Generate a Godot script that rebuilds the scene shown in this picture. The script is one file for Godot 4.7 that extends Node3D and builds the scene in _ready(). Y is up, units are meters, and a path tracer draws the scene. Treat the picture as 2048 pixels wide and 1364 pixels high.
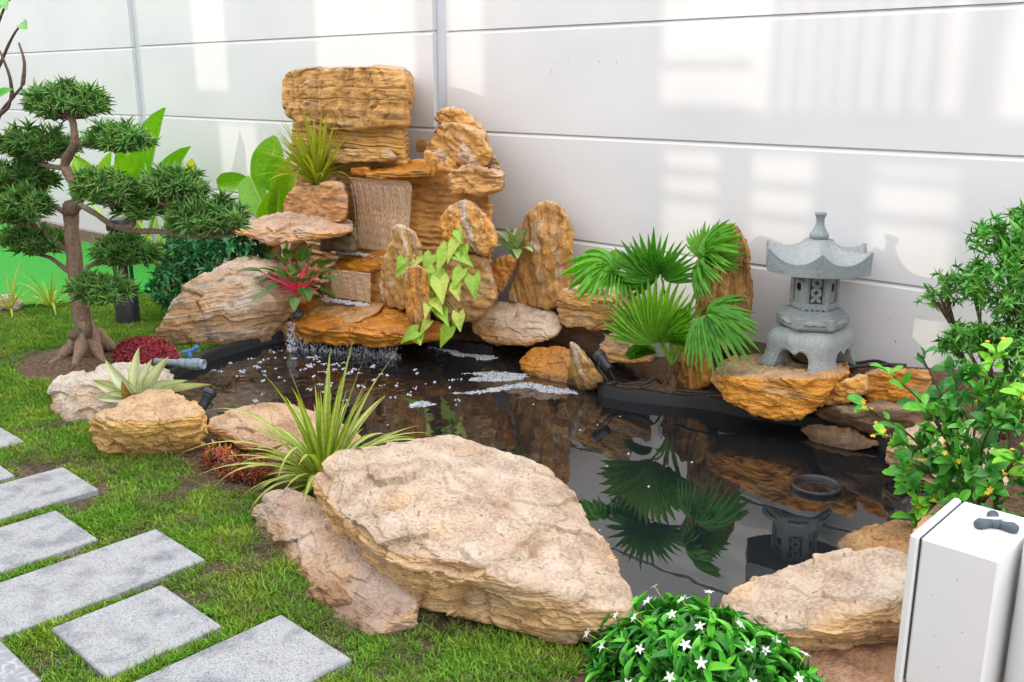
extends Node3D
# A koi pond with a rock waterfall in a walled garden. x runs along the garden wall, z away from it, y up, metres.

const WATER := -0.04
var M := {}
var rng := RandomNumberGenerator.new()
var n1 := FastNoiseLite.new()
var n2 := FastNoiseLite.new()
var n3 := FastNoiseLite.new()
var n4 := FastNoiseLite.new()
var pond := PackedVector2Array()
var taken := {}

func _ready() -> void:
	var cam := Camera3D.new()
	cam.name = "camera"
	cam.fov = 38.68
	cam.near = 0.05
	cam.far = 400.0
	add_child(cam)
	cam.position = Vector3(0, 1.77, 5.196)
	cam.rotation = Vector3(deg_to_rad(-14.9), deg_to_rad(42.8), 0)
	cam.current = true
	var sky_mat := ProceduralSkyMaterial.new()
	sky_mat.sky_top_color = Color(0.885, 0.885, 0.895)
	sky_mat.sky_horizon_color = Color(0.875, 0.872, 0.862)
	sky_mat.sky_curve = 0.22
	sky_mat.ground_bottom_color = Color(0.45, 0.44, 0.40)
	sky_mat.ground_horizon_color = Color(0.80, 0.80, 0.78)
	sky_mat.sky_energy_multiplier = 2.6
	var cloud := FastNoiseLite.new()
	cloud.seed = 8
	cloud.frequency = 0.006
	cloud.fractal_octaves = 5
	var cover := noise_tex(cloud, 1024, [[0.0, Color(1, 1, 1, 0.05)], [0.45, Color(1, 1, 1, 0.15)], [0.75, Color(1, 1, 1, 0.6)], [1.0, Color(1, 1, 1, 0.7)]])
	sky_mat.sky_cover = cover
	sky_mat.sky_cover_modulate = Color(0.95, 0.96, 0.98, 0.5)
	var sky := Sky.new()
	sky.sky_material = sky_mat
	var env := Environment.new()
	env.background_mode = Environment.BG_SKY
	env.sky = sky
	env.tonemap_mode = Environment.TONE_MAPPER_LINEAR
	env.tonemap_exposure = 0.41
	env.sdfgi_enabled = true
	env.ssao_enabled = true
	env.ssil_enabled = true
	var we := WorldEnvironment.new()
	we.name = "environment"
	we.environment = env
	add_child(we)
	var sun := DirectionalLight3D.new()
	sun.name = "sun"
	sun.light_energy = 1.05
	sun.light_color = Color(1.0, 0.95, 0.87)
	sun.light_angular_distance = 0.55
	sun.shadow_enabled = true
	add_child(sun)
	sun.look_at_from_position(Vector3.ZERO, Vector3(0.618, -0.318, -0.72), Vector3.UP)

	rng.seed = 4711
	n1.seed = 21
	n1.frequency = 1.0
	n1.fractal_octaves = 3
	n2.seed = 77
	n2.frequency = 1.0
	n2.fractal_octaves = 2
	n2.noise_type = FastNoiseLite.TYPE_PERLIN
	n3.seed = 5
	n3.frequency = 1.0
	n3.noise_type = FastNoiseLite.TYPE_CELLULAR
	n3.fractal_type = FastNoiseLite.FRACTAL_NONE
	n3.cellular_return_type = FastNoiseLite.RETURN_DISTANCE
	n4.seed = 15
	n4.frequency = 1.0
	n4.noise_type = FastNoiseLite.TYPE_CELLULAR
	n4.fractal_type = FastNoiseLite.FRACTAL_NONE
	n4.cellular_return_type = FastNoiseLite.RETURN_CELL_VALUE
	make_materials()
	build_setting()
	build_rocks()
	build_water_features()
	build_lantern()
	build_fittings()
	build_paving()
	build_plants()
	build_lawn()

# ------------------------------------------------------------------ naming
func numbered(called: String) -> String:
	var k: int = taken.get(called, 0)
	taken[called] = k + 1
	return called if k == 0 else "%s_%03d" % [called, k]

func tag(o: Node3D, label: String, category: String, group := "", kind := "") -> Node3D:
	if label: o.set_meta("label", label)
	if category: o.set_meta("category", category)
	if group: o.set_meta("group", group)
	if kind: o.set_meta("kind", kind)
	return o

func thing(called: String, at: Vector3, label: String, category: String, group := "") -> Node3D:
	var o := Node3D.new()
	o.name = numbered(called)
	add_child(o, true)
	o.position = at
	tag(o, label, category, group)
	return o

func obj(called: String, mesh: Mesh, mat: Material, parent: Node3D = null) -> MeshInstance3D:
	var o := MeshInstance3D.new()
	o.name = numbered(called) if parent == null else called
	o.mesh = mesh
	o.material_override = mat
	(self if parent == null else parent).add_child(o, true)
	return o

func struct(called: String, mesh: Mesh, mat: Material) -> MeshInstance3D:
	var o := obj(called, mesh, mat)
	o.set_meta("kind", "structure")
	return o

func scatter(called: String, mesh: Mesh, mat: Material, places: Array, parent: Node3D = null, tints: Array = []) -> MultiMeshInstance3D:
	var mm := MultiMesh.new()
	mm.transform_format = MultiMesh.TRANSFORM_3D
	mm.use_colors = tints.size() > 0
	mm.mesh = mesh
	mm.instance_count = places.size()
	for i in places.size():
		mm.set_instance_transform(i, places[i])
		if mm.use_colors:
			mm.set_instance_color(i, tints[i])
	var o := MultiMeshInstance3D.new()
	o.name = numbered(called) if parent == null else called
	o.multimesh = mm
	o.material_override = mat
	(self if parent == null else parent).add_child(o, true)
	o.set_meta("kind", "stuff")
	return o

func V(x: float, y: float, z: float) -> Vector3:
	return Vector3(x, y, z)

func R(a: float, b: float) -> float:
	return rng.randf_range(a, b)

# ------------------------------------------------------------------ materials
func noise_tex(n: FastNoiseLite, side: int, ramp: Array, as_normal := false, strength := 4.0) -> NoiseTexture2D:
	var t := NoiseTexture2D.new()
	t.width = side
	t.height = side
	t.seamless = true
	t.seamless_blend_skirt = 0.15
	t.noise = n
	if as_normal:
		t.as_normal_map = true
		t.bump_strength = strength
	elif ramp.size():
		var g := Gradient.new()
		var off := PackedFloat32Array()
		var col := PackedColorArray()
		for r in ramp:
			off.append(r[0])
			col.append(r[1])
		g.offsets = off
		g.colors = col
		t.color_ramp = g
	return t

func fnl(seed_: int, freq: float, oct := 4, type := FastNoiseLite.TYPE_SIMPLEX_SMOOTH, warp := 0.0) -> FastNoiseLite:
	var n := FastNoiseLite.new()
	n.seed = seed_
	n.noise_type = type
	n.frequency = freq
	n.fractal_octaves = oct
	if oct == 1:
		n.fractal_type = FastNoiseLite.FRACTAL_NONE
	if warp > 0.0:
		n.domain_warp_enabled = true
		n.domain_warp_amplitude = warp
		n.domain_warp_frequency = freq * 1.5
	return n

func grey(v: float) -> Color:
	return Color(v, v, v)

func mat(called: String, col: Color, rough := 0.8, vertex := false) -> StandardMaterial3D:
	var m := StandardMaterial3D.new()
	m.resource_name = called
	m.albedo_color = col.linear_to_srgb()
	m.roughness = rough
	m.vertex_color_use_as_albedo = vertex
	m.cull_mode = BaseMaterial3D.CULL_DISABLED
	M[called] = m
	return m

func triplanar(m: StandardMaterial3D, scale: Vector3, world := false) -> void:
	m.uv1_triplanar = true
	m.uv1_world_triplanar = world
	m.uv1_scale = scale
	m.uv1_triplanar_sharpness = 3.0

func relief(m: StandardMaterial3D, t: Texture2D, cm: float) -> void:
	m.heightmap_enabled = true
	m.heightmap_texture = t
	m.heightmap_scale = cm

# grain, hairline cracks and pits of weathered sandstone: [colour factor, height]
func rock_textures() -> Array:
	var side := 1024
	var layers := []
	for q in [[1, 0.05, 4, FastNoiseLite.TYPE_SIMPLEX_SMOOTH, 0.0], [2, 0.0055, 5, FastNoiseLite.TYPE_SIMPLEX_SMOOTH, 20.0], [31, 0.006, 4, FastNoiseLite.TYPE_SIMPLEX_SMOOTH, 28.0], [32, 0.035, 1, FastNoiseLite.TYPE_CELLULAR, 10.0]]:
		var n := fnl(q[0], q[1], q[2], q[3], q[4])
		if q[0] == 31:
			n.fractal_type = FastNoiseLite.FRACTAL_RIDGED
		n.cellular_return_type = FastNoiseLite.RETURN_DISTANCE
		layers.append(n.get_seamless_image(side, side, false, false, 0.12).get_data())
	var g: PackedByteArray = layers[0]
	var p: PackedByteArray = layers[1]
	var r: PackedByteArray = layers[2]
	var c: PackedByteArray = layers[3]
	var col := PackedByteArray()
	var hgt := PackedByteArray()
	col.resize(side * side * 3)
	hgt.resize(side * side)
	for i in side * side:
		var gf := g[i] / 255.0
		var pf := p[i] / 255.0
		var rf := clampf((r[i] / 255.0 - 0.84) * 9.0, 0.0, 1.0) * clampf((pf - 0.42) * 6.0, 0.0, 1.0)
		var cf := clampf((0.20 - c[i] / 255.0) * 7.0, 0.0, 1.0) * clampf((0.5 - pf) * 6.0, 0.0, 1.0)
		hgt[i] = int(255.0 * clampf(0.28 + 0.30 * gf + 0.45 * pf - 0.38 * rf - 0.08 * cf, 0.0, 1.0))
		var v := 0.95 + 0.36 * (gf - 0.5) + 0.34 * (pf - 0.5)
		v = v * (1.0 - 0.42 * rf) * (1.0 - 0.10 * cf)
		col[i * 3] = int(255.0 * clampf(v + 0.03, 0.0, 1.0))
		col[i * 3 + 1] = int(255.0 * clampf(v, 0.0, 1.0))
		col[i * 3 + 2] = int(255.0 * clampf(v - 0.015, 0.0, 1.0))
	return [ImageTexture.create_from_image(Image.create_from_data(side, side, false, Image.FORMAT_RGB8, col)), ImageTexture.create_from_image(Image.create_from_data(side, side, false, Image.FORMAT_L8, hgt))]

func make_materials() -> void:
	var pair := rock_textures()
	var grain: Texture2D = pair[0]
	var pit: Texture2D = pair[1]
	for k in [["rock", 0.88], ["wet_rock", 0.42]]:
		var m := mat(k[0], Color(1, 1, 1), k[1], true)
		m.albedo_texture = grain
		triplanar(m, Vector3(1.0, 2.3, 1.0))
		relief(m, pit, 1.5)
	var m_up := mat("upright_rock", Color(1, 1, 1), 0.85, true)
	m_up.albedo_texture = grain
	triplanar(m_up, Vector3(2.8, 1.0, 2.8))
	relief(m_up, pit, 1.5)

	var wall := mat("white_paint", Color(0.66, 0.66, 0.67), 0.7)
	wall.albedo_texture = noise_tex(fnl(3, 0.006, 5), 512, [[0.0, Color(0.955, 0.96, 0.965)], [0.5, grey(0.985)], [1.0, grey(1.0)]])
	triplanar(wall, Vector3(0.23, 0.31, 0.23), true)
	var wp := wall.duplicate()
	wp.albedo_color = Color(0.56, 0.60, 0.66).linear_to_srgb()  # wall paint made bluer and darker, the shade of the recessed posts
	M["shaded_post_paint"] = wp
	var soil := mat("soil", Color(1, 1, 1), 0.95, true)
	soil.albedo_texture = noise_tex(fnl(4, 0.03, 5), 512, [[0.0, grey(0.35)], [0.5, grey(0.8)], [1.0, grey(1.0)]])
	triplanar(soil, Vector3(1.7, 1.7, 1.7), true)
	relief(soil, pit, 2.0)
	var turf := mat("turf", Color(0.022, 0.43, 0.014), 0.9)
	turf.albedo_texture = noise_tex(fnl(6, 0.045, 5), 512, [[0.0, grey(0.35)], [0.5, grey(0.85)], [1.0, grey(1.0)]])
	triplanar(turf, Vector3(2.2, 2.2, 2.2), true)
	relief(turf, pit, 1.0)
	var granite := mat("granite", Color(0.395, 0.405, 0.425), 0.75)
	granite.albedo_texture = noise_tex(fnl(7, 0.16, 4, FastNoiseLite.TYPE_VALUE), 1024, [[0.0, grey(0.55)], [0.30, grey(0.80)], [0.48, grey(0.93)], [0.62, grey(1.0)], [1.0, Color(0.80, 0.79, 0.77)]])
	triplanar(granite, Vector3(1.55, 1.55, 1.55), true)
	relief(granite, noise_tex(fnl(9, 0.2, 3), 512, []), 0.12)
	granite.detail_enabled = true
	granite.detail_blend_mode = BaseMaterial3D.BLEND_MODE_MUL
	granite.detail_uv_layer = BaseMaterial3D.DETAIL_UV_2
	granite.uv2_triplanar = true
	granite.uv2_world_triplanar = true
	granite.uv2_scale = Vector3(0.9, 0.9, 0.9)
	granite.detail_albedo = noise_tex(fnl(10, 0.012, 4), 512, [[0.0, Color(0.72, 0.72, 0.74)], [0.5, grey(0.95)], [1.0, grey(1.0)]])
	var marble := mat("marble", Color(0.36, 0.37, 0.42), 0.35)
	var vein := fnl(11, 0.012, 4, FastNoiseLite.TYPE_SIMPLEX_SMOOTH, 25.0)
	vein.fractal_type = FastNoiseLite.FRACTAL_RIDGED
	marble.albedo_texture = noise_tex(vein, 512, [[0.0, grey(0.62)], [0.7, grey(0.78)], [0.9, grey(1.0)], [1.0, grey(1.0)]])
	triplanar(marble, Vector3(1.9, 1.9, 1.9), true)
	var lan := mat("lantern_stone", Color(0.285, 0.312, 0.32), 0.8)
	lan.albedo_texture = noise_tex(fnl(12, 0.18, 3, FastNoiseLite.TYPE_VALUE), 512, [[0.0, grey(0.66)], [0.35, grey(0.86)], [0.6, grey(1.0)], [1.0, grey(1.0)]])
	triplanar(lan, Vector3(3.2, 3.2, 3.2), true)
	relief(lan, noise_tex(fnl(13, 0.16, 3), 512, []), 0.12)
	var lan2 := lan.duplicate()
	lan2.albedo_color = Color(0.235, 0.27, 0.285).linear_to_srgb()
	M["lantern_smooth"] = lan2
	var lan3 := lan.duplicate()
	lan3.albedo_color = Color(0.20, 0.24, 0.255).linear_to_srgb()
	lan3.roughness = 0.3
	M["lantern_polished"] = lan3

	mat("black_metal", Color(0.022, 0.024, 0.028), 0.45)
	mat("black_plastic", Color(0.028, 0.032, 0.04), 0.4)
	mat("slate_plastic", Color(0.055, 0.075, 0.10), 0.5)
	mat("rubber", Color(0.012, 0.013, 0.014), 0.45)
	var liner := mat("liner", Color(0.010, 0.011, 0.013), 0.65)
	relief(liner, pit, 0.6)
	triplanar(liner, Vector3(2, 2, 2), true)
	mat("pvc_grey", Color(0.25, 0.31, 0.36), 0.4)
	mat("blue_handle", Color(0.06, 0.17, 0.55), 0.4)
	mat("cabinet_paint", Color(0.70, 0.71, 0.72), 0.45)
	mat("white_cord", Color(0.75, 0.76, 0.78), 0.5)
	mat("dark_gap", Color(0.05, 0.055, 0.06), 0.8)
	var w := mat("water", Color(0.007, 0.009, 0.011), 0.008)
	w.metallic_specular = 0.70
	w.clearcoat_enabled = true
	w.clearcoat = 0.3
	w.clearcoat_roughness = 0.01
	var film := mat("water_film", Color(0.98, 0.70, 0.46), 0.2)
	film.transparency = BaseMaterial3D.TRANSPARENCY_ALPHA
	film.albedo_texture = noise_tex(fnl(14, 0.03, 4), 512, [[0.0, Color(1, 1, 1, 0.40)], [0.45, Color(1, 1, 1, 0.50)], [0.60, Color(1, 1, 1, 0.66)], [0.75, Color(1, 1, 1, 0.84)], [1.0, Color(1, 1, 1, 0.9)]])
	film.uv1_scale = Vector3(3.0, 1.1, 1)
	var drop := mat("drops", Color(0.80, 0.85, 0.92, 0.62), 0.3)
	drop.albedo_color.a = 0.5
	drop.transparency = BaseMaterial3D.TRANSPARENCY_ALPHA
	var foam := mat("foam", Color(0.60, 0.64, 0.70), 0.6)
	foam.transparency = BaseMaterial3D.TRANSPARENCY_ALPHA
	foam.albedo_texture = noise_tex(fnl(15, 0.16, 2, FastNoiseLite.TYPE_CELLULAR), 512, [[0.0, Color(1, 1, 1, 0.10)], [0.35, Color(1, 1, 1, 0.35)], [0.6, Color(1, 1, 1, 0.62)], [1.0, Color(1, 1, 1, 0.8)]])
	triplanar(foam, Vector3(3, 3, 3), true)
	var bub := mat("bubble", Color(0.62, 0.68, 0.80), 0.2)
	bub.albedo_color.a = 0.6
	bub.transparency = BaseMaterial3D.TRANSPARENCY_ALPHA
	bub.roughness = 0.26

	var bark := mat("bark", Color(1, 1, 1), 0.9, true)
	bark.albedo_texture = noise_tex(fnl(16, 0.03, 5), 512, [[0.0, grey(0.5)], [0.5, grey(0.9)], [1.0, grey(1.0)]])
	triplanar(bark, Vector3(7, 2, 7))
	relief(bark, pit, 2.0)
	var leafvar := noise_tex(fnl(17, 0.02, 3), 256, [[0.0, grey(0.78)], [0.5, grey(0.95)], [1.0, grey(1.0)]])
	for k in [["leaf", 0.42, Color(0.5, 0.6, 0.2)], ["thin_leaf", 0.5, Color(0.75, 0.85, 0.3)], ["needle", 0.45, Color(0.3, 0.4, 0.2)], ["petal", 0.6, Color(0.6, 0.6, 0.6)]]:
		var m := mat(k[0], Color(1, 1, 1), k[1], true)
		m.backlight_enabled = true
		m.backlight = k[2]
		if k[0] != "petal":
			m.albedo_texture = leafvar
			triplanar(m, Vector3(6, 6, 6), true)
	var sp := mat("speckled_leaf", Color(1, 1, 1), 0.45, true)
	sp.backlight_enabled = true
	sp.backlight = Color(0.5, 0.6, 0.3)
	sp.albedo_texture = noise_tex(fnl(18, 0.07, 3), 512, [[0.0, Color(0.38, 0.6, 0.2)], [0.28, Color(0.62, 0.78, 0.42)], [0.37, grey(1.0)], [1.0, grey(1.0)]])
	triplanar(sp, Vector3(9, 9, 9), true)
	var g := mat("grass", Color(1, 1, 1), 0.6, true)
	g.backlight_enabled = true
	g.backlight = Color(0.4, 0.5, 0.2)

# ------------------------------------------------------------------ mesh helpers
func surf() -> SurfaceTool:
	var st := SurfaceTool.new()
	st.begin(Mesh.PRIMITIVE_TRIANGLES)
	return st

func quad(st: SurfaceTool, a: Vector3, b: Vector3, c: Vector3, d: Vector3) -> void:
	# a b c d counter clockwise seen from the front
	for p in [a, c, b, a, d, c]:
		st.add_vertex(p)

func flat(st: SurfaceTool) -> ArrayMesh:
	var arr := st.commit_to_arrays()
	var vs: PackedVector3Array = arr[Mesh.ARRAY_VERTEX]
	var nor := PackedVector3Array()
	nor.resize(vs.size())
	for k in range(0, vs.size() - 2, 3):
		var fn := (vs[k + 2] - vs[k]).cross(vs[k + 1] - vs[k]).normalized()
		nor[k] = fn
		nor[k + 1] = fn
		nor[k + 2] = fn
	arr[Mesh.ARRAY_NORMAL] = nor
	var mesh := ArrayMesh.new()
	mesh.add_surface_from_arrays(Mesh.PRIMITIVE_TRIANGLES, arr)
	return mesh

func smooth(st: SurfaceTool) -> ArrayMesh:
	st.index()
	st.generate_normals()
	return st.commit()

# a box with chamfered edges
func bevel_box(st: SurfaceTool, lo: Vector3, hi: Vector3, b: float) -> void:
	var c := (lo + hi) / 2.0
	var h := (hi - lo) / 2.0
	b = minf(b, minf(h.x, minf(h.y, h.z)) * 0.9)
	var ax := [Vector3.RIGHT, Vector3.UP, Vector3.BACK]
	for i in 3:
		for s: float in [-1.0, 1.0]:
			var n: Vector3 = ax[i] * s
			var u: Vector3 = ax[(i + 1) % 3]
			var v: Vector3 = ax[(i + 2) % 3] * s
			var p := c + n * h[i]
			var hu := h[(i + 1) % 3] - b
			var hv := h[(i + 2) % 3] - b
			quad(st, p - u * hu - v * hv, p + u * hu - v * hv, p + u * hu + v * hv, p - u * hu + v * hv)
	for i in 3:
		var j := (i + 1) % 3
		var k := (i + 2) % 3
		for sj: float in [-1.0, 1.0]:
			for sk: float in [-1.0, 1.0]:
				var u: Vector3 = ax[i] * (h[i] - b)
				var p1: Vector3 = c + ax[j] * sj * h[j] + ax[k] * sk * (h[k] - b)
				var p2: Vector3 = c + ax[j] * sj * (h[j] - b) + ax[k] * sk * h[k]
				if sj * sk > 0:
					quad(st, p1 - u, p1 + u, p2 + u, p2 - u)
				else:
					quad(st, p1 + u, p1 - u, p2 - u, p2 + u)
	for sx: float in [-1.0, 1.0]:
		for sy: float in [-1.0, 1.0]:
			for sz: float in [-1.0, 1.0]:
				var s := Vector3(sx, sy, sz)
				var px := c + s * Vector3(h.x, h.y - b, h.z - b)
				var py := c + s * Vector3(h.x - b, h.y, h.z - b)
				var pz := c + s * Vector3(h.x - b, h.y - b, h.z)
				var tri := [px, pz, py] if sx * sy * sz > 0 else [px, py, pz]
				for q in tri:
					st.add_vertex(q)

func box_mesh(size: Vector3, b := 0.004) -> ArrayMesh:
	var st := surf()
	bevel_box(st, -size / 2.0, size / 2.0, b)
	return flat(st)

# prof: Array of Vector2(radius, y) from bottom to top
func lathe(st: SurfaceTool, prof: Array, sides: int, turn := 0.0, at := Vector3.ZERO) -> void:
	for i in prof.size() - 1:
		var a: Vector2 = prof[i]
		var b: Vector2 = prof[i + 1]
		for k in sides:
			var t0 := turn + TAU * k / sides
			var t1 := turn + TAU * (k + 1) / sides
			var d0 := Vector3(sin(t0), 0, cos(t0))
			var d1 := Vector3(sin(t1), 0, cos(t1))
			var p := at + d0 * a.x + Vector3.UP * a.y
			var q := at + d1 * a.x + Vector3.UP * a.y
			var r := at + d1 * b.x + Vector3.UP * b.y
			var s := at + d0 * b.x + Vector3.UP * b.y
			if a.x > 1e-5:
				for v in [p, r, q]:
					st.add_vertex(v)
			if b.x > 1e-5:
				for v in [p, s, r]:
					st.add_vertex(v)

func lathe_mesh(prof: Array, sides: int, round_ := true) -> ArrayMesh:
	var st := surf()
	lathe(st, prof, sides)
	return smooth(st) if round_ else flat(st)

# a swept tube; radii and colours per point
func tube(st: SurfaceTool, pts: Array, radii: Array, sides := 8, col := Color.WHITE, rough := 0.0) -> void:
	var n := pts.size()
	var rings := []
	var ref := Vector3(0.31, 0.2, 0.93).normalized()
	for i in n:
		var t: Vector3 = (pts[mini(i + 1, n - 1)] - pts[maxi(i - 1, 0)]).normalized()
		var x := t.cross(ref)
		if x.length() < 0.05:
			x = t.cross(Vector3.RIGHT)
		x = x.normalized()
		var y := t.cross(x)
		var ring := []
		for k in sides:
			var a := TAU * k / sides
			var d := x * cos(a) + y * sin(a)
			var r: float = radii[i]
			if rough > 0.0:
				var q: Vector3 = pts[i] + d * r
				r *= 1.0 + rough * n1.get_noise_3dv(q * 14.0) + rough * 0.7 * n2.get_noise_3d(q.x * 30.0, q.y * 6.0, q.z * 30.0)
			ring.append(pts[i] + d * r)
		rings.append(ring)
	st.set_color(col)
	for i in n - 1:
		for k in sides:
			var k1 := (k + 1) % sides
			for v in [rings[i][k], rings[i + 1][k], rings[i + 1][k1], rings[i][k], rings[i + 1][k1], rings[i][k1]]:
				st.add_vertex(v)
	for e: int in [0, n - 1]:
		for k in sides:
			var k1 := (k + 1) % sides
			var tri := [pts[e], rings[e][k], rings[e][k1]] if e == 0 else [pts[e], rings[e][k1], rings[e][k]]
			for v in tri:
				st.add_vertex(v)

func curve(ctrl: Array, steps: int) -> Array:
	var out := []
	var n := ctrl.size()
	for i in n - 1:
		var p0: Vector3 = ctrl[maxi(i - 1, 0)]
		var p1: Vector3 = ctrl[i]
		var p2: Vector3 = ctrl[i + 1]
		var p3: Vector3 = ctrl[mini(i + 2, n - 1)]
		for s in steps:
			out.append(p1.cubic_interpolate(p2, p0, p3, float(s) / steps))
	out.append(ctrl[n - 1])
	return out

func ramp(from: float, to: float, n: int) -> Array:
	var out := []
	for i in n:
		out.append(lerpf(from, to, float(i) / maxi(n - 1, 1)))
	return out

func tube_mesh(ctrl: Array, r0: float, r1: float, sides := 8, steps := 5, col := Color.WHITE, rough := 0.0) -> ArrayMesh:
	var st := surf()
	var p := curve(ctrl, steps)
	tube(st, p, ramp(r0, r1, p.size()), sides, col, rough)
	return smooth(st)

# prism: polygon in xz (clockwise or not), from y0 to y1
func prism(poly: PackedVector2Array, y0: float, y1: float) -> ArrayMesh:
	var st := surf()
	if not Geometry2D.is_polygon_clockwise(poly):
		poly.reverse()
	var idx := Geometry2D.triangulate_polygon(poly)
	for k in range(0, idx.size(), 3):
		var a := poly[idx[k]]
		var b := poly[idx[k + 1]]
		var c := poly[idx[k + 2]]
		if (b - a).cross(c - a) < 0.0:
			var t := b
			b = c
			c = t
		for p in [a, b, c]:
			st.add_vertex(V(p.x, y1, p.y))
		for p in [a, c, b]:
			st.add_vertex(V(p.x, y0, p.y))
	for i in poly.size():
		var a := poly[i]
		var b := poly[(i + 1) % poly.size()]
		quad(st, V(a.x, y0, a.y), V(b.x, y0, b.y), V(b.x, y1, b.y), V(a.x, y1, a.y))
	return flat(st)

# ------------------------------------------------------------------ rocks
# colours: side, patina on top, seams, pale streaks, how much of the last
const PRE := {
	"gold": [Color(0.708, 0.394, 0.116), Color(0.432, 0.313, 0.209), Color(0.256, 0.126, 0.037), Color(0.622, 0.474, 0.308), 0.25],
	"gold2": [Color(0.740, 0.457, 0.151), Color(0.471, 0.329, 0.209), Color(0.282, 0.138, 0.047), Color(0.622, 0.484, 0.318), 0.15],
	"streak": [Color(0.647, 0.366, 0.112), Color(0.640, 0.456, 0.263), Color(0.269, 0.138, 0.042), Color(0.680, 0.580, 0.450), 0.9],
	"orange": [Color(0.740, 0.366, 0.072), Color(0.666, 0.432, 0.210), Color(0.243, 0.108, 0.026), Color(0.602, 0.444, 0.265), 0.3],
	"wet": [Color(0.618, 0.251, 0.020), Color(0.461, 0.168, 0.016), Color(0.141, 0.060, 0.013), Color(0.538, 0.242, 0.027), 0.3],
	"ochre": [Color(0.714, 0.390, 0.098), Color(0.600, 0.310, 0.090), Color(0.282, 0.138, 0.037), Color(0.484, 0.292, 0.141), 0.2],
	"pinkgold": [Color(0.717, 0.392, 0.159), Color(0.464, 0.329, 0.231), Color(0.294, 0.156, 0.063), Color(0.622, 0.504, 0.370), 0.3],
	"bigpale": [Color(0.620, 0.410, 0.205), Color(0.430, 0.355, 0.280), Color(0.320, 0.168, 0.063), Color(0.520, 0.465, 0.405), 0.35],
	"striped": [Color(0.590, 0.400, 0.230), Color(0.560, 0.445, 0.330), Color(0.204, 0.117, 0.062), Color(0.504, 0.452, 0.395), 0.8],
	"striped2": [Color(0.640, 0.450, 0.250), Color(0.600, 0.490, 0.360), Color(0.461, 0.228, 0.063), Color(0.622, 0.484, 0.300), 0.5],
	"whitetop": [Color(0.659, 0.364, 0.119), Color(0.680, 0.575, 0.465), Color(0.252, 0.140, 0.056), Color(0.605, 0.511, 0.405), 0.4],
	"brown": [Color(0.422, 0.222, 0.074), Color(0.461, 0.264, 0.105), Color(0.128, 0.062, 0.021), Color(0.452, 0.292, 0.141), 0.4],
	"palegrey": [Color(0.600, 0.440, 0.270), Color(0.540, 0.495, 0.435), Color(0.336, 0.234, 0.146), Color(0.622, 0.590, 0.550), 0.7],
	"orangeplate": [Color(0.737, 0.339, 0.049), Color(0.408, 0.290, 0.187), Color(0.230, 0.102, 0.021), Color(0.622, 0.504, 0.353), 0.35],
	"bank": [Color(0.346, 0.228, 0.137), Color(0.261, 0.191, 0.138), Color(0.128, 0.090, 0.058), Color(0.408, 0.312, 0.221), 0.3],
	"bank2": [Color(0.435, 0.246, 0.131), Color(0.310, 0.191, 0.119), Color(0.218, 0.114, 0.058), Color(0.452, 0.302, 0.194), 0.3],
	"black": [Color(0.022, 0.020, 0.018), Color(0.03, 0.027, 0.024), Color(0.008, 0.008, 0.008), Color(0.050, 0.042, 0.034), 0.4],
	"olive": [Color(0.346, 0.198, 0.063), Color(0.422, 0.252, 0.095), Color(0.179, 0.102, 0.032), Color(0.387, 0.252, 0.115), 0.3],
	"moss": [Color(0.20, 0.15, 0.075), Color(0.17, 0.15, 0.05), Color(0.06, 0.05, 0.02), Color(0.252, 0.185, 0.109), 0.4],
}

func hull_planes(pts: Array) -> Array:
	var out := []
	var n := pts.size()
	for i in n - 2:
		for j in range(i + 1, n - 1):
			for k in range(j + 1, n):
				var a: Vector3 = pts[i]
				var nn: Vector3 = (pts[j] - a).cross(pts[k] - a)
				if nn.length() < 1e-6:
					continue
				nn = nn.normalized()
				var d := nn.dot(a)
				var pos := false
				var neg := false
				for q in pts:
					var e: float = nn.dot(q) - d
					if e > 0.002: pos = true
					elif e < -0.002: neg = true
					if pos and neg: break
				if pos and neg:
					continue
				if pos:
					nn = -nn
					d = -d
				var dup := false
				for o in out:
					if o[0].dot(nn) > 0.992:
						dup = true
						o[1] = maxf(o[1], d)
						break
				if not dup:
					out.append([nn, d])
	return out

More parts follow.
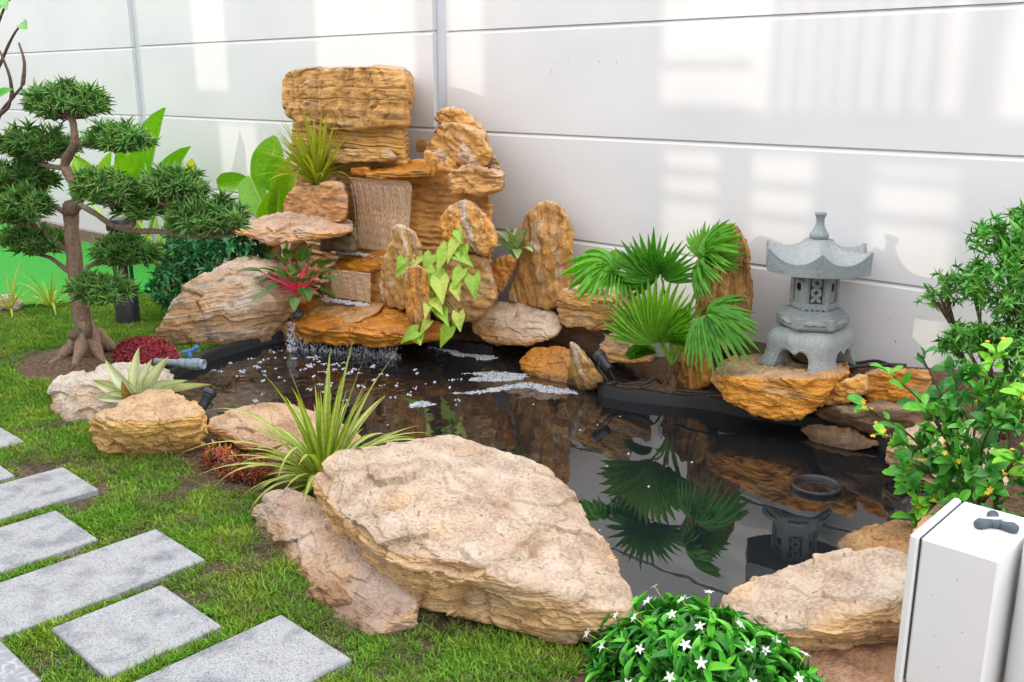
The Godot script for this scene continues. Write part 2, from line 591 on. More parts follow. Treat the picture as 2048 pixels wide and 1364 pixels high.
func rock(called: String, label: String, base: Vector3, pts: Array, o: Dictionary) -> MeshInstance3D:
	var c := Vector3.ZERO
	var lo: Vector3 = pts[0]
	var hi: Vector3 = pts[0]
	for p in pts:
		c += p / pts.size()
		lo = lo.min(p)
		hi = hi.max(p)
	c = c.lerp((lo + hi) / 2.0, 0.5)
	var planes := hull_planes(pts)
	var pn := PackedVector3Array()
	var ph := PackedFloat32Array()
	for q in planes:
		pn.append(q[0])
		ph.append(maxf(q[1] - q[0].dot(c), 0.012))
	# chips knocked off edges and corners
	var chip := RandomNumberGenerator.new()
	chip.seed = int(o.get("seed", 1)) * 131
	var ext0 := (hi - lo) / 2.0
	for k in int(o.get("chips", 16)):
		var dn := V(chip.randfn(), chip.randfn() * 0.8, chip.randfn())
		dn = (dn.normalized() / ext0.max(Vector3.ONE * 0.02)).normalized()
		var sup := 0.0
		for q in pts:
			sup = maxf(sup, dn.dot(q - c))
		pn.append(dn)
		ph.append(sup * chip.randf_range(0.84, 0.98))
	var np := pn.size()
	var ext := (hi - lo) / 2.0
	ext = ext.max(Vector3.ONE * ext.length() * 0.12)
	var N: int = o.get("n", 40)
	var P: float = o.get("p", 18.0)
	var size0 := ext.length()
	var amp: float = o.get("amp", 0.02)
	var sa: float = o.get("sa", 0.0)
	var sf: float = o.get("sf", 12.0)
	var frac: float = o.get("frac", clampf(size0 * 0.022, 0.003, 0.016))
	var joint: float = o.get("joint", 0.0)
	var axis: Vector3 = o.get("ax", Vector3.UP)
	axis = axis.normalized()
	var sd := float(o.get("seed", 1)) * 7.31
	var off := V(sd, sd * 0.37, -sd * 0.71)
	var pits: bool = o.has("pits")
	var dents: bool = o.has("dents")
	var size := ext.length()
	var f1 := 1.1 / size
	var pre: Array = PRE[o.get("pre", "gold")]
	var hue := Color(chip.randf_range(0.95, 1.02), chip.randf_range(0.95, 1.04), chip.randf_range(0.9, 1.12))
	if o.has("plain"):
		hue = Color.WHITE
	var cA: Color = (pre[0] as Color) * hue
	var cB: Color = (pre[1] as Color) * hue
	var cC: Color = pre[2]
	var cW: Color = pre[3]
	var wamt: float = pre[4]
	var wetcol: bool = o.has("wet")
	var vs := PackedVector3Array()
	var cols := PackedColorArray()
	var idx := PackedInt32Array()
	var at := {}
	var key := PackedInt32Array()
	key.resize((N + 1) * (N + 1))
	var S := N + 1
	for face in 6:
		var ax := face % 3
		var sg := 1 if face < 3 else -1
		for i in S:
			for j in S:
				var ip := [0, 0, 0]
				ip[ax] = N if sg > 0 else 0
				ip[(ax + 1) % 3] = i
				ip[(ax + 2) % 3] = j
				var id: int = (ip[0] * S + ip[1]) * S + ip[2]
				var border := i == 0 or j == 0 or i == N or j == N
				if border and at.has(id):
					key[i * S + j] = at[id]
					continue
				var d := V(tan((2.0 * ip[0] / N - 1.0) * 0.7854), tan((2.0 * ip[1] / N - 1.0) * 0.7854), tan((2.0 * ip[2] / N - 1.0) * 0.7854))
				d = (d.normalized() * ext).normalized()
				var m := 0.0001
				for k in np:
					var q := d.dot(pn[k]) / ph[k]
					if q > m: m = q
				var sum := 0.0
				var nn := Vector3.ZERO
				var lim := m * 0.72
				for k in np:
					var q := d.dot(pn[k]) / ph[k]
					if q > lim:
						var e := pow(q / m, P)
						sum += e
						nn += pn[k] * (e * q)
				var r := 1.0 / (m * pow(sum, 1.0 / P)) * 1.05
				nn = nn.normalized()
				var p := c + d * r
				var q0 := p + off
				# large undulation
				var big := n1.get_noise_3dv(q0 * f1 * 1.6) * 0.65 + n1.get_noise_3dv(q0 * f1 * 4.1) * 0.35
				var fine := n2.get_noise_3dv(q0 * 22.0)
				var disp := amp * (big * 1.25 + 0.22 * fine)
				var side := 1.0 - pow(absf(nn.dot(axis)), 2.0)
				var warp := 0.028 * n1.get_noise_3dv(q0 * 1.3 + V(9, 3, 1)) + 0.005 * n2.get_noise_3dv(q0 * 6.0)
				var t := p.dot(axis) + warp
				var s1 := n2.get_noise_2d(t * sf, sd)
				var s2 := n2.get_noise_2d(t * sf * 2.7, sd + 40.0)
				var brk := clampf(0.55 + 1.1 * n1.get_noise_3dv(q0 * 2.6 + V(1, 7, 2)), 0.0, 1.0)
				var notch := clampf(1.0 - absf(s1) * 9.0, 0.0, 1.0) * smoothstep(0.35, 0.9, brk)
				var notch2 := clampf(1.0 - absf(s2) * 5.0, 0.0, 1.0) * (1.0 - brk * 0.5)
				var s3 := n2.get_noise_2d(t * sf * 6.0, sd + 80.0)
				disp += sa * side * (s1 * 1.0 * brk + s2 * 0.35 + s3 * 0.16 - notch * 0.75 - notch2 * 0.22)
				if o.has("ripple"):
					var rp := sin((p.y + 0.02 * n1.get_noise_3dv(q0 * 4.0)) * 150.0 + 2.0 * n1.get_noise_3dv(q0 * 3.0))
					disp += 0.006 * rp * side
					s3 = -rp * 0.8
				# broken ledges
				var bq := q0 * f1 * 3.4 + V(0.25, 0.2, 0.25) * n1.get_noise_3dv(q0 * 3.0)
				bq += axis * bq.dot(axis) * 1.6
				var cell := n4.get_noise_3dv(bq)
				var cell2 := n4.get_noise_3dv(bq * 2.3 + V(3, 3, 3))
				disp += frac * (cell + 0.4 * cell2)
				# vertical joints
				var jn := 0.0
				if joint > 0.0:
					var js := n2.get_noise_2d((p.x + 0.12 * n1.get_noise_3dv(q0 * 3.0)) * 5.0, sd + 9.0)
					jn = clampf(1.0 - absf(js) * 9.0, 0.0, 1.0) * side * clampf(0.6 + n1.get_noise_3dv(q0 * 3.3), 0.0, 1.0)
					disp -= joint * jn
				var hole := 0.0
				if pits:
					var cd := n3.get_noise_3dv(q0 * V(9.0, 6.0, 9.0))
					var wgt := smoothstep(0.15, 0.7, nn.x)
					hole = clampf(-(cd + 0.45) * 2.2, 0.0, 1.0) * wgt
					disp -= 0.035 * hole
				else:
					# scattered small pits
					var cd := n3.get_noise_3dv(q0 * 8.0)
					var gate := clampf(n1.get_noise_3dv(q0 * 1.9 + V(4, 4, 4)) * 3.0 - 0.35, 0.0, 1.0)
					hole = clampf(-(cd + 0.72) * 5.0, 0.0, 1.0) * gate
					disp -= 0.011 * hole
				if dents:
					# long cracks
					var cr := n1.get_noise_3dv(V(q0.x * 1.1, q0.y * 0.4, q0.z * 1.6) + V(3, 1, 8))
					var ck := clampf(1.0 - absf(cr) * 26.0, 0.0, 1.0) * clampf(n2.get_noise_3dv(q0 * 1.3) * 4.0, 0.0, 1.0)
					disp -= 0.02 * ck
					hole = maxf(hole, ck * 0.8)
				p += nn * disp
				if o.has("hole"):
					var hp := V(0.035, 0.10, hi.z) 
					var hd := Vector2(p.x - hp.x, (p.y - hp.y) * 1.15).length()
					if nn.z > 0.25 and hd < 0.05:
						var kk := smoothstep(0.05, 0.018, hd)
						p.z -= 0.09 * kk
						hole = maxf(hole, kk)
				# colour
				var patch := n1.get_noise_3dv(q0 * 2.3 + V(2, 2, 2))
				var col := cA.lerp(cA * Color(0.80, 0.72, 0.60), clampf(0.5 + s1 * 1.3 + s3 * 0.8, 0.0, 1.0) * 0.45 * side)
				col = col.lerp(cA * Color(1.12, 1.18, 1.30), clampf(patch * 1.4, 0.0, 1.0))
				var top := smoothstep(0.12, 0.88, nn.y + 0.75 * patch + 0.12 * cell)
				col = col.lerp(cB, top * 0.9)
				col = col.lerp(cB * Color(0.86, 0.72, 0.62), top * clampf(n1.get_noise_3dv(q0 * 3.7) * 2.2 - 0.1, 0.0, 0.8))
				var wv := n1.get_noise_3dv((q0 + axis * warp) * 2.0 + axis * p.dot(axis) * 9.0) + 0.35 * n2.get_noise_3dv(q0 * 9.0)
				col = col.lerp(cW, wamt * smoothstep(0.08, 0.42, wv))
				col = col.lerp(cC, 0.7 * notch * side * (1.0 if sa > 0.003 else 0.4))
				col = col.lerp(cC, 0.22 * notch2 * side)
				col = col.lerp(cC, 0.6 * jn)
				col = col.lerp(cC * 0.8, 0.55 * hole)
				if wetcol:
					col = col.lerp(cC, 0.45 * smoothstep(0.1, 0.45, n1.get_noise_3dv(q0 * 3.1 + V(8, 0, 5))))
				if o.has("crest"):
					var ridge := smoothstep(0.05, 0.015, absf(p.x - c.x + 0.35 * (p.y - c.y) - 0.02 + 0.02 * fine))
					col = col.lerp(Color(0.62, 0.54, 0.45), ridge * 0.8)
				# earth splashed on the foot
				var foot := base.y + p.y
				col = col.lerp(Color(0.19, 0.105, 0.055), 0.6 * smoothstep(0.07, -0.01, foot + 0.05 * patch + 0.03 * fine) * (0.0 if wetcol else 1.0))
				# damp band just above the water line
				var wl := base.y + p.y - WATER
				col = col * lerpf(0.45, 1.0, smoothstep(0.01, 0.05, wl + 0.02 * patch))
				col.a = 1.0
				var vi := vs.size()
				vs.append(p)
				cols.append(col)
				key[i * S + j] = vi
				if border:
					at[id] = vi
		for i in N:
			for j in N:
				var a := key[i * S + j]
				var b := key[(i + 1) * S + j]
				var cc := key[(i + 1) * S + j + 1]
				var dd := key[i * S + j + 1]
				if sg > 0:
					idx.append_array(PackedInt32Array([a, cc, b, a, dd, cc]))
				else:
					idx.append_array(PackedInt32Array([a, b, cc, a, cc, dd]))
	var nor := PackedVector3Array()
	nor.resize(vs.size())
	for k in range(0, idx.size(), 3):
		var a := idx[k]
		var b := idx[k + 1]
		var e := idx[k + 2]
		var fn := (vs[e] - vs[a]).cross(vs[b] - vs[a])
		nor[a] += fn
		nor[b] += fn
		nor[e] += fn
	for k in nor.size():
		nor[k] = nor[k].normalized()
	var arr := []
	arr.resize(Mesh.ARRAY_MAX)
	arr[Mesh.ARRAY_VERTEX] = vs
	arr[Mesh.ARRAY_NORMAL] = nor
	arr[Mesh.ARRAY_COLOR] = cols
	arr[Mesh.ARRAY_INDEX] = idx
	var mesh := ArrayMesh.new()
	mesh.add_surface_from_arrays(Mesh.PRIMITIVE_TRIANGLES, arr)
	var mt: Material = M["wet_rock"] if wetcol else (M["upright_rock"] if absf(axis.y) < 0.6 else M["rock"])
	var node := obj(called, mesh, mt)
	node.position = base
	tag(node, label, "rock")
	return node

func build_rocks() -> void:
	rock("cap_rock","big golden block of layered rock crowning the waterfall",V(-5.895,1.453,0.430),[V(-0.533,0.409,0.310),V(0.208,0.416,0.310),V(0.694,0.425,0.310),V(0.795,0.398,0.310),V(0.790,0.039,0.310),V(0.293,0.004,0.310),V(-0.594,0.000,0.310),V(-0.646,0.206,0.310),V(-0.615,0.373,0.310),V(0.357,0.384,-0.130),V(0.386,0.300,-0.130),V(0.331,0.031,-0.130),V(-0.514,0.399,-0.090),V(0.183,0.406,-0.090),V(0.315,0.351,-0.090),V(0.377,0.335,-0.090),V(0.302,0.139,-0.090),V(0.207,0.045,-0.090),V(-0.571,0.015,-0.090),V(-0.619,0.208,-0.090),V(-0.591,0.365,-0.090),V(-0.185,0.315,-0.530),V(-0.170,0.271,-0.530),V(-0.202,0.131,-0.530)],{pre='gold',n=84,sa=.012,sf=10.,amp=.016,frac=.008,p=24.,chips=4,seed=3,joint=.028})
	rock("layered_rock","thinly layered brown rock squeezed under the big golden block",V(-5.835,1.099,0.407),[V(-0.709,0.365,0.253),V(0.575,0.399,0.253),V(0.599,0.216,0.253),V(0.625,0.097,0.253),V(-0.745,0.000,0.253),V(0.225,0.365,-0.107),V(0.246,0.054,-0.107),V(-0.600,0.335,-0.047),V(0.246,0.301,-0.047),V(0.258,0.207,-0.047),V(0.271,0.146,-0.047),V(-0.704,0.012,-0.047),V(-0.148,0.266,-0.407),V(-0.139,0.106,-0.407)],{pre='gold',n=66,sa=.03,sf=13.,amp=.008,frac=.003,chips=3,seed=4,p=22.})
	rock("ledge_stone","white edged thin ledge stone under the layered rock",V(-5.617,1.200,0.675),[V(-0.389,0.088,0.125),V(0.407,0.124,0.125),V(0.467,0.066,0.125),V(0.296,0.030,0.125),V(-0.397,0.000,0.125),V(-0.344,0.073,-0.125),V(0.099,0.080,-0.125),V(0.131,0.050,-0.125),V(0.115,0.031,-0.125),V(-0.386,0.002,-0.125)],{pre='gold',n=36,sa=.012,sf=12.,amp=.012,seed=5})
	rock("backing_rock","rippled ochre cement face behind the upper waterfall",V(-5.687,0.011,0.350),[V(-0.963,1.112,0.250),V(0.660,1.223,0.250),V(1.198,1.077,0.250),V(1.222,0.614,0.250),V(1.134,0.328,0.250),V(-1.044,0.000,0.250),V(-0.998,0.756,0.250),V(-0.230,1.123,0.250),V(-0.860,1.036,-0.250),V(0.311,1.042,-0.250),V(0.567,0.920,-0.250),V(0.576,0.642,-0.250),V(0.630,0.445,-0.250),V(-1.002,0.044,-0.250),V(-0.960,0.752,-0.250),V(-0.239,1.097,-0.250)],{pre='ochre',n=96,sa=.03,sf=15.,amp=.012,seed=6,p=24.,chips=2,ripple=1,wet=1})
	rock("spout_slab","wet orange slab that the upper waterfall pours over",V(-5.235,1.114,0.680),[V(-0.202,0.041,0.140),V(0.438,0.100,0.140),V(0.437,0.057,0.140),V(-0.193,0.000,0.140),V(-0.434,0.083,-0.130),V(0.144,0.127,-0.130),V(-0.188,0.043,0.040),V(0.295,0.088,0.040),V(0.294,0.060,0.040),V(-0.179,0.004,0.040),V(-0.408,0.074,-0.230),V(-0.006,0.094,-0.230)],{pre='wet',n=30,sa=.006,sf=20.,amp=.006,chips=5,seed=7,p=26.,wet=1})
	rock("spout_side_stone","small orange stone wedged left of the spout slab",V(-5.611,1.126,0.700),[V(-0.059,0.049,0.100),V(0.168,0.073,0.100),V(0.188,0.029,0.100),V(0.147,0.005,0.100),V(-0.051,0.000,0.100),V(-0.090,0.037,-0.100),V(-0.081,0.022,-0.100),V(-0.075,0.010,-0.100),V(-0.075,0.004,-0.100),V(-0.072,0.001,-0.100)],{pre='wet',n=18,sa=.006,amp=.01,seed=8})
	rock("post_stone","narrow orange upright stone holding the spout slab's end",V(-4.886,1.154,0.705),[V(0.001,0.183,0.075),V(0.098,0.181,0.075),V(0.120,0.091,0.075),V(0.093,0.011,0.075),V(0.019,0.000,0.075),V(-0.003,0.084,0.075),V(-0.061,0.122,-0.075),V(-0.054,0.103,-0.075),V(-0.048,0.079,-0.075),V(-0.056,0.058,-0.075),V(-0.060,0.046,-0.075),V(-0.049,0.080,-0.075)],{pre='orange',n=20,sa=.004,amp=.012,seed=9,ax=Vector3(1,0,.3)})
	rock("peg_stone","tiny brown stone standing in the gap behind the spout",V(-5.308,1.287,0.400),[V(-0.020,0.085,0.050),V(0.060,0.099,0.050),V(0.086,0.072,0.050),V(0.078,0.005,0.050),V(-0.029,0.000,0.050),V(-0.040,0.070,-0.050),V(-0.029,0.062,-0.050),V(-0.033,0.051,-0.050),V(-0.035,0.033,-0.050),V(-0.037,0.007,-0.050)],{pre='brown',n=14,amp=.01,seed=10})
	rock("crest_stone","rounded tan stone on top of the stacked rocks beside the waterfall",V(-5.027,1.430,0.295),[V(-0.177,0.063,0.125),V(-0.122,0.147,0.125),V(-0.030,0.172,0.125),V(0.143,0.162,0.125),V(0.239,0.110,0.125),V(0.338,0.024,0.125),V(0.213,0.000,0.125),V(-0.085,0.010,0.125),V(-0.178,0.064,-0.125),V(-0.127,0.142,-0.125),V(-0.100,0.129,-0.125),V(-0.060,0.108,-0.125),V(-0.022,0.088,-0.125),V(0.018,0.053,-0.125),V(0.040,0.031,-0.125),V(-0.092,0.014,-0.125)],{pre='streak',n=40,sa=.012,sf=16.,amp=.03,seed=11,ax=Vector3(.35,1,0)})
	rock("folded_stone","folded tan and white stone in the middle of the stacked rocks",V(-4.945,1.159,0.330),[V(-0.173,0.324,0.150),V(-0.001,0.346,0.150),V(0.240,0.309,0.150),V(0.315,0.299,0.150),V(0.342,0.208,0.150),V(0.401,0.113,0.150),V(0.283,0.024,0.150),V(-0.111,0.000,0.150),V(-0.286,0.078,0.150),V(-0.262,0.163,0.150),V(-0.183,0.296,-0.150),V(-0.081,0.280,-0.150),V(0.010,0.236,-0.150),V(0.017,0.223,-0.150),V(0.029,0.182,-0.150),V(0.056,0.139,-0.150),V(0.066,0.082,-0.150),V(-0.118,0.010,-0.150),V(-0.282,0.083,-0.150),V(-0.260,0.162,-0.150)],{pre='streak',n=52,sa=.02,sf=13.,amp=.035,seed=12,ax=Vector3(.5,1,0),joint=.02})
	rock("side_stone","squared tan stone at the wall side of the stacked rocks",V(-4.781,1.127,0.255),[V(-0.075,0.192,0.125),V(0.094,0.216,0.125),V(0.174,0.143,0.125),V(0.211,0.055,0.125),V(0.140,0.000,0.125),V(-0.077,0.020,0.125),V(-0.114,0.142,-0.125),V(-0.086,0.119,-0.125),V(-0.074,0.094,-0.125),V(-0.064,0.071,-0.125),V(-0.046,0.047,-0.125),V(-0.083,0.024,-0.125)],{pre='streak',n=30,sa=.014,sf=15.,amp=.02,seed=13})
	rock("wedge_stone","pointed tan stone jutting out below the stacked rocks",V(-4.555,1.058,0.590),[V(-0.184,0.137,0.150),V(-0.008,0.212,0.150),V(0.105,0.155,0.150),V(0.352,0.154,0.150),V(0.360,0.046,0.150),V(0.216,0.058,0.150),V(-0.130,0.000,0.150),V(-0.176,0.049,0.150),V(-0.187,0.133,-0.150),V(-0.118,0.137,-0.150),V(-0.012,0.122,-0.150),V(0.033,0.103,-0.150),V(0.036,0.054,-0.150),V(0.026,0.059,-0.150),V(-0.136,0.004,-0.150),V(-0.180,0.050,-0.150)],{pre='gold',n=44,sa=.006,amp=.035,seed=14})
	rock("leaf_shaped_rock","leaf shaped orange rock with a white crest leaning by the waterfall",V(-4.509,0.697,0.675),[V(-0.193,0.226,0.125),V(-0.115,0.292,0.125),V(0.017,0.348,0.125),V(0.116,0.318,0.125),V(0.196,0.245,0.125),V(0.284,0.200,0.125),V(0.305,0.075,0.125),V(0.211,0.000,0.125),V(-0.003,0.008,0.125),V(-0.187,0.067,0.125),V(-0.192,0.220,-0.125),V(-0.134,0.248,-0.125),V(-0.096,0.225,-0.125),V(-0.067,0.202,-0.125),V(-0.015,0.180,-0.125),V(-0.000,0.156,-0.125),V(0.034,0.104,-0.125),V(0.041,0.054,-0.125),V(-0.014,0.015,-0.125),V(-0.187,0.071,-0.125)],{pre='orange',n=56,sa=.006,sf=14.,amp=.03,seed=15,ax=Vector3(1,.2,.2),crest=1})
	rock("planter_rock","hollowed pinkish planter rock holding the striped grass",V(-5.939,0.750,0.805),[V(-0.306,0.196,0.175),V(-0.205,0.248,0.175),V(0.156,0.288,0.175),V(0.348,0.358,0.175),V(0.437,0.336,0.175),V(0.464,0.244,0.175),V(0.441,0.078,0.175),V(-0.307,0.000,0.175),V(-0.308,0.193,-0.175),V(-0.213,0.243,-0.175),V(-0.056,0.231,-0.175),V(-0.066,0.236,-0.175),V(-0.029,0.227,-0.175),V(-0.018,0.190,-0.175),V(-0.029,0.124,-0.175),V(-0.309,0.009,-0.175)],{pre='pinkgold',n=44,sa=.006,amp=.02,seed=16,p=22.})
	rock("shelf_rock","flat pointed slab jutting out under the planter rock",V(-5.909,0.665,1.097),[V(-0.456,0.067,0.323),V(-0.534,0.104,0.103),V(-0.366,0.145,-0.097),V(0.245,0.170,-0.247),V(0.432,0.135,-0.197),V(0.524,0.086,-0.017),V(0.427,0.078,0.123),V(0.119,0.006,0.243),V(-0.102,0.000,0.303),V(-0.411,0.071,0.203),V(-0.505,0.102,-0.017),V(-0.365,0.123,-0.217),V(0.034,0.121,-0.367),V(0.193,0.099,-0.317),V(0.326,0.074,-0.137),V(0.400,0.078,0.003),V(0.122,0.023,0.123),V(-0.082,0.007,0.183)],{pre='pinkgold',n=60,sa=.02,sf=22.,amp=.012,seed=17})
	rock("mossy_lump","dark mossy cement lump under the end of the pointed slab",V(-5.717,0.584,0.805),[V(-0.093,0.130,0.175),V(0.263,0.219,0.175),V(0.347,0.140,0.175),V(0.319,0.048,0.175),V(-0.104,0.000,0.175),V(-0.170,0.091,-0.175),V(-0.154,0.074,-0.175),V(-0.131,0.052,-0.175),V(-0.139,0.027,-0.175),V(-0.139,0.003,-0.175)],{pre='moss',n=30,amp=.03,seed=18})
	rock("prop_stone","orange block propping up the pointed slab",V(-6.236,0.426,1.100),[V(-0.052,0.185,0.100),V(0.236,0.216,0.100),V(0.231,0.046,0.100),V(-0.074,0.000,0.100),V(-0.097,0.149,-0.100),V(-0.080,0.102,-0.100),V(-0.082,0.049,-0.100),V(-0.083,0.003,-0.100)],{pre='orange',n=24,sa=.006,amp=.015,seed=19})
	rock("inner_prop_stone","second orange block in the shade under the pointed slab",V(-6.198,0.439,0.880),[V(0.002,0.163,0.100),V(0.208,0.186,0.100),V(0.194,0.033,0.100),V(-0.014,0.000,0.100),V(-0.094,0.100,-0.100),V(-0.096,0.073,-0.100),V(-0.100,0.036,-0.100),V(-0.102,0.019,-0.100)],{pre='orange',n=20,sa=.006,amp=.015,seed=20})
	rock("striped_boulder","large pale boulder with wavy grey and tan bands left of the waterfall",V(-6.169,-0.080,1.459),[V(-0.123,0.080,0.645),V(-0.108,0.000,0.559),V(0.248,0.000,0.300),V(0.360,0.020,-0.105),V(-0.005,0.239,0.621),V(0.035,0.408,0.541),V(0.453,0.341,-0.039),V(0.068,0.541,0.461),V(0.045,0.586,0.361),V(-0.028,0.607,0.161),V(0.078,0.616,-0.059),V(0.240,0.585,-0.309),V(0.402,0.341,-0.209),V(-0.111,0.095,0.195),V(-0.106,0.017,0.109),V(0.205,0.010,-0.150),V(-0.280,0.010,-0.555),V(-0.003,0.244,0.171),V(0.026,0.400,0.091),V(-0.176,0.214,-0.489),V(0.050,0.523,0.011),V(0.019,0.564,-0.089),V(-0.147,0.527,-0.289),V(-0.227,0.467,-0.509),V(-0.479,0.317,-0.759),V(-0.436,0.160,-0.659)],{pre='striped',n=100,sa=.035,sf=7.,amp=.045,plain=1,seed=21,p=20.,ax=Vector3(-.12,1,0)})
	rock("mid_lip_slab","wet orange slab of the second cascade",V(-5.484,0.443,0.807),[V(-0.150,0.056,0.193),V(0.400,0.128,0.113),V(0.377,0.076,0.113),V(-0.131,0.000,0.193),V(-0.407,0.091,-0.107),V(0.114,0.146,-0.207),V(-0.135,0.058,0.093),V(0.258,0.108,0.013),V(0.242,0.075,0.013),V(-0.117,0.006,0.093),V(-0.385,0.077,-0.207),V(-0.067,0.088,-0.307)],{pre='wet',n=34,sa=.006,amp=.008,chips=5,seed=22,p=24.,wet=1})
	rock("cascade_back_rock","wet ochre cement face behind the second cascade",V(-5.561,0.131,0.750),[V(-0.258,0.313,0.150),V(0.484,0.407,0.150),V(0.497,0.126,0.150),V(-0.313,0.000,0.150),V(-0.259,0.259,-0.150),V(0.078,0.248,-0.150),V(0.082,0.120,-0.150),V(-0.310,0.007,-0.150)],{pre='ochre',n=36,sa=.006,sf=16.,amp=.012,chips=5,seed=23,p=24.,wet=1})
	rock("lip_rock","big wet orange basin rock that spills into the pond",V(-5.233,-0.000,0.982),[V(-0.739,0.177,0.218),V(-0.787,0.191,0.068),V(0.026,0.258,-0.182),V(0.456,0.206,-0.132),V(0.639,0.186,-0.122),V(-0.343,0.154,0.418),V(-0.112,0.144,0.438),V(0.515,0.167,0.198),V(0.651,0.147,-0.032),V(-0.295,0.000,0.378),V(0.285,0.061,0.288),V(0.556,0.081,0.018),V(0.618,0.124,-0.122),V(-0.657,0.046,0.318),V(-0.700,0.171,-0.032),V(-0.653,0.142,-0.182),V(-0.197,0.141,-0.432),V(0.115,0.116,-0.382),V(0.156,0.086,-0.372),V(-0.313,0.155,0.168),V(-0.096,0.145,0.188),V(0.478,0.161,-0.052),V(0.379,0.104,-0.282),V(-0.272,0.009,0.128),V(0.267,0.063,0.038),V(0.408,0.068,-0.232),V(0.229,0.063,-0.372),V(-0.615,0.051,0.068)],{pre='wet',n=90,sa=.022,sf=10.,amp=.022,seed=24,p=20.,wet=1})
	rock("basin_stone","brown half round wet stone slab lying in the lowest basin",V(-5.349,0.189,1.107),[V(-0.255,0.017,0.143),V(-0.339,0.034,-0.007),V(0.212,0.100,-0.157),V(0.251,0.058,-0.087),V(0.244,0.018,0.093),V(-0.014,0.000,0.193),V(-0.233,0.019,0.083),V(-0.275,0.024,-0.067),V(0.077,0.059,-0.217),V(0.129,0.035,-0.147),V(0.207,0.021,0.033),V(-0.003,0.005,0.133)],{pre='brown',n=30,sa=.004,amp=.008,chips=5,seed=25,wet=1})
	rock("foot_stone","tan cement footing under the basin rock beside the boulder",V(-5.909,-0.113,1.190),[V(0.004,0.216,0.130),V(0.218,0.252,0.130),V(0.235,0.063,0.090),V(0.226,0.013,0.109),V(0.091,0.013,0.161),V(-0.004,0.140,0.130),V(-0.142,0.087,-0.120),V(-0.127,0.064,-0.120),V(-0.168,0.005,-0.160),V(-0.134,0.000,-0.141),V(-0.066,0.016,-0.089),V(-0.133,0.065,-0.120)],{pre='ochre',n=26,amp=.015,seed=26})
	rock("knob_stone","small pinkish stone on the rim of the basin rock",V(-5.631,0.264,1.260),[V(-0.024,0.051,0.040),V(0.061,0.071,0.040),V(0.106,0.042,0.040),V(0.055,0.006,0.040),V(-0.028,0.000,0.040),V(-0.048,0.031,-0.040),V(-0.038,0.024,-0.040),V(-0.024,0.015,-0.040),V(-0.028,0.004,-0.040),V(-0.032,0.000,-0.040)],{pre='pinkgold',n=14,amp=.012,seed=27})
	rock("cone_rock","tall cone shaped tan rock standing in the middle of the waterfall",V(-4.981,0.254,0.855),[V(-0.020,0.573,0.125),V(0.123,0.610,0.125),V(0.220,0.557,0.125),V(0.281,0.359,0.125),V(0.291,0.092,0.125),V(0.035,0.000,0.125),V(-0.217,0.049,0.125),V(-0.136,0.255,0.125),V(-0.072,0.486,-0.125),V(-0.064,0.408,-0.125),V(-0.042,0.368,-0.125),V(-0.018,0.290,-0.125),V(-0.015,0.184,-0.125),V(-0.007,0.042,-0.125),V(-0.217,0.061,-0.125),V(-0.141,0.254,-0.125)],{pre='streak',n=60,sa=.004,amp=.03,seed=28,ax=Vector3(1,.3,0)})
	rock("log_shaped_stone","upright ribbed stone that looks like a short log",V(-4.656,0.243,1.045),[V(-0.072,0.366,0.075),V(0.045,0.404,0.075),V(0.158,0.376,0.075),V(0.161,0.189,0.075),V(0.142,0.038,0.075),V(0.059,0.005,0.075),V(-0.068,0.000,0.075),V(-0.090,0.185,0.075),V(-0.082,0.329,-0.075),V(-0.015,0.313,-0.075),V(-0.015,0.238,-0.075),V(-0.014,0.164,-0.075),V(-0.022,0.105,-0.075),V(-0.021,0.067,-0.075),V(-0.072,0.009,-0.075),V(-0.092,0.183,-0.075)],{pre='orange',n=54,sa=.02,sf=26.,amp=.012,seed=29,ax=Vector3(1,0,.5)})
	rock("cement_slope","tan cement slope between the waterfall and the leaf shaped rock",V(-4.672,0.172,0.560),[V(-0.249,0.488,0.200),V(0.095,0.544,0.200),V(0.348,0.491,0.200),V(0.423,0.238,0.200),V(0.275,0.081,0.200),V(-0.214,0.000,0.200),V(-0.260,0.409,-0.200),V(-0.094,0.372,-0.200),V(-0.064,0.299,-0.200),V(-0.038,0.209,-0.200),V(-0.003,0.136,-0.200),V(-0.219,0.012,-0.200)],{pre='pinkgold',n=40,amp=.03,seed=30})
	rock("chip_stone","small dark veined orange stone beside the pitted standing rock",V(-4.511,0.379,0.400),[V(-0.062,0.133,0.100),V(0.052,0.281,0.100),V(0.189,0.267,0.100),V(0.125,0.106,0.100),V(0.060,0.000,0.100),V(-0.044,0.020,0.100),V(-0.067,0.130,-0.100),V(-0.014,0.211,-0.100),V(-0.036,0.138,-0.100),V(-0.057,0.089,-0.100),V(-0.069,0.054,-0.100),V(-0.077,0.042,-0.100)],{pre='orange',n=28,sa=.01,amp=.025,seed=31})
	rock("pitted_rock","tall standing rock with a honeycombed side against the wall",V(-4.266,0.281,0.230),[V(-0.175,0.382,0.110),V(-0.134,0.605,0.110),V(-0.031,0.711,0.110),V(0.087,0.767,0.110),V(0.211,0.728,0.110),V(0.293,0.612,0.110),V(0.324,0.374,0.110),V(0.299,0.137,0.110),V(0.163,0.014,0.110),V(-0.108,0.000,0.110),V(-0.288,0.030,0.110),V(-0.202,0.222,0.110),V(-0.173,0.380,-0.110),V(-0.135,0.589,-0.110),V(-0.038,0.689,-0.110),V(0.024,0.653,-0.110),V(0.058,0.562,-0.110),V(0.106,0.495,-0.110),V(0.123,0.358,-0.110),V(0.107,0.222,-0.110),V(0.079,0.101,-0.110),V(-0.111,0.020,-0.110),V(-0.279,0.049,-0.110),V(-0.199,0.229,-0.110)],{pre='streak',n=72,sa=.004,amp=.03,seed=32,ax=Vector3(1,.1,.4),pits=1})
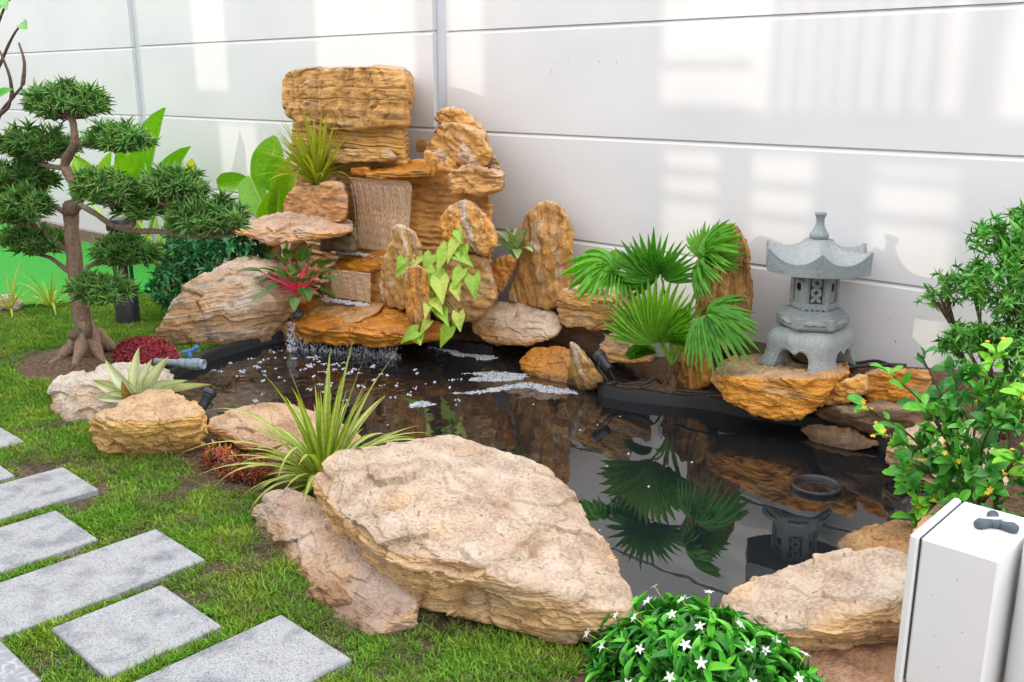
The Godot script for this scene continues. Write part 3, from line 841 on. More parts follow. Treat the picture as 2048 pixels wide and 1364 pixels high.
	rock("rounded_flat_rock","rounded white topped flat stone at the back rim of the pond",V(-4.401,0.026,0.352),[V(-0.324,0.187,0.248),V(-0.202,0.047,0.288),V(-0.003,0.000,0.208),V(0.257,0.047,0.168),V(0.428,0.145,0.088),V(0.385,0.201,0.008),V(-0.340,0.237,0.068),V(-0.028,0.265,-0.072),V(0.199,0.224,-0.102),V(-0.304,0.183,0.048),V(-0.188,0.053,0.088),V(-0.005,0.007,0.008),V(0.201,0.057,-0.032),V(0.229,0.122,-0.112),V(0.130,0.138,-0.192),V(-0.292,0.191,-0.132),V(-0.121,0.180,-0.272),V(-0.021,0.135,-0.302)],{pre='whitetop',n=60,sa=.02,sf=12.,amp=.02,plain=1,seed=33})
	rock("wall_foot_bank","brown cement bank along the wall foot behind the rounded flat rock",V(-4.191,-0.170,0.090),[V(-0.687,0.384,0.050),V(0.678,0.497,0.050),V(0.769,0.207,0.050),V(-0.690,0.000,0.050),V(-0.565,0.359,-0.050),V(0.500,0.433,-0.050),V(0.642,0.213,-0.050),V(-0.647,0.050,-0.050)],{pre='bank',n=40,amp=.02,seed=61})
	rock("overhanging_rock","pale flat rock overhanging dark water under the palm",V(-3.791,0.244,0.280),[V(-0.256,0.208,0.140),V(-0.120,0.254,0.140),V(0.362,0.309,0.140),V(0.418,0.117,0.140),V(0.327,0.025,0.140),V(0.051,0.000,0.140),V(-0.192,0.002,0.140),V(-0.263,0.100,0.140),V(-0.241,0.180,-0.140),V(-0.138,0.180,-0.140),V(0.138,0.198,-0.140),V(0.171,0.087,-0.140),V(0.154,0.032,-0.140),V(0.038,0.003,-0.140),V(-0.191,0.005,-0.140),V(-0.257,0.096,-0.140)],{pre='whitetop',n=56,sa=.012,sf=13.,amp=.016,seed=34})
	rock("low_tan_rock","low tan rock behind the spotlight by the palm",V(-3.379,0.121,0.462),[V(-0.163,0.073,0.138),V(-0.161,0.137,0.038),V(0.128,0.181,0.038),V(0.238,0.119,0.088),V(0.240,0.043,0.138),V(-0.065,0.000,0.158),V(-0.158,0.071,-0.062),V(-0.156,0.089,-0.162),V(-0.009,0.094,-0.162),V(0.065,0.070,-0.112),V(0.105,0.041,-0.062),V(-0.064,0.003,-0.042)],{pre='gold',n=36,sa=.012,sf=18.,amp=.02,seed=35})
	rock("wet_ramp_rock","smooth wet orange rock sloping into the pond",V(-3.923,-0.060,0.626),[V(-0.174,0.080,0.090),V(-0.181,0.164,-0.026),V(0.146,0.187,-0.076),V(0.305,0.010,0.079),V(0.139,0.000,0.133),V(-0.129,0.010,0.100),V(-0.165,0.078,-0.010),V(-0.167,0.121,-0.126),V(0.034,0.117,-0.176),V(0.183,0.023,-0.021),V(0.131,0.004,0.033),V(-0.122,0.013,-0.000)],{pre='wet',n=40,sa=.008,amp=.015,seed=36,wet=1})
	rock("fin_rock","small pointed fin rock at the end of the black rim",V(-3.546,-0.080,0.698),[V(-0.015,0.364,0.152),V(-0.009,0.343,0.102),V(0.093,0.244,0.102),V(0.193,0.162,0.102),V(0.065,0.030,-0.078),V(-0.011,0.000,0.043),V(-0.140,0.000,-0.003),V(-0.006,0.259,0.032),V(-0.026,0.216,-0.018),V(0.014,0.178,-0.018),V(0.053,0.146,-0.018),V(-0.057,0.048,-0.198),V(-0.015,0.007,-0.077),V(-0.139,0.006,-0.123)],{pre='streak',chips=4,p=26.,n=40,sa=.006,amp=.02,seed=37,ax=Vector3(1,.3,0)})
	rock("brown_standing_rock","tall round topped brown rock with dark grooves behind the palm",V(-2.859,0.217,0.220),[V(-0.186,0.633,0.100),V(-0.114,0.723,0.100),V(-0.002,0.771,0.100),V(0.104,0.722,0.100),V(0.176,0.602,0.100),V(0.203,0.391,0.100),V(0.186,0.183,0.100),V(0.047,0.008,0.100),V(-0.157,0.000,0.100),V(-0.180,0.619,-0.100),V(-0.112,0.704,-0.100),V(-0.024,0.674,-0.100),V(0.023,0.587,-0.100),V(0.047,0.506,-0.100),V(0.060,0.399,-0.100),V(0.069,0.280,-0.100),V(0.011,0.117,-0.100),V(-0.153,0.025,-0.100)],{pre='brown',n=68,sa=.03,sf=17.,amp=.02,seed=38,ax=Vector3(1,.05,-.2)})
	rock("glowing_orange_rock","upright orange rock right behind the palm trunk",V(-2.946,0.034,0.420),[V(-0.125,0.243,0.100),V(-0.011,0.318,0.100),V(0.117,0.300,0.100),V(0.165,0.149,0.100),V(0.152,0.050,0.100),V(0.033,0.000,0.100),V(-0.120,0.004,0.100),V(-0.123,0.234,-0.100),V(-0.047,0.217,-0.100),V(0.000,0.180,-0.100),V(0.022,0.113,-0.100),V(0.030,0.067,-0.100),V(0.026,0.005,-0.100),V(-0.119,0.009,-0.100)],{pre='orange',n=40,sa=.012,sf=14.,amp=.025,seed=39,ax=Vector3(1,.2,0)})
	rock("lantern_plinth_rock","large orange flat topped rock carrying the stone lantern",V(-2.346,0.081,0.572),[V(-0.296,0.144,0.168),V(-0.055,0.177,0.188),V(0.215,0.216,0.168),V(0.344,0.248,0.108),V(0.378,0.241,-0.022),V(-0.278,0.045,0.188),V(-0.220,0.023,0.198),V(-0.002,0.000,0.208),V(0.217,0.020,0.168),V(0.316,0.114,0.108),V(-0.469,0.109,-0.272),V(-0.272,0.144,-0.552),V(0.169,0.204,-0.522),V(-0.272,0.146,0.148),V(-0.047,0.177,0.168),V(0.207,0.213,0.148),V(0.327,0.242,0.088),V(0.313,0.220,-0.042),V(-0.254,0.053,0.168),V(-0.200,0.033,0.178),V(0.004,0.011,0.188),V(0.193,0.046,0.148),V(0.271,0.121,0.088),V(-0.411,0.094,-0.292),V(-0.274,0.107,-0.572),V(0.097,0.161,-0.542)],{pre='orangeplate',n=76,sa=.01,sf=9.,amp=.03,chips=5,seed=40,p=22.})
	rock("dark_orange_rock","rough orange rock tucked beside the lantern rock",V(-1.978,0.154,0.450),[V(-0.108,0.093,0.150),V(0.021,0.155,0.150),V(0.132,0.210,0.150),V(0.147,0.135,0.150),V(0.056,0.062,0.150),V(-0.073,0.000,0.150),V(-0.103,0.057,-0.150),V(-0.030,0.093,-0.150),V(0.006,0.100,-0.150),V(0.012,0.066,-0.150),V(0.015,0.048,-0.150),V(-0.074,0.001,-0.150)],{pre='orange',n=34,sa=.012,amp=.025,seed=41})
	rock("wall_end_rock","long orange rock with a pale top against the wall beyond the lantern",V(-1.774,0.154,0.270),[V(-0.179,0.153,0.150),V(-0.078,0.203,0.150),V(0.160,0.238,0.150),V(0.180,0.183,0.150),V(0.176,0.091,0.150),V(0.037,0.027,0.150),V(-0.129,0.000,0.150),V(-0.144,0.110,-0.150),V(-0.081,0.119,-0.150),V(0.040,0.138,-0.150),V(0.050,0.110,-0.150),V(0.065,0.067,-0.150),V(0.030,0.028,-0.150),V(-0.127,0.002,-0.150)],{pre='orangeplate',n=44,sa=.014,sf=16.,amp=.02,seed=42})
	rock("cement_bank","grey brown cement bank between the lantern rock and the water",V(-1.867,-0.050,0.385),[V(-0.393,0.000,-0.026),V(-0.211,0.190,0.215),V(0.057,0.267,0.115),V(0.314,0.311,0.215),V(0.293,0.050,0.082),V(0.035,0.000,-0.000),V(-0.375,0.001,-0.226),V(-0.137,0.160,0.015),V(0.012,0.183,-0.085),V(0.178,0.226,0.015),V(0.200,0.053,-0.118),V(0.027,0.002,-0.200)],{pre='bank',n=34,amp=.02,seed=43})
	rock("half_sunk_stone","leaf shaped orange stone half sunk in the pond",V(-2.000,-0.050,0.551),[V(-0.192,0.050,0.043),V(-0.102,0.080,-0.022),V(0.058,0.090,-0.029),V(0.212,0.050,-0.038),V(0.131,0.010,0.087),V(-0.088,0.000,0.080),V(-0.159,0.048,0.003),V(-0.083,0.062,-0.062),V(0.034,0.069,-0.069),V(0.146,0.039,-0.078),V(0.124,0.013,0.047),V(-0.081,0.003,0.040)],{pre='gold',n=36,sa=.01,sf=18.,amp=.014,seed=44})
	rock("banded_rock","cream and orange banded rock under the yellow flowered shrub",V(-1.362,-0.060,0.820),[V(-0.268,0.180,0.048),V(-0.255,0.060,-0.002),V(-0.074,0.020,0.066),V(0.058,0.000,0.055),V(0.226,0.000,0.009),V(-0.222,0.260,-0.011),V(-0.044,0.320,-0.136),V(0.283,0.340,0.168),V(0.367,0.240,0.343),V(-0.252,0.175,-0.072),V(-0.242,0.062,-0.122),V(-0.071,0.026,-0.054),V(0.054,0.007,-0.065),V(0.182,0.015,-0.111),V(-0.190,0.229,-0.131),V(-0.054,0.244,-0.256),V(0.213,0.291,0.048),V(0.289,0.235,0.223)],{pre='striped2',n=64,sa=.014,sf=20.,amp=.02,seed=45})
	rock("black_wet_rock","black wet rock at the water's edge below the banded rock",V(-1.319,-0.060,1.231),[V(-0.120,0.000,0.064),V(-0.141,0.040,-0.113),V(-0.049,0.080,-0.207),V(0.122,0.110,-0.075),V(0.194,0.100,0.243),V(0.021,0.040,0.238),V(-0.113,0.003,0.014),V(-0.126,0.029,-0.163),V(-0.060,0.040,-0.257),V(0.078,0.079,-0.125),V(0.172,0.106,0.193),V(0.023,0.046,0.188)],{pre='black',n=40,sa=.01,sf=22.,amp=.016,seed=46,wet=1})
	rock("pink_rock","pinkish rock behind the white cabinet",V(-1.108,0.050,1.591),[V(-0.078,0.050,0.105),V(-0.074,0.110,-0.026),V(0.020,0.150,-0.150),V(0.185,0.150,0.163),V(-0.012,0.000,0.158),V(-0.074,0.051,0.005),V(-0.066,0.083,-0.126),V(-0.016,0.081,-0.250),V(0.125,0.131,0.063),V(-0.010,0.006,0.058)],{pre='pinkgold',n=30,amp=.02,seed=47})
	rock("shallow_rock","flat olive brown rock just breaking the water",V(-1.322,-0.050,1.585),[V(-0.161,0.000,0.124),V(-0.145,0.030,-0.021),V(-0.078,0.050,-0.155),V(0.090,0.100,-0.186),V(0.264,0.110,0.186),V(0.055,0.020,0.202),V(-0.149,0.005,0.074),V(-0.125,0.025,-0.071),V(-0.077,0.019,-0.205),V(0.043,0.053,-0.236),V(0.228,0.109,0.136),V(0.055,0.026,0.152)],{pre='olive',n=44,sa=.012,sf=14.,amp=.012,seed=48,wet=1})
	rock("front_slab_rock","broad pale rock with layered tan edge beside the white cabinet",V(-1.221,-0.024,2.373),[V(-0.267,0.124,0.253),V(-0.237,0.054,0.264),V(-0.217,0.004,0.189),V(-0.084,0.004,0.228),V(0.088,0.004,0.119),V(0.291,0.004,-0.100),V(-0.023,0.154,0.342),V(0.110,0.194,0.235),V(0.291,0.224,0.001),V(-0.221,0.154,0.069),V(-0.073,0.224,-0.120),V(0.026,0.244,-0.240),V(0.143,0.244,-0.288),V(0.275,0.224,-0.252),V(-0.208,0.136,0.153),V(-0.218,0.063,0.164),V(-0.202,0.013,0.089),V(-0.076,0.015,0.128),V(0.082,0.010,0.019),V(0.228,0.000,-0.200),V(-0.016,0.160,0.242),V(0.106,0.193,0.135),V(0.272,0.214,-0.099),V(-0.186,0.141,-0.031),V(-0.083,0.155,-0.220),V(-0.023,0.153,-0.340),V(0.060,0.148,-0.388),V(0.164,0.140,-0.352)],{pre='bigpale',n=96,sa=.02,sf=16.,amp=.022,plain=1,frac=.008,seed=49,p=22.})
	rock("earth_bank_rock","smooth reddish cement bank in front of the broad pale rock",V(-1.095,-0.048,2.581),[V(-0.253,0.048,0.197),V(-0.175,0.068,0.023),V(0.175,0.108,-0.261),V(0.305,0.108,0.041),V(-0.017,0.028,0.250),V(-0.172,0.063,0.097),V(-0.127,0.037,-0.077),V(0.060,0.000,-0.361),V(0.218,0.079,-0.059),V(-0.013,0.034,0.150)],{pre='bank2',n=40,amp=.012,seed=50})
	rock("gap_stone","small brown stone between the two big front rocks",V(-1.625,-0.086,2.727),[V(-0.093,0.066,0.082),V(-0.015,0.166,0.126),V(0.036,0.186,0.092),V(0.085,0.166,0.034),V(0.090,0.066,-0.087),V(0.015,0.046,0.054),V(-0.088,0.066,-0.018),V(-0.007,0.137,0.026),V(0.002,0.118,-0.008),V(-0.002,0.085,-0.066),V(-0.036,0.000,-0.187),V(0.012,0.046,-0.046)],{pre='bank2',n=30,amp=.02,seed=51})
	rock("big_front_boulder","biggest pale pink flat topped boulder on the grass side of the pond",V(-2.379,0.020,2.860),[V(-0.667,0.220,0.240),V(-0.679,0.260,0.185),V(-0.682,0.270,0.020),V(-0.660,0.250,-0.149),V(-0.439,0.280,-0.263),V(-0.377,0.300,-0.305),V(-0.325,0.290,-0.341),V(-0.031,0.250,-0.434),V(0.085,0.200,-0.437),V(0.376,0.180,-0.203),V(0.505,0.160,-0.174),V(0.644,0.140,-0.038),V(0.784,0.120,0.031),V(0.799,0.060,0.075),V(0.721,0.000,0.157),V(0.516,0.000,0.189),V(0.160,0.000,0.375),V(-0.609,0.060,0.239),V(-0.663,0.130,0.239),V(-0.469,0.250,0.330),V(0.257,0.270,0.480),V(0.780,0.160,0.112),V(-0.603,0.225,0.210),V(-0.619,0.260,0.155),V(-0.549,0.246,-0.010),V(-0.567,0.209,-0.179),V(-0.428,0.260,-0.293),V(-0.365,0.235,-0.335),V(-0.328,0.223,-0.371),V(-0.096,0.183,-0.464),V(0.002,0.141,-0.467),V(0.345,0.170,-0.233),V(0.400,0.137,-0.204),V(0.607,0.138,-0.068),V(0.669,0.125,0.001),V(0.687,0.079,0.045),V(0.690,0.013,0.127),V(0.497,0.015,0.159),V(0.174,0.025,0.345),V(-0.549,0.076,0.209),V(-0.599,0.141,0.209),V(-0.413,0.257,0.300),V(0.271,0.282,0.450),V(0.744,0.162,0.082)],{pre='bigpale',n=132,sa=.014,sf=15.,amp=.03,plain=1,seed=52,p=26.,dents=1})
	rock("leaning_front_rock","lumpy tan rock leaning under the biggest boulder on the grass",V(-2.815,-0.040,3.183),[V(-0.563,0.140,-0.028),V(-0.518,0.180,-0.036),V(-0.418,0.200,-0.080),V(-0.139,0.190,-0.100),V(0.192,0.170,-0.045),V(0.480,0.160,0.025),V(0.670,0.120,0.134),V(0.623,0.040,0.110),V(0.607,0.020,0.196),V(0.508,0.020,0.279),V(0.104,0.000,0.212),V(-0.174,0.000,0.131),V(-0.436,0.010,0.050),V(-0.519,0.080,-0.009),V(-0.503,0.098,-0.148),V(-0.441,0.101,-0.156),V(-0.377,0.077,-0.200),V(-0.220,0.041,-0.220),V(0.008,0.053,-0.165),V(0.222,0.074,-0.095),V(0.449,0.095,0.014),V(0.405,0.035,-0.010),V(0.524,0.033,0.076),V(0.491,0.029,0.159),V(0.105,0.007,0.092),V(-0.164,0.003,0.011),V(-0.416,0.007,-0.070),V(-0.499,0.070,-0.129)],{pre='bigpale',n=88,sa=.006,amp=.024,frac=.012,chips=7,p=20.,seed=53})
	rock("tucked_stone","small brown stone tucked in the grass under the leaning rock",V(-2.577,-0.060,3.348),[V(-0.062,0.080,0.085),V(-0.034,0.130,0.062),V(0.040,0.140,0.019),V(0.151,0.120,0.031),V(0.098,0.030,0.027),V(0.021,0.030,0.076),V(-0.061,0.077,-0.015),V(-0.057,0.075,-0.038),V(-0.074,0.032,-0.081),V(-0.019,0.032,-0.069),V(-0.018,0.000,-0.073),V(0.015,0.029,-0.024)],{pre='bank2',n=26,amp=.02,seed=54})
	rock("smooth_flat_rock","smooth pale flat rock between the pond and the striped leaf plant",V(-4.042,-0.030,2.575),[V(-0.230,0.130,0.289),V(-0.308,0.170,0.183),V(-0.253,0.170,-0.056),V(-0.031,0.160,-0.167),V(0.307,0.130,-0.228),V(0.427,0.090,-0.193),V(0.470,0.010,0.071),V(0.212,0.000,0.148),V(-0.067,0.030,0.193),V(-0.228,0.080,0.261),V(-0.199,0.134,0.189),V(-0.237,0.160,0.083),V(-0.262,0.113,-0.156),V(-0.142,0.089,-0.267),V(0.021,0.035,-0.328),V(0.198,0.035,-0.293),V(0.379,0.015,-0.029),V(0.201,0.006,0.048),V(-0.057,0.036,0.093),V(-0.200,0.086,0.161)],{pre='pinkgold',n=70,sa=.008,sf=18.,amp=.012,seed=55})
	rock("keyhole_boulder","squarish golden boulder with one round hole in its side",V(-4.426,-0.040,3.028),[V(-0.181,0.240,0.268),V(-0.192,0.280,0.090),V(-0.111,0.290,-0.111),V(0.122,0.280,-0.124),V(0.219,0.230,-0.152),V(0.224,0.140,-0.130),V(0.195,0.020,-0.097),V(0.094,0.010,0.026),V(-0.020,0.000,0.178),V(-0.172,0.020,0.216),V(-0.171,0.160,0.271),V(0.208,0.280,0.248),V(0.359,0.260,-0.035),V(-0.151,0.241,0.168),V(-0.173,0.253,-0.010),V(-0.211,0.206,-0.211),V(-0.096,0.171,-0.224),V(-0.048,0.132,-0.252),V(-0.031,0.077,-0.230),V(-0.030,0.006,-0.197),V(0.076,0.014,-0.074),V(-0.012,0.012,0.078),V(-0.150,0.033,0.116),V(-0.141,0.167,0.171),V(0.210,0.278,0.148),V(0.183,0.201,-0.135)],{pre='gold2',n=88,sa=.022,sf=13.,amp=.03,seed=56,p=22.,hole=1})
	rock("white_grey_rock","long pale grey rock with a white sheen at the pond corner",V(-5.214,-0.030,2.903),[V(-0.299,0.150,0.237),V(-0.312,0.180,0.118),V(-0.170,0.200,0.023),V(-0.114,0.220,-0.088),V(0.154,0.210,-0.258),V(0.348,0.180,-0.232),V(0.499,0.150,-0.111),V(0.308,0.010,0.076),V(0.183,0.000,0.239),V(0.057,0.000,0.292),V(-0.230,0.030,0.255),V(-0.264,0.152,0.137),V(-0.262,0.165,0.018),V(-0.175,0.190,-0.077),V(-0.217,0.147,-0.188),V(-0.106,0.112,-0.358),V(0.059,0.095,-0.332),V(0.238,0.094,-0.211),V(0.235,0.019,-0.024),V(0.187,0.011,0.139),V(0.077,0.014,0.192),V(-0.197,0.041,0.155)],{pre='palegrey',n=80,sa=.006,amp=.04,plain=1,seed=57})
	rock("lawn_stone","small white stone at the lawn's edge beside the yellow grass",V(-8.269,-0.011,2.279),[V(-0.074,0.011,0.131),V(-0.039,0.111,0.073),V(0.095,0.131,0.024),V(0.218,0.071,-0.002),V(0.226,0.011,0.024),V(-0.068,0.013,0.031),V(-0.055,0.095,-0.027),V(-0.129,0.046,-0.076),V(-0.124,0.013,-0.102),V(-0.050,0.000,-0.076)],{pre='palegrey',n=20,amp=.02,seed=58})

# ------------------------------------------------------------------ the setting
func pond_distance(x: float, z: float) -> float:
	# metres from the pond's edge, negative inside
	var p := Vector2(x, z)
	var best := 1e9
	for i in pond.size():
		var a := pond[i]
		var b := pond[(i + 1) % pond.size()]
		best = minf(best, p.distance_squared_to(Geometry2D.get_closest_point_to_segment(p, a, b)))
	best = sqrt(best)
	return -best if Geometry2D.is_point_in_polygon(p, pond) else best

func bed_height(x: float, z: float) -> float:
	var h := (0.05 * smoothstep(0.85, 0.6, z) + 0.20 * smoothstep(0.45, 0.12, z)) * smoothstep(-3.6, -2.9, x)
	h += 0.10 * smoothstep(-2.1, -1.3, x) * smoothstep(2.0, 1.2, z)
	return h

func ground_height(x: float, z: float) -> float:
	var h := 0.012 * n1.get_noise_2d(x * 1.3, z * 1.3) - 0.004
	h += bed_height(x, z)
	h += 0.05 * smoothstep(0.42, 0.1, Vector2(x + 6.28, z - 2.55).length())
	if x > -6.3 and x < -0.5 and z < 3.6:
		var d := pond_distance(x, z)
		h = lerpf(h, -0.5, smoothstep(0.02, -0.08, d))
	return h

func build_setting() -> void:
	var ctrl := [V(-5.42, 0, 2.52), V(-5.55, 0, 2.35), V(-5.68, 0, 2.1), V(-5.80, 0, 1.8), V(-5.82, 0, 1.35), V(-5.6, 0, 0.9), V(-4.9, 0, 0.45), V(-4.3, 0, 0.2), V(-3.7, 0, 0.15), V(-3.32, 0, 0.45), V(-3.40, 0, 0.76), V(-3.09, 0, 0.715), V(-2.79, 0, 0.575), V(-2.47, 0, 0.52), V(-2.21, 0, 0.46), V(-1.85, 0, 0.46), V(-1.5, 0, 0.8), V(-1.15, 0, 1.1), V(-1.0, 0, 1.7), V(-1.15, 0, 2.1), V(-1.5, 0, 2.72), V(-1.9, 0, 2.95), V(-2.4, 0, 2.75), V(-3.0, 0, 2.5), V(-3.7, 0, 2.42), V(-4.3, 0, 2.57), V(-4.9, 0, 2.72), V(-5.42, 0, 2.52)]
	for p in curve(ctrl, 3).slice(0, -1):
		pond.append(Vector2(p.x, p.z))
	# ground: one sheet, fine near the pond
	var xs := PackedFloat32Array([-60, -40, -30, -24, -20, -17, -15, -13, -12, -11, -10.3, -9.7, -9.3])
	var x := -9.0
	while x < 1.4:
		xs.append(x)
		x += 0.045
	xs.append_array(PackedFloat32Array([1.6, 2, 3, 5, 8, 14, 24, 40, 60]))
	var zs := PackedFloat32Array([-60, -30, -10, -4, -1.5, -0.5])
	var z := -0.12
	while z < 4.9:
		zs.append(z)
		z += 0.045
	zs.append_array(PackedFloat32Array([5.2, 6, 8, 12, 20, 35, 60]))
	var vs := PackedVector3Array()
	var cols := PackedColorArray()
	for zz in zs:
		for xx in xs:
			var h := ground_height(xx, zz)
			vs.append(V(xx, h, zz))
			var q := n1.get_noise_2d(xx * 2.2, zz * 2.2)
			var col := Color(0.12, 0.095, 0.05).lerp(Color(0.19, 0.125, 0.07), clampf(0.5 + q, 0.0, 1.0))
			var s := bare_soil(xx, zz)
			col = col.lerp(Color(0.21, 0.115, 0.06) * (1.0 + 0.4 * q), s)
			if h < -0.06:
				col = Color(0.012, 0.013, 0.013)
			col.a = 1.0
			cols.append(col)
	var idx := PackedInt32Array()
	var nx := xs.size()
	for j in zs.size() - 1:
		for i in nx - 1:
			var a := j * nx + i
			idx.append_array(PackedInt32Array([a, a + 1, a + nx + 1, a, a + nx + 1, a + nx]))
	struct("ground", grid_mesh(vs, cols, idx), M["soil"])

	build_water()
	# rim of black liner standing round the pond
	var st := surf()
	var prof := [Vector2(-0.01, -0.3), Vector2(-0.006, 0.018), Vector2(0.004, 0.03), Vector2(0.032, 0.034), Vector2(0.044, 0.024), Vector2(0.05, -0.1)]
	var pn := pond.size()
	for i in pn:
		if pond[i].y < 0.68 and pond[i].x < -3.3:
			continue
		for k in prof.size() - 1:
			var pq := []
			for ij in [[i, k], [(i + 1) % pn, k], [(i + 1) % pn, k + 1], [i, k + 1]]:
				var c := pond[ij[0]]
				var t := (pond[(ij[0] + 1) % pn] - pond[(ij[0] + pn - 1) % pn]).normalized()
				var nrm := Vector2(-t.y, t.x)
				if Geometry2D.is_point_in_polygon(c + nrm * 0.03, pond):
					nrm = -nrm
				var wob := 0.012 * n1.get_noise_2d(c.x * 3.0, c.y * 3.0)
				var lift := 0.0 * smoothstep(-3.5, -3.0, c.x) * smoothstep(1.0, 0.8, c.y)
				pq.append(V(c.x + nrm.x * (prof[ij[1]].x + wob), prof[ij[1]].y + lift + wob, c.y + nrm.y * (prof[ij[1]].x + wob)))
			for v in [pq[0], pq[1], pq[2], pq[0], pq[2], pq[3]]:
				st.add_vertex(v)
	var rim := obj("pond_liner", smooth(st), M["liner"])
	tag(rim, "black rubber liner standing up as a rim round the pond", "pond liner")

	# garden wall of precast panels between posts
	var wall := thing("garden_wall", V(0, 0, 0), "long white boundary wall of wide horizontal panels with grooves between them", "wall")
	var edges := [-0.4, 0.015, 0.724, 1.428, 2.138, 2.846, 3.3]
	var posts := [[-15.02, -14.86], [-10.36, -10.18], [-5.625, -5.475], [-0.90, -0.75], [3.85, 4.0]]
	for b in 5:
		var u0: float = -20.0 if b == 0 else posts[b - 1][1] + 0.002
		var u1: float = posts[b][0] - 0.002
		var dy := 0.010 if b == 2 else 0.0
		for k in edges.size() - 1:
			var y0: float = edges[k] + dy
			var y1: float = edges[k + 1] + dy
			var s2 := surf()
			var pr := [Vector2(-0.12, y0), Vector2(0.0, y0), Vector2(0.0, y1 - 0.03), Vector2(-0.016, y1 - 0.0055), Vector2(-0.016, y1 - 0.0015), Vector2(-0.12, y1 - 0.0015)]
			for e in pr.size():
				var a: Vector2 = pr[e]
				var c: Vector2 = pr[(e + 1) % pr.size()]
				quad(s2, V(u0, a.y, a.x), V(u1, a.y, a.x), V(u1, c.y, c.x), V(u0, c.y, c.x))
			for e in [[u0, 1.0], [u1, -1.0]]:
				for tri in [[0, 1, 2], [0, 2, 3], [0, 3, 5]]:
					for m in (tri if e[1] < 0 else [tri[0], tri[2], tri[1]]):
						s2.add_vertex(V(e[0], pr[m].y, pr[m].x))
			obj("wall_panel", flat(s2), M["white_paint"], wall)
		var s3 := surf()
		bevel_box(s3, V(posts[b][0], -0.4, -0.2), V(posts[b][1], 3.32, -0.045), 0.004)
		obj("wall_post", flat(s3), M["shaded_post_paint"], wall)

	# small chips in the paint
	for q in [[-4.42, 1.90], [-4.36, 1.86], [-4.30, 1.92], [-4.45, 1.84], [-4.04, 1.90], [-3.90, 1.895], [-4.28, 0.86], [-1.95, 0.40], [-2.0, 0.52]]:
		var s4 := surf()
		var hgt := R(0.003, 0.009)
		bevel_box(s4, V(q[0] - R(0.001, 0.002), q[1] - hgt, -0.001), V(q[0] + R(0.001, 0.002), q[1] + hgt, 0.001), 0.0004)
		obj("paint_chip", flat(s4), M["dark_gap"] if q[0] > -4.1 else M["lantern_smooth"], wall)

	# artificial turf with its flat border
	var tp := PackedVector2Array([Vector2(-8.44, 2.9), Vector2(-8.07, 1.95), Vector2(-7.95, 1.5), Vector2(-7.93, 1.23), Vector2(-8.1, 0.98), Vector2(-8.74, 0.69), Vector2(-9.36, 0.56), Vector2(-11.01, 0.45), Vector2(-14.0, 0.5), Vector2(-14.0, 2.9)])
	var t := struct("artificial_turf_ground", prism(tp, -0.01, 0.022), M["turf"])
	tag(t, "bright green artificial turf laid beside the lawn", "artificial turf")
	# terrace paving at the viewer's feet
	var tst := surf()
	bevel_box(tst, V(-6.5, -0.1, 4.285), V(-2.755, 0.05, 6.0), 0.006)
	struct("terrace_paving", flat(tst), M["marble"])
	build_unseen_wall()

func build_unseen_wall() -> void:
	# wall out of view, its openings placed to shape the sun into patches
	var unseen_wall := thing("unseen_screen_wall", V(0, 0, 6.3), "tall white wall out of view, its openings placed to shape sun patches on the boundary wall", "wall")
	var k := 6.3 / 0.32
	var du := -0.27506 * k
	var dy := 0.14142 * k
	var holes := []
	for q in [[-9.1, -8.52, 1.70, 2.75], [-8.75, -8.1, 0.85, 1.42], [-7.1, -5.85, 1.35, 2.75], [-5.46, -5.12, 1.52, 2.75], [-3.58, -2.98, 1.64, 2.75], [-2.93, -1.78, 1.62, 2.75], [-1.60, -1.2, 1.60, 2.6], [-3.53, -3.14, 0.25, 1.39], [-2.91, -2.52, 0.2, 1.40], [-2.19, -1.73, -0.1, 1.37]]:
		holes.append([q[0] + du - 0.03, q[1] + du + 0.03, q[2] + dy, q[3] + dy])
	var us := [-24.0, 1.0]
	var ys := [-0.2, 5.9]
	for h in holes:
		us.append(h[0])
		us.append(h[1])
		ys.append(h[2])
		ys.append(h[3])
	us.sort()
	ys.sort()
	var st := surf()
	for j in ys.size() - 1:
		var run = null
		for i in us.size():
			var open := i == us.size() - 1
			if not open:
				var c := Vector2((us[i] + us[i + 1]) / 2.0, (ys[j] + ys[j + 1]) / 2.0)
				for h in holes:
					if c.x > h[0] and c.x < h[1] and c.y > h[2] and c.y < h[3]:
						open = true
			if not open and run == null:
				run = us[i]
			if open and run != null:
				if ys[j + 1] - ys[j] > 0.001:
					bevel_box(st, V(run, ys[j] + 0.0005, 0.0), V(us[i], ys[j + 1] - 0.0005, 0.08), 0.0005)
				run = null
	obj("wall_panel", flat(st), M["white_paint"], unseen_wall)
	# bars in the openings, out of view, placed to stripe the sun patches
	for x: float in [-2.80, -2.68, -2.56, -2.45, -2.33, -2.20, -2.06, -1.93]:
		var s := surf()
		bevel_box(s, V(x + du - 0.03, 1.64 + dy, 0.02), V(x + du + 0.03, 2.75 + dy, 0.06), 0.004)
		obj("bar", flat(s), M["white_paint"], unseen_wall)
	for q in [[-3.53, -3.14, 1.22], [-3.53, -3.14, 1.06], [-2.91, -2.52, 1.18], [-2.91, -2.52, 1.0], [-2.19, -1.73, 1.26], [-2.19, -1.73, 1.05], [-3.58, -2.98, 1.86]]:
		var s := surf()
		bevel_box(s, V(q[0] + du - 0.02, q[2] + dy, 0.02), V(q[1] + du + 0.02, q[2] + dy + 0.05, 0.05), 0.004)
		obj("bar", flat(s), M["white_paint"], unseen_wall)

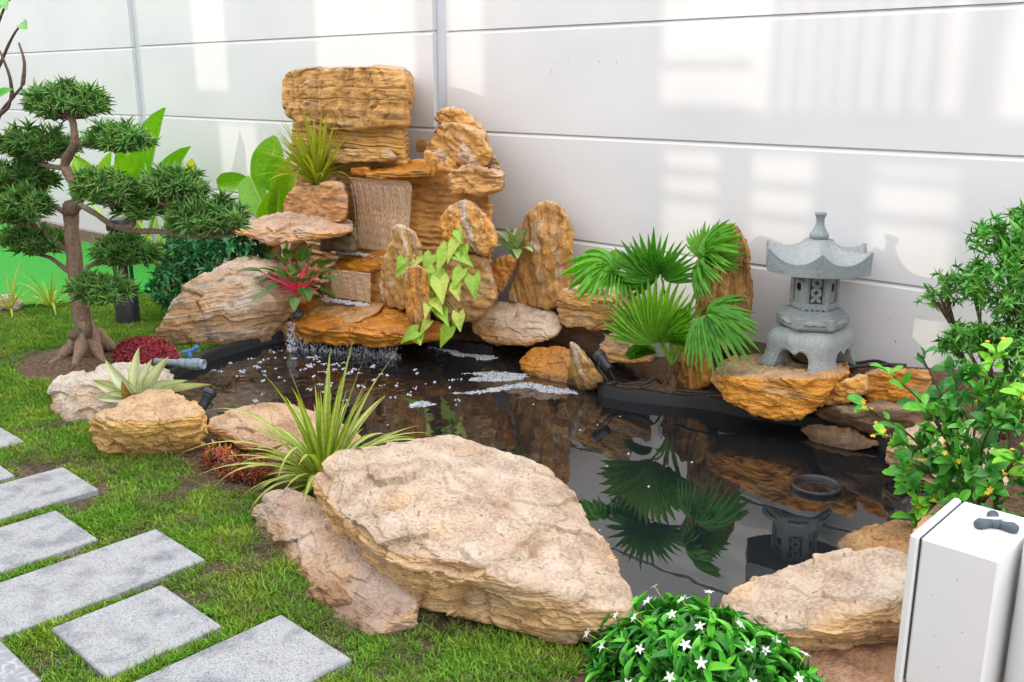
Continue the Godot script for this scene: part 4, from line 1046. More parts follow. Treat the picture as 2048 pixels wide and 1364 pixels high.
func bare_soil(x: float, z: float) -> float:
	var s := smoothstep(0.50, 0.28, Vector2((x + 6.2) * 0.8, z - 2.62).length())
	s = maxf(s, smoothstep(0.34, 0.16, Vector2((x + 3.82) * 0.75, (z - 2.88)).length()))
	s = maxf(s, smoothstep(0.24, 0.10, Vector2((x + 4.3) * 0.6, z - 2.92).length()))
	s = maxf(s, smoothstep(-3.5, -3.2, x) * smoothstep(1.0, 0.8, z))
	s = maxf(s, smoothstep(-1.75, -1.55, x))
	s = maxf(s, smoothstep(0.55, 0.35, z) * smoothstep(-6.0, -7.0, x))
	s = maxf(s, smoothstep(0.16, 0.05, absf(pond_distance(x, z)) if z < 3.6 and x > -6.5 else 9.0))
	return clampf(s, 0.0, 1.0)

func grid_mesh(vs: PackedVector3Array, cols: PackedColorArray, idx: PackedInt32Array) -> ArrayMesh:
	var nor := PackedVector3Array()
	nor.resize(vs.size())
	for k in range(0, idx.size(), 3):
		var a := idx[k]
		var b := idx[k + 1]
		var e := idx[k + 2]
		var fn := (vs[e] - vs[a]).cross(vs[b] - vs[a])
		nor[a] += fn
		nor[b] += fn
		nor[e] += fn
	for k in nor.size():
		nor[k] = nor[k].normalized()
	var arr := []
	arr.resize(Mesh.ARRAY_MAX)
	arr[Mesh.ARRAY_VERTEX] = vs
	arr[Mesh.ARRAY_NORMAL] = nor
	if cols.size():
		arr[Mesh.ARRAY_COLOR] = cols
	arr[Mesh.ARRAY_INDEX] = idx
	var mesh := ArrayMesh.new()
	mesh.add_surface_from_arrays(Mesh.PRIMITIVE_TRIANGLES, arr)
	return mesh

func ripple(x: float, z: float) -> float:
	# height of the water: waves run out from the falls and die away
	var h := 0.0
	for f in [[-5.1, 1.28, 1.0], [-5.5, 1.5, 0.7], [-4.8, 1.1, 0.6]]:
		var d := Vector2(x - f[0], z - f[1]).length()
		h += f[2] * sin(d * 58.0 + 3.0 * n1.get_noise_2d(x * 1.5, z * 1.5)) * exp(-d * 1.7)
	var near := exp(-Vector2(x + 5.0, z - 1.35).length() * 1.35)
	return 0.0011 * h + near * 0.0032 * n1.get_noise_2d(x * 7.0, z * 7.0) + 0.00022 * n1.get_noise_2d(x * 3.0 + 5.0, z * 3.0)

func build_water() -> void:
	var vs := PackedVector3Array()
	var idx := PackedInt32Array()
	var nx := 250
	var nz := 150
	for j in nz:
		for i in nx:
			var x := -5.95 + i * 0.0204
			var z := 0.08 + j * 0.0197
			vs.append(V(x, WATER + ripple(x, z), z))
	for j in nz - 1:
		for i in nx - 1:
			var a := j * nx + i
			var c := vs[a]
			if pond_distance(c.x, c.z) < 0.06:
				idx.append_array(PackedInt32Array([a, a + 1, a + nx + 1, a, a + nx + 1, a + nx]))
	var nor := PackedVector3Array()
	for v in vs:
		var e := 0.006
		nor.append(V(ripple(v.x - e, v.z) - ripple(v.x + e, v.z), 2.0 * e, ripple(v.x, v.z - e) - ripple(v.x, v.z + e)).normalized())
	var arr := []
	arr.resize(Mesh.ARRAY_MAX)
	arr[Mesh.ARRAY_VERTEX] = vs
	arr[Mesh.ARRAY_NORMAL] = nor
	arr[Mesh.ARRAY_INDEX] = idx
	var mesh := ArrayMesh.new()
	mesh.add_surface_from_arrays(Mesh.PRIMITIVE_TRIANGLES, arr)
	struct("pond_water", mesh, M["water"])

# ------------------------------------------------------------------ falling water, foam
func sheet(a: Array, b: Array, steps: int, bulge: float) -> ArrayMesh:
	# a: left edge points from the top, b: right edge points
	var st := surf()
	var pa := curve(a, steps)
	var pb := curve(b, steps)
	var cols := 24
	for i in pa.size() - 1:
		for k in cols:
			var q := []
			for ij in [[i, k], [i, k + 1], [i + 1, k + 1], [i + 1, k]]:
				var s := float(ij[1]) / cols
				var t := float(ij[0]) / (pa.size() - 1)
				var p: Vector3 = pa[ij[0]].lerp(pb[ij[0]], s)
				p += V(0.3, 0, 1).normalized() * (bulge * n1.get_noise_2d(s * 14.0, t * 2.0) + 0.003 * n1.get_noise_2d(s * 4.0, t * 18.0) + 0.0014 * sin(p.y * 150.0 + 3.0 * n1.get_noise_2d(s * 3.0, t * 4.0)))
				q.append([p, Vector2(s, t)])
			for m in [0, 1, 2, 0, 2, 3]:
				st.set_uv(q[m][1])
				st.add_vertex(q[m][0])
	return smooth(st)

func build_water_features() -> void:
	var up := sheet([V(-5.64, 1.115, 0.835), V(-5.655, 1.06, 0.79), V(-5.70, 0.85, 0.72), V(-5.72, 0.58, 0.71)], [V(-5.03, 1.125, 0.80), V(-5.04, 1.07, 0.76), V(-5.15, 0.85, 0.69), V(-5.20, 0.58, 0.68)], 20, 0.012)
	var uc := obj("upper_cascade", up, M["water_film"])
	for e in [[V(-5.655, 1.06, 0.80), V(-5.70, 0.85, 0.735), V(-5.725, 0.70, 0.722), V(-5.70, 0.58, 0.725)], [V(-5.04, 1.07, 0.775), V(-5.15, 0.85, 0.705), V(-5.17, 0.72, 0.695), V(-5.20, 0.58, 0.70)]]:
		obj("foam_edge", tube_mesh(e, 0.0035, 0.005, 6, 8, Color.WHITE, 0.6), M["foam"], uc)
	for i in 22:
		var t := R(0.03, 0.97)
		var top := V(-5.655, 1.065, 0.815).lerp(V(-5.04, 1.072, 0.785), t)
		var ln := R(0.06, 0.30)
		var low_ := top + V(-0.05 * ln / 0.2, -ln, -0.065 * minf(ln / 0.2, 1.15))
		obj("water_streak", tube_mesh([top, top.lerp(low_, 0.5) + V(R(-0.006, 0.006), 0, -0.008), low_], R(0.0015, 0.003), 0.0008, 5, 5, Color.WHITE, 0.5), M["drops"], uc)
	tag(uc, "thin sheet of water sliding down the upper rock face", "waterfall")
	var low := sheet([V(-5.63, 0.475, 1.03), V(-5.64, 0.45, 1.035), V(-5.67, 0.26, 1.0)], [V(-5.27, 0.48, 0.95), V(-5.28, 0.455, 0.955), V(-5.32, 0.26, 0.93)], 16, 0.010)
	tag(obj("lower_cascade", low, M["water_film"]), "short sheet of water falling into the orange basin rock", "waterfall")
	# froth where the sheets land
	var froth_ball := SphereMesh.new()
	froth_ball.radius = 1.0
	froth_ball.height = 2.0
	froth_ball.radial_segments = 10
	froth_ball.rings = 5
	for q in [[V(-5.45, 0.563, 0.80), 0.62, "line of white froth at the foot of the upper cascade"], [V(-5.43, 0.268, 1.06), 0.42, "line of white froth at the foot of the lower cascade"]]:
		var fp := []
		for i in 170:
			var t := R(-0.5, 0.5)
			var r := R(0.004, 0.013)
			fp.append(Transform3D(Basis.from_scale(V(r * R(1, 2.2), r * R(0.7, 1.1), r * R(1, 1.6))), V(t * q[1], R(-0.004, 0.006), -t * 0.09 + 0.022 * n1.get_noise_1d(t * 9.0) + absf(R(-0.02, 0.05)))))
		var o := scatter("froth", froth_ball, M["foam"], fp)
		o.position = q[0]
		tag(o, q[2], "froth", "", "")
	# threads of water off the lip
	var ball := SphereMesh.new()
	ball.radius = 0.5
	ball.height = 1.0
	ball.radial_segments = 8
	ball.rings = 4
	var pl := []
	for i in 900:
		var s := rng.randf()
		var x := lerpf(-5.60, -4.86, s)
		var z := lerpf(1.40, 1.06, s) + R(-0.02, 0.05)
		var y := WATER + pow(rng.randf(), 1.6) * lerpf(0.14, 0.05, absf(s - 0.3))
		var th := R(0.0016, 0.004)
		pl.append(Transform3D(Basis.from_scale(V(th, th * R(2.0, 9.0), th)), V(x, y, z)))
	for i in 260:
		var t := pow(rng.randf(), 0.8)
		var th := R(0.002, 0.0055)
		pl.append(Transform3D(Basis.from_scale(V(th, th * R(1.0, 5.0), th)), V(-5.56 + R(-0.025, 0.025) + t * 0.05, 0.17 - t * 0.2, 1.44 + 0.05 * t + R(-0.03, 0.03))))
	for i in 420:
		var s := rng.randf()
		var th := R(0.0015, 0.004)
		pl.append(Transform3D(Basis.from_scale(V(th, th, th)), V(lerpf(-5.65, -4.82, s) + R(-0.06, 0.06), WATER + pow(rng.randf(), 2.5) * 0.09, lerpf(1.45, 1.10, s) + R(-0.04, 0.14))))
	var d := scatter("water_drops", ball, M["drops"], pl)
	tag(d, "threads and drops of water falling from the basin rock into the pond", "water drops")
	# bubbles
	var st := surf()
	lathe(st, [Vector2(0.5, 0.0), Vector2(0.47, 0.16), Vector2(0.36, 0.3), Vector2(0.2, 0.38), Vector2(0.0, 0.41)], 10)
	var bm := smooth(st)
	pl = []
	for i in 120:
		var a := R(-0.5, 3.4)
		var r := 0.1 + pow(rng.randf(), 1.15) * 1.25
		var c := V(-5.15 + cos(a) * r * 0.9, WATER, 1.40 + sin(a) * r * 0.72)
		if pond_distance(c.x, c.z) > -0.12:
			continue
		for m in rng.randi_range(1, 7):
			var s := R(0.006, 0.016) * (1.0 if m else 1.4)
			pl.append(Transform3D(Basis.from_scale(V(s, s, s)), c + V(R(-1, 1) * 0.018, 0.0, R(-1, 1) * 0.018)))
	for i in 40:
		var c := V(R(-4.4, -2.2), WATER, R(1.0, 2.3))
		if pond_distance(c.x, c.z) < -0.1 and i % 3 == 0:
			var s := R(0.008, 0.014)
			pl.append(Transform3D(Basis.from_scale(V(s, s, s)), c))
	tag(scatter("bubbles", bm, M["bubble"], pl), "white bubbles drifting on the dark pond away from the falls", "bubbles")
	# flat foam
	var fo := [
		["foam curl beside the wet orange ramp rock", [Vector2(-4.30, 1.02), Vector2(-4.22, 0.90), Vector2(-4.10, 0.80), Vector2(-3.98, 0.76), Vector2(-3.93, 0.84), Vector2(-4.0, 0.97), Vector2(-4.12, 1.08), Vector2(-4.20, 1.06), Vector2(-4.16, 0.97)]],
		["long thin foam streak running to the fin rock", [Vector2(-4.06, 1.36), Vector2(-3.98, 1.22), Vector2(-3.93, 1.05), Vector2(-3.86, 0.88), Vector2(-3.74, 0.84), Vector2(-3.52, 0.82), Vector2(-3.52, 0.88), Vector2(-3.66, 0.96), Vector2(-3.79, 0.96), Vector2(-3.86, 1.08), Vector2(-3.93, 1.25)]],
		["foam patch in front of the rounded flat rock", [Vector2(-4.95, 0.74), Vector2(-4.80, 0.68), Vector2(-4.60, 0.66), Vector2(-4.46, 0.58), Vector2(-4.38, 0.62), Vector2(-4.44, 0.72), Vector2(-4.55, 0.70), Vector2(-4.62, 0.76), Vector2(-4.75, 0.73)]],
		["small foam islet near the striped leaf plant", [Vector2(-4.10, 1.62), Vector2(-4.03, 1.55), Vector2(-3.97, 1.57), Vector2(-4.0, 1.66), Vector2(-4.06, 1.70)]],
	]
	for f in fo:
		var ring := []
		for p in f[1]:
			ring.append(V(p.x, 0, p.y))
		ring.append(ring[0])
		var poly := PackedVector2Array()
		for p in curve(ring, 5).slice(0, -1):
			poly.append(Vector2(p.x + 0.012 * n2.get_noise_2d(p.x * 30.0, p.z * 30.0), p.z + 0.012 * n2.get_noise_2d(p.z * 30.0, p.x * 30.0)))
		var bb := Rect2(poly[0], Vector2.ZERO)
		for p in poly:
			bb = bb.expand(p)
		bb = bb.grow(0.02)
		var fl := []
		for i in int(bb.get_area() * 26000.0):
			var p := Vector2(R(bb.position.x, bb.end.x), R(bb.position.y, bb.end.y))
			var dd := 1.0
			for m in poly.size():
				dd = minf(dd, p.distance_to(Geometry2D.get_closest_point_to_segment(p, poly[m], poly[(m + 1) % poly.size()])))
			if not Geometry2D.is_point_in_polygon(p, poly):
				dd = -dd
			if dd + 0.022 * n1.get_noise_2d(p.x * 14.0, p.y * 14.0) + 0.012 * n2.get_noise_2d(p.x * 60.0, p.y * 60.0) < R(-0.004, 0.012):
				continue
			var r := R(0.002, 0.006)
			fl.append(Transform3D(Basis.from_scale(V(r, r * 0.45, r)), V(p.x, WATER + 0.001, p.y)))
		var o := scatter("foam_patch", froth_ball, M["foam"], fl)
		tag(o, "white " + f[0], "foam", "foam on the pond")

# ------------------------------------------------------------------ stone lantern
func build_lantern() -> void:
	var L := thing("stone_lantern", V(-2.295, 0.262, 0.31), "grey granite lantern with six sided curved roof on a four legged base", "lantern")
	# base: rounded square shell, flared feet, arches cut through both ways
	var prof := [[0.0, 0.205], [0.012, 0.218], [0.035, 0.212], [0.07, 0.196], [0.11, 0.190], [0.15, 0.192], [0.18, 0.186], [0.205, 0.170], [0.222, 0.14]]
	var st := surf()
	var sides := 48
	var ring := func(y: float, h: float) -> Array:
		var out := []
		for k in sides:
			var a := TAU * k / sides
			var e := 0.30
			out.append(V(signf(cos(a)) * pow(absf(cos(a)), e) * h, y, signf(sin(a)) * pow(absf(sin(a)), e) * h))
		return out
	var rings := []
	for q in prof:
		rings.append(ring.call(q[0], q[1]))
	for i in rings.size() - 1:
		for k in sides:
			var k1 := (k + 1) % sides
			quad(st, rings[i][k1], rings[i][k], rings[i + 1][k], rings[i + 1][k1])
	for k in sides:
		var k1 := (k + 1) % sides
		for v in [V(0, 0, 0), rings[0][k1], rings[0][k]]:
			st.add_vertex(v)
		for v in [V(0, 0.222, 0), rings[-1][k], rings[-1][k1]]:
			st.add_vertex(v)
	var cs := CSGCombiner3D.new()
	cs.name = "legged_base"
	L.add_child(cs, true)
	var body := CSGMesh3D.new()
	body.name = "block"
	st.index()
	st.generate_normals()
	body.mesh = st.commit()
	body.material = M["lantern_stone"]
	cs.add_child(body)
	var half := [Vector2(0.118, -0.05), Vector2(0.112, 0.005), Vector2(0.098, 0.03), Vector2(0.092, 0.06), Vector2(0.087, 0.09), Vector2(0.07, 0.112), Vector2(0.045, 0.122), Vector2(0.022, 0.117), Vector2(0.0, 0.098)]
	var arch := PackedVector2Array()
	for p in half:
		arch.append(p)
	for i in range(half.size() - 2, -1, -1):
		arch.append(Vector2(-half[i].x, half[i].y))
	for turn: float in [0.0, PI / 2.0]:
		var cut := CSGPolygon3D.new()
		cut.name = "arch"
		cut.polygon = arch
		cut.depth = 0.7
		cut.operation = CSGShape3D.OPERATION_SUBTRACTION
		cut.material = M["lantern_stone"]
		cs.add_child(cut)
		var bs := Basis(Vector3.UP, turn)
		cut.transform = Transform3D(bs, bs * V(0, 0, 0.35))
	# raised lip round each arch
	for turn: float in [0.0, PI / 2.0, PI, -PI / 2.0]:
		var ts := surf()
		var pts := []
		for p in curve(half.slice(1).map(func(p): return V(p.x + 0.008, p.y + 0.008, 0)), 3):
			var hw := 0.192
			for i in prof.size() - 1:
				if p.y >= prof[i][0] and p.y <= prof[i + 1][0]:
					hw = lerpf(prof[i][1], prof[i + 1][1], (p.y - prof[i][0]) / (prof[i + 1][0] - prof[i][0]))
			pts.append(V(p.x, p.y, hw - 0.003))
		var mir := []
		for i in range(pts.size() - 1, -1, -1):
			mir.append(V(-pts[i].x, pts[i].y, pts[i].z))
		var all := pts + mir.slice(1)
		tube(ts, all, ramp(0.007, 0.007, all.size()), 6)
		var lip := obj("arch_lip", smooth(ts), M["lantern_smooth"], L)
		lip.rotation.y = turn
	var hexa := func(prof2: Array, called: String, m: String, turn: float) -> void:
		var s := surf()
		lathe(s, prof2, 6, turn)
		obj(called, flat(s), M[m], L)
	var face := deg_to_rad(30.0)
	var t6 := face + PI / 6.0
	hexa.call([Vector2(0, 0.224), Vector2(0.165, 0.224), Vector2(0.185, 0.236), Vector2(0.192, 0.246), Vector2(0.192, 0.292), Vector2(0.178, 0.298), Vector2(0.178, 0.305), Vector2(0.166, 0.309), Vector2(0.166, 0.318), Vector2(0.150, 0.322), Vector2(0.150, 0.331), Vector2(0, 0.331)], "stepped_plate", "lantern_smooth", t6)
	# carved cushions on the plate
	for k in 6:
		var a := face + TAU * k / 6.0
		var d := V(sin(a), 0, cos(a))
		var s := surf()
		for m in 3:
			var pts := []
			for i in 9:
				var q := PI * i / 8.0
				pts.append(d * 0.168 + d.cross(Vector3.UP) * cos(q) * (0.055 - 0.014 * m) + V(0, 0.262 + sin(q) * (0.022 - 0.006 * m), 0) + d * (0.002 * m))
			tube(s, pts, ramp(0.006, 0.006, 9), 6)
		var ell := surf()
		obj("carved_cushion", smooth(s), M["lantern_stone"], L)
	# body with round windows
	var cb := CSGCombiner3D.new()
	cb.name = "light_chamber"
	L.add_child(cb, true)
	cb.position = V(0, 0.332, 0)
	var hex := PackedVector2Array()
	for k in 6:
		var a := t6 + TAU * k / 6.0
		hex.append(Vector2(sin(a), cos(a)) * 0.128)
	var hx := CSGPolygon3D.new()
	hx.name = "block"
	hx.polygon = hex
	hx.depth = 0.195
	hx.material = M["lantern_smooth"]
	cb.add_child(hx)
	hx.transform = Transform3D(Basis(Vector3.RIGHT, -PI / 2.0).scaled(V(1, 1, 1)), Vector3.ZERO)
	hx.transform = Transform3D(Basis(V(1, 0, 0), V(0, 0, 1), V(0, -1, 0)), V(0, 0, 0))
	for k in 6:
		var a := face + TAU * k / 6.0
		var bs := Basis(Vector3.UP, a)
		var rec := CSGBox3D.new()
		rec.name = "recess"
		rec.size = V(0.085 if k % 3 == 0 else 0.072, 0.135, 0.024)
		rec.operation = CSGShape3D.OPERATION_SUBTRACTION
		rec.material = M["lantern_smooth"]
		cb.add_child(rec)
		rec.transform = Transform3D(bs, bs * V(0, 0, 0.1109) + V(0, 0.105, 0))
		if k % 3 != 0:
			var cut := CSGCylinder3D.new()
			cut.name = "round_hole"
			cut.radius = 0.023
			cut.height = 0.09
			cut.sides = 20
			cut.operation = CSGShape3D.OPERATION_SUBTRACTION
			cut.material = M["dark_gap"]  # lining coloured near-black as the shade inside the hole
			cb.add_child(cut)
			cut.transform = Transform3D(bs * Basis(Vector3.RIGHT, PI / 2.0), bs * V(0, 0, 0.10) + V(0, 0.118, 0))
		for e: float in [-1.0, -0.33, 0.33, 1.0]:
			var nick := CSGCylinder3D.new()
			nick.name = "scallop"
			nick.radius = 0.008
			nick.height = 0.03
			nick.sides = 10
			nick.operation = CSGShape3D.OPERATION_SUBTRACTION
			nick.material = M["dark_gap"]  # shade in the notches put into the colour
			cb.add_child(nick)
			nick.transform = Transform3D(bs * Basis(Vector3.RIGHT, PI / 2.0), bs * V(e * 0.042, 0, 0.114) + V(0, 0.0, 0))
	# flower lattice in the front and back recess
	for k: int in [0, 3]:
		var a := face + TAU * k / 6.0
		var fl := Node3D.new()
		fl.name = "flower_panel"
		L.add_child(fl, true)
		fl.transform = Transform3D(Basis(Vector3.UP, a), V(0, 0.437, 0))
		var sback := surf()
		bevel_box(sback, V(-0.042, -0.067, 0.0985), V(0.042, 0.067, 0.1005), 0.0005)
		obj("shade_back", flat(sback), M["dark_gap"], fl)  # near-black sheet standing for the shade behind the lattice
		for row in 3:
			for m in 4:
				if row == 2 and m > 1:
					continue
				var sp := SphereMesh.new()
				sp.radius = 1.0
				sp.height = 2.0
				sp.radial_segments = 12
				sp.rings = 6
				var pet := obj("petal", sp, M["lantern_smooth"], fl)
				var ang := PI / 4.0 + m * PI / 2.0
				var cy := [-0.034, 0.020, 0.074][row] as float
				if row == 2:
					ang = -PI / 4.0 - m * PI / 2.0
				var dd := V(cos(ang), sin(ang), 0)
				pet.transform = Transform3D(Basis(V(0, 0, 1), ang) * Basis.from_scale(V(0.0185, 0.0105, 0.008)), V(0, cy, 0.107) + dd * 0.0195)
			if row < 2:
				var bs2 := surf()
				var cy2 := [-0.034, 0.020][row] as float
				bevel_box(bs2, V(-0.006, cy2 - 0.006, 0.101), V(0.006, cy2 + 0.006, 0.117), 0.002)
				obj("flower_heart", flat(bs2), M["lantern_smooth"], fl)
		for sx: float in [-1.0, 1.0]:
			var b3 := surf()
			bevel_box(b3, V(sx * 0.0375 - 0.003, -0.067, 0.101), V(sx * 0.0375 + 0.003, 0.067, 0.113), 0.001)
			obj("lattice_bar", flat(b3), M["lantern_smooth"], fl)
	# roof
	var rt := 0.0
	var rs := surf()
	var ap := 0.262
	var ns := 12
	var ne := 12
	var pt := func(sector: int, e: float, s: float) -> Vector3:
		var phi := atan(e * tan(PI / 6.0))
		var ang := face + TAU * sector / 6.0 + phi + PI / 6.0
		var r := lerpf(0.075, ap / cos(phi), s)
		var c := absf(e)
		var y := 0.700 - 0.118 * pow(s, 0.72) + s * s * (0.012 + 0.072 * pow(c, 2.4)) - 0.02 * (1.0 - c) * sin(s * PI)
		return V(sin(ang) * r, y, cos(ang) * r)
	for sec in 6:
		for i in ns:
			for j in ne:
				var s0 := float(i) / ns
				var s1 := float(i + 1) / ns
				var e0 := -1.0 + 2.0 * j / ne
				var e1 := -1.0 + 2.0 * (j + 1) / ne
				quad(rs, pt.call(sec, e0, s1), pt.call(sec, e1, s1), pt.call(sec, e1, s0), pt.call(sec, e0, s0))
	var roof := obj("curved_roof", flat(rs), M["lantern_stone"], L)
	var us := surf()
	for sec in 6:
		for j in ne:
			var e0 := -1.0 + 2.0 * j / ne
			var e1 := -1.0 + 2.0 * (j + 1) / ne
			var a: Vector3 = pt.call(sec, e0, 1.0)
			var b: Vector3 = pt.call(sec, e1, 1.0)
			var a0 := V(a.x * 0.985, 0.532 + 0.012 * absf(e0), a.z * 0.985)
			var b0 := V(b.x * 0.985, 0.532 + 0.012 * absf(e1), b.z * 0.985)
			quad(us, a0, b0, b * V(1.004, 1, 1.004), a * V(1.004, 1, 1.004))
			quad(us, V(0, 0.53, 0), V(0, 0.53, 0), b0, a0)
	var cps := surf()
	lathe(cps, [Vector2(0.0, 0.69), Vector2(0.076, 0.69), Vector2(0.076, 0.700), Vector2(0.05, 0.704), Vector2(0.0, 0.704)], 24)
	obj("roof_cap", smooth(cps), M["lantern_smooth"], L)
	obj("eave", flat(us), M["lantern_smooth"], L)
	# lip along the roof edge
	var es := surf()
	for sec in 6:
		var pts := []
		for j in 13:
			var p: Vector3 = pt.call(sec, -0.97 + 1.94 * j / 12.0, 0.965)
			pts.append(p + V(0, 0.002, 0))
		tube(es, pts, ramp(0.006, 0.006, 13), 5)
	obj("roof_edge", smooth(es), M["lantern_smooth"], L)
	obj("finial", lathe_mesh([Vector2(0, 0.695), Vector2(0.040, 0.698), Vector2(0.049, 0.710), Vector2(0.051, 0.724), Vector2(0.045, 0.738), Vector2(0.038, 0.744), Vector2(0.036, 0.750), Vector2(0.026, 0.768), Vector2(0.0215, 0.790), Vector2(0.022, 0.812), Vector2(0.028, 0.828), Vector2(0.031, 0.834), Vector2(0.031, 0.842), Vector2(0.024, 0.844), Vector2(0, 0.842)], 28), M["lantern_polished"], L)

# ------------------------------------------------------------------ lamps, pipes, cabinet
func spotlight(at: Vector3, head: Vector3, aim: Vector3, label: String) -> void:
	var o := thing("garden_spotlight", at, label, "spotlight", "small black spotlights round the pond")
	var bs := Basis.looking_at(aim.normalized(), Vector3.UP) * Basis(Vector3.RIGHT, -PI / 2.0)
	var hp := head - at
	var hb := lathe_mesh([Vector2(0, -0.062), Vector2(0.018, -0.062), Vector2(0.024, -0.056), Vector2(0.027, -0.03), Vector2(0.031, 0.02), Vector2(0.033, 0.022), Vector2(0.033, 0.03), Vector2(0.032, 0.031)], 24)
	var hd := obj("lamp_head", hb, M["black_plastic"], o)
	hd.transform = Transform3D(bs, hp)
	var rg := obj("lamp_ring", lathe_mesh([Vector2(0.033, 0.030), Vector2(0.0375, 0.032), Vector2(0.0385, 0.040), Vector2(0.0385, 0.058), Vector2(0.036, 0.064), Vector2(0.033, 0.064), Vector2(0.031, 0.052), Vector2(0, 0.050)], 24), M["black_plastic"], o)
	rg.transform = Transform3D(bs, hp)
	var gl := obj("lens", lathe_mesh([Vector2(0.031, 0.053), Vector2(0.02, 0.056), Vector2(0, 0.057)], 20), M["slate_plastic"], o)
	gl.transform = Transform3D(bs, hp)
	var side := aim.cross(Vector3.UP).normalized()
	for s: float in [-1.0, 1.0]:
		obj("yoke_arm", tube_mesh([hp + side * 0.036 * s, hp + side * 0.037 * s + V(0, -0.04, 0), V(0, 0.012, 0) + side * 0.026 * s], 0.0045, 0.0045, 6, 3), M["black_plastic"], o)
	var f := surf()
	bevel_box(f, V(-0.034, 0.0, -0.014), V(0.034, 0.012, 0.014), 0.003)
	var ft := obj("foot", flat(f), M["black_plastic"], o)
	ft.rotation.y = atan2(-side.z, side.x)

func cable(ctrl: Array, r: float, label: String, m := "rubber") -> void:
	tag(obj("cable", tube_mesh(ctrl, r, r, 8, 8), M[m]), label, "cable")

func build_fittings() -> void:
	spotlight(V(-3.275, 0.058, 0.79), V(-3.335, 0.185, 0.80), V(-0.75, 0.55, -0.1), "black spotlight on a yoke standing on the rim beside the fin rock")
	spotlight(V(-4.86, -0.02, 2.60), V(-4.835, 0.028, 2.53), V(-0.15, 0.75, -0.65), "black spotlight squeezed between the keyhole boulder and the smooth flat rock")
	cable([V(-3.28, 0.06, 0.77), V(-3.22, 0.055, 0.74), V(-3.17, 0.06, 0.72), V(-3.11, 0.07, 0.71), V(-3.07, 0.10, 0.66), V(-3.06, 0.06, 0.60)], 0.006, "thin black cable looping from the spotlight on the rim")
	cable([V(-3.21, 0.055, 0.70), V(-3.16, 0.06, 0.68), V(-3.11, 0.075, 0.665), V(-3.09, 0.10, 0.64)], 0.011, "ribbed black conduit end lying on the soil near the palm")
	cable([V(-2.92, 0.065, 0.66), V(-2.8, 0.075, 0.64), V(-2.7, 0.085, 0.60), V(-2.6, 0.10, 0.5)], 0.008, "black cable running from the palm to the lantern rock")
	cable([V(-2.40, 0.40, 0.25), V(-2.42, 0.33, 0.30), V(-2.36, 0.285, 0.34), V(-2.22, 0.275, 0.34), V(-2.08, 0.285, 0.26), V(-1.95, 0.31, 0.2), V(-1.82, 0.325, 0.16)], 0.0095, "thick black cable drooping out of the lantern base toward the wall")
	cable([V(-2.33, 0.39, 0.22), V(-2.33, 0.34, 0.26), V(-2.26, 0.295, 0.27), V(-2.1, 0.29, 0.2), V(-1.98, 0.32, 0.17), V(-1.86, 0.315, 0.2)], 0.008, "second thinner cable under the lantern base behind the thick one")
	cable([V(-4.88, 0.0, 2.62), V(-4.84, -0.01, 2.72), V(-4.70, 0.015, 2.80), V(-4.52, 0.02, 2.84), V(-4.35, 0.01, 2.84)], 0.011, "black cable on the soil between the keyhole boulder and the smooth flat rock")
	# bollard lamp
	var b := thing("bollard_lamp", V(-7.04, 0, 1.90), "black bollard lamp with an open slotted head behind the bonsai", "bollard lamp")
	obj("post", lathe_mesh([Vector2(0.088, -0.05), Vector2(0.088, 0.27), Vector2(0.085, 0.275), Vector2(0.0, 0.275)], 32), M["black_metal"], b)
	obj("cap", lathe_mesh([Vector2(0.0, 0.71), Vector2(0.086, 0.71), Vector2(0.088, 0.713), Vector2(0.088, 0.79), Vector2(0.083, 0.796), Vector2(0.0, 0.797)], 32), M["black_metal"], b)
	obj("inner_tube", lathe_mesh([Vector2(0.035, 0.27), Vector2(0.035, 0.72)], 20), M["black_metal"], b)
	for k in 4:
		var s := surf()
		bevel_box(s, V(-0.016, 0.27, 0.073), V(0.016, 0.715, 0.086), 0.003)
		var bar := obj("bar", flat(s), M["black_metal"], b)
		bar.rotation.y = 0.35 + k * PI / 2.0
	# tap
	var t := thing("pond_tap", V(-5.30, 0.135, 2.43), "grey plastic pipe and ball valve with a blue handle at the pond corner", "tap")
	var dir := V(0.86, 0.008, -0.5).normalized()
	var rot := Basis(Quaternion(Vector3.UP, dir))
	var pipe := func(called: String, prof: Array, m: String, sides: int) -> void:
		var q := obj(called, lathe_mesh(prof, sides, sides > 8), M[m], t)
		q.transform = Transform3D(rot, Vector3.ZERO)
	pipe.call("pipe", [Vector2(0.0, -0.16), Vector2(0.021, -0.16), Vector2(0.021, 0.05)], "pvc_grey", 24)
	pipe.call("collar", [Vector2(0.021, 0.0), Vector2(0.028, 0.003), Vector2(0.028, 0.045), Vector2(0.024, 0.05)], "pvc_grey", 24)
	pipe.call("valve_body", [Vector2(0.022, 0.045), Vector2(0.031, 0.055), Vector2(0.036, 0.08), Vector2(0.031, 0.105), Vector2(0.026, 0.112)], "pvc_grey", 24)
	pipe.call("union_nut", [Vector2(0.026, 0.108), Vector2(0.036, 0.11), Vector2(0.036, 0.135), Vector2(0.028, 0.138)], "pvc_grey", 8)
	pipe.call("mouth", [Vector2(0.027, 0.135), Vector2(0.03, 0.136), Vector2(0.03, 0.168), Vector2(0.022, 0.168), Vector2(0.020, 0.14), Vector2(0.0, 0.14)], "pvc_grey", 24)
	var hs := surf()
	tube(hs, [V(0, 0, 0), V(0, 0.05, 0)], [0.012, 0.012], 10)
	tube(hs, curve([dir * -0.055 + V(0, 0.045, 0), V(0, 0.052, 0), dir * 0.03 + V(0, 0.066, 0), dir * 0.055 + V(0, 0.085, 0)], 4), ramp(0.010, 0.014, 13), 10)
	var hm := obj("lever", smooth(hs), M["blue_handle"], t)
	hm.position = dir * 0.08 + V(0, 0.025, 0)
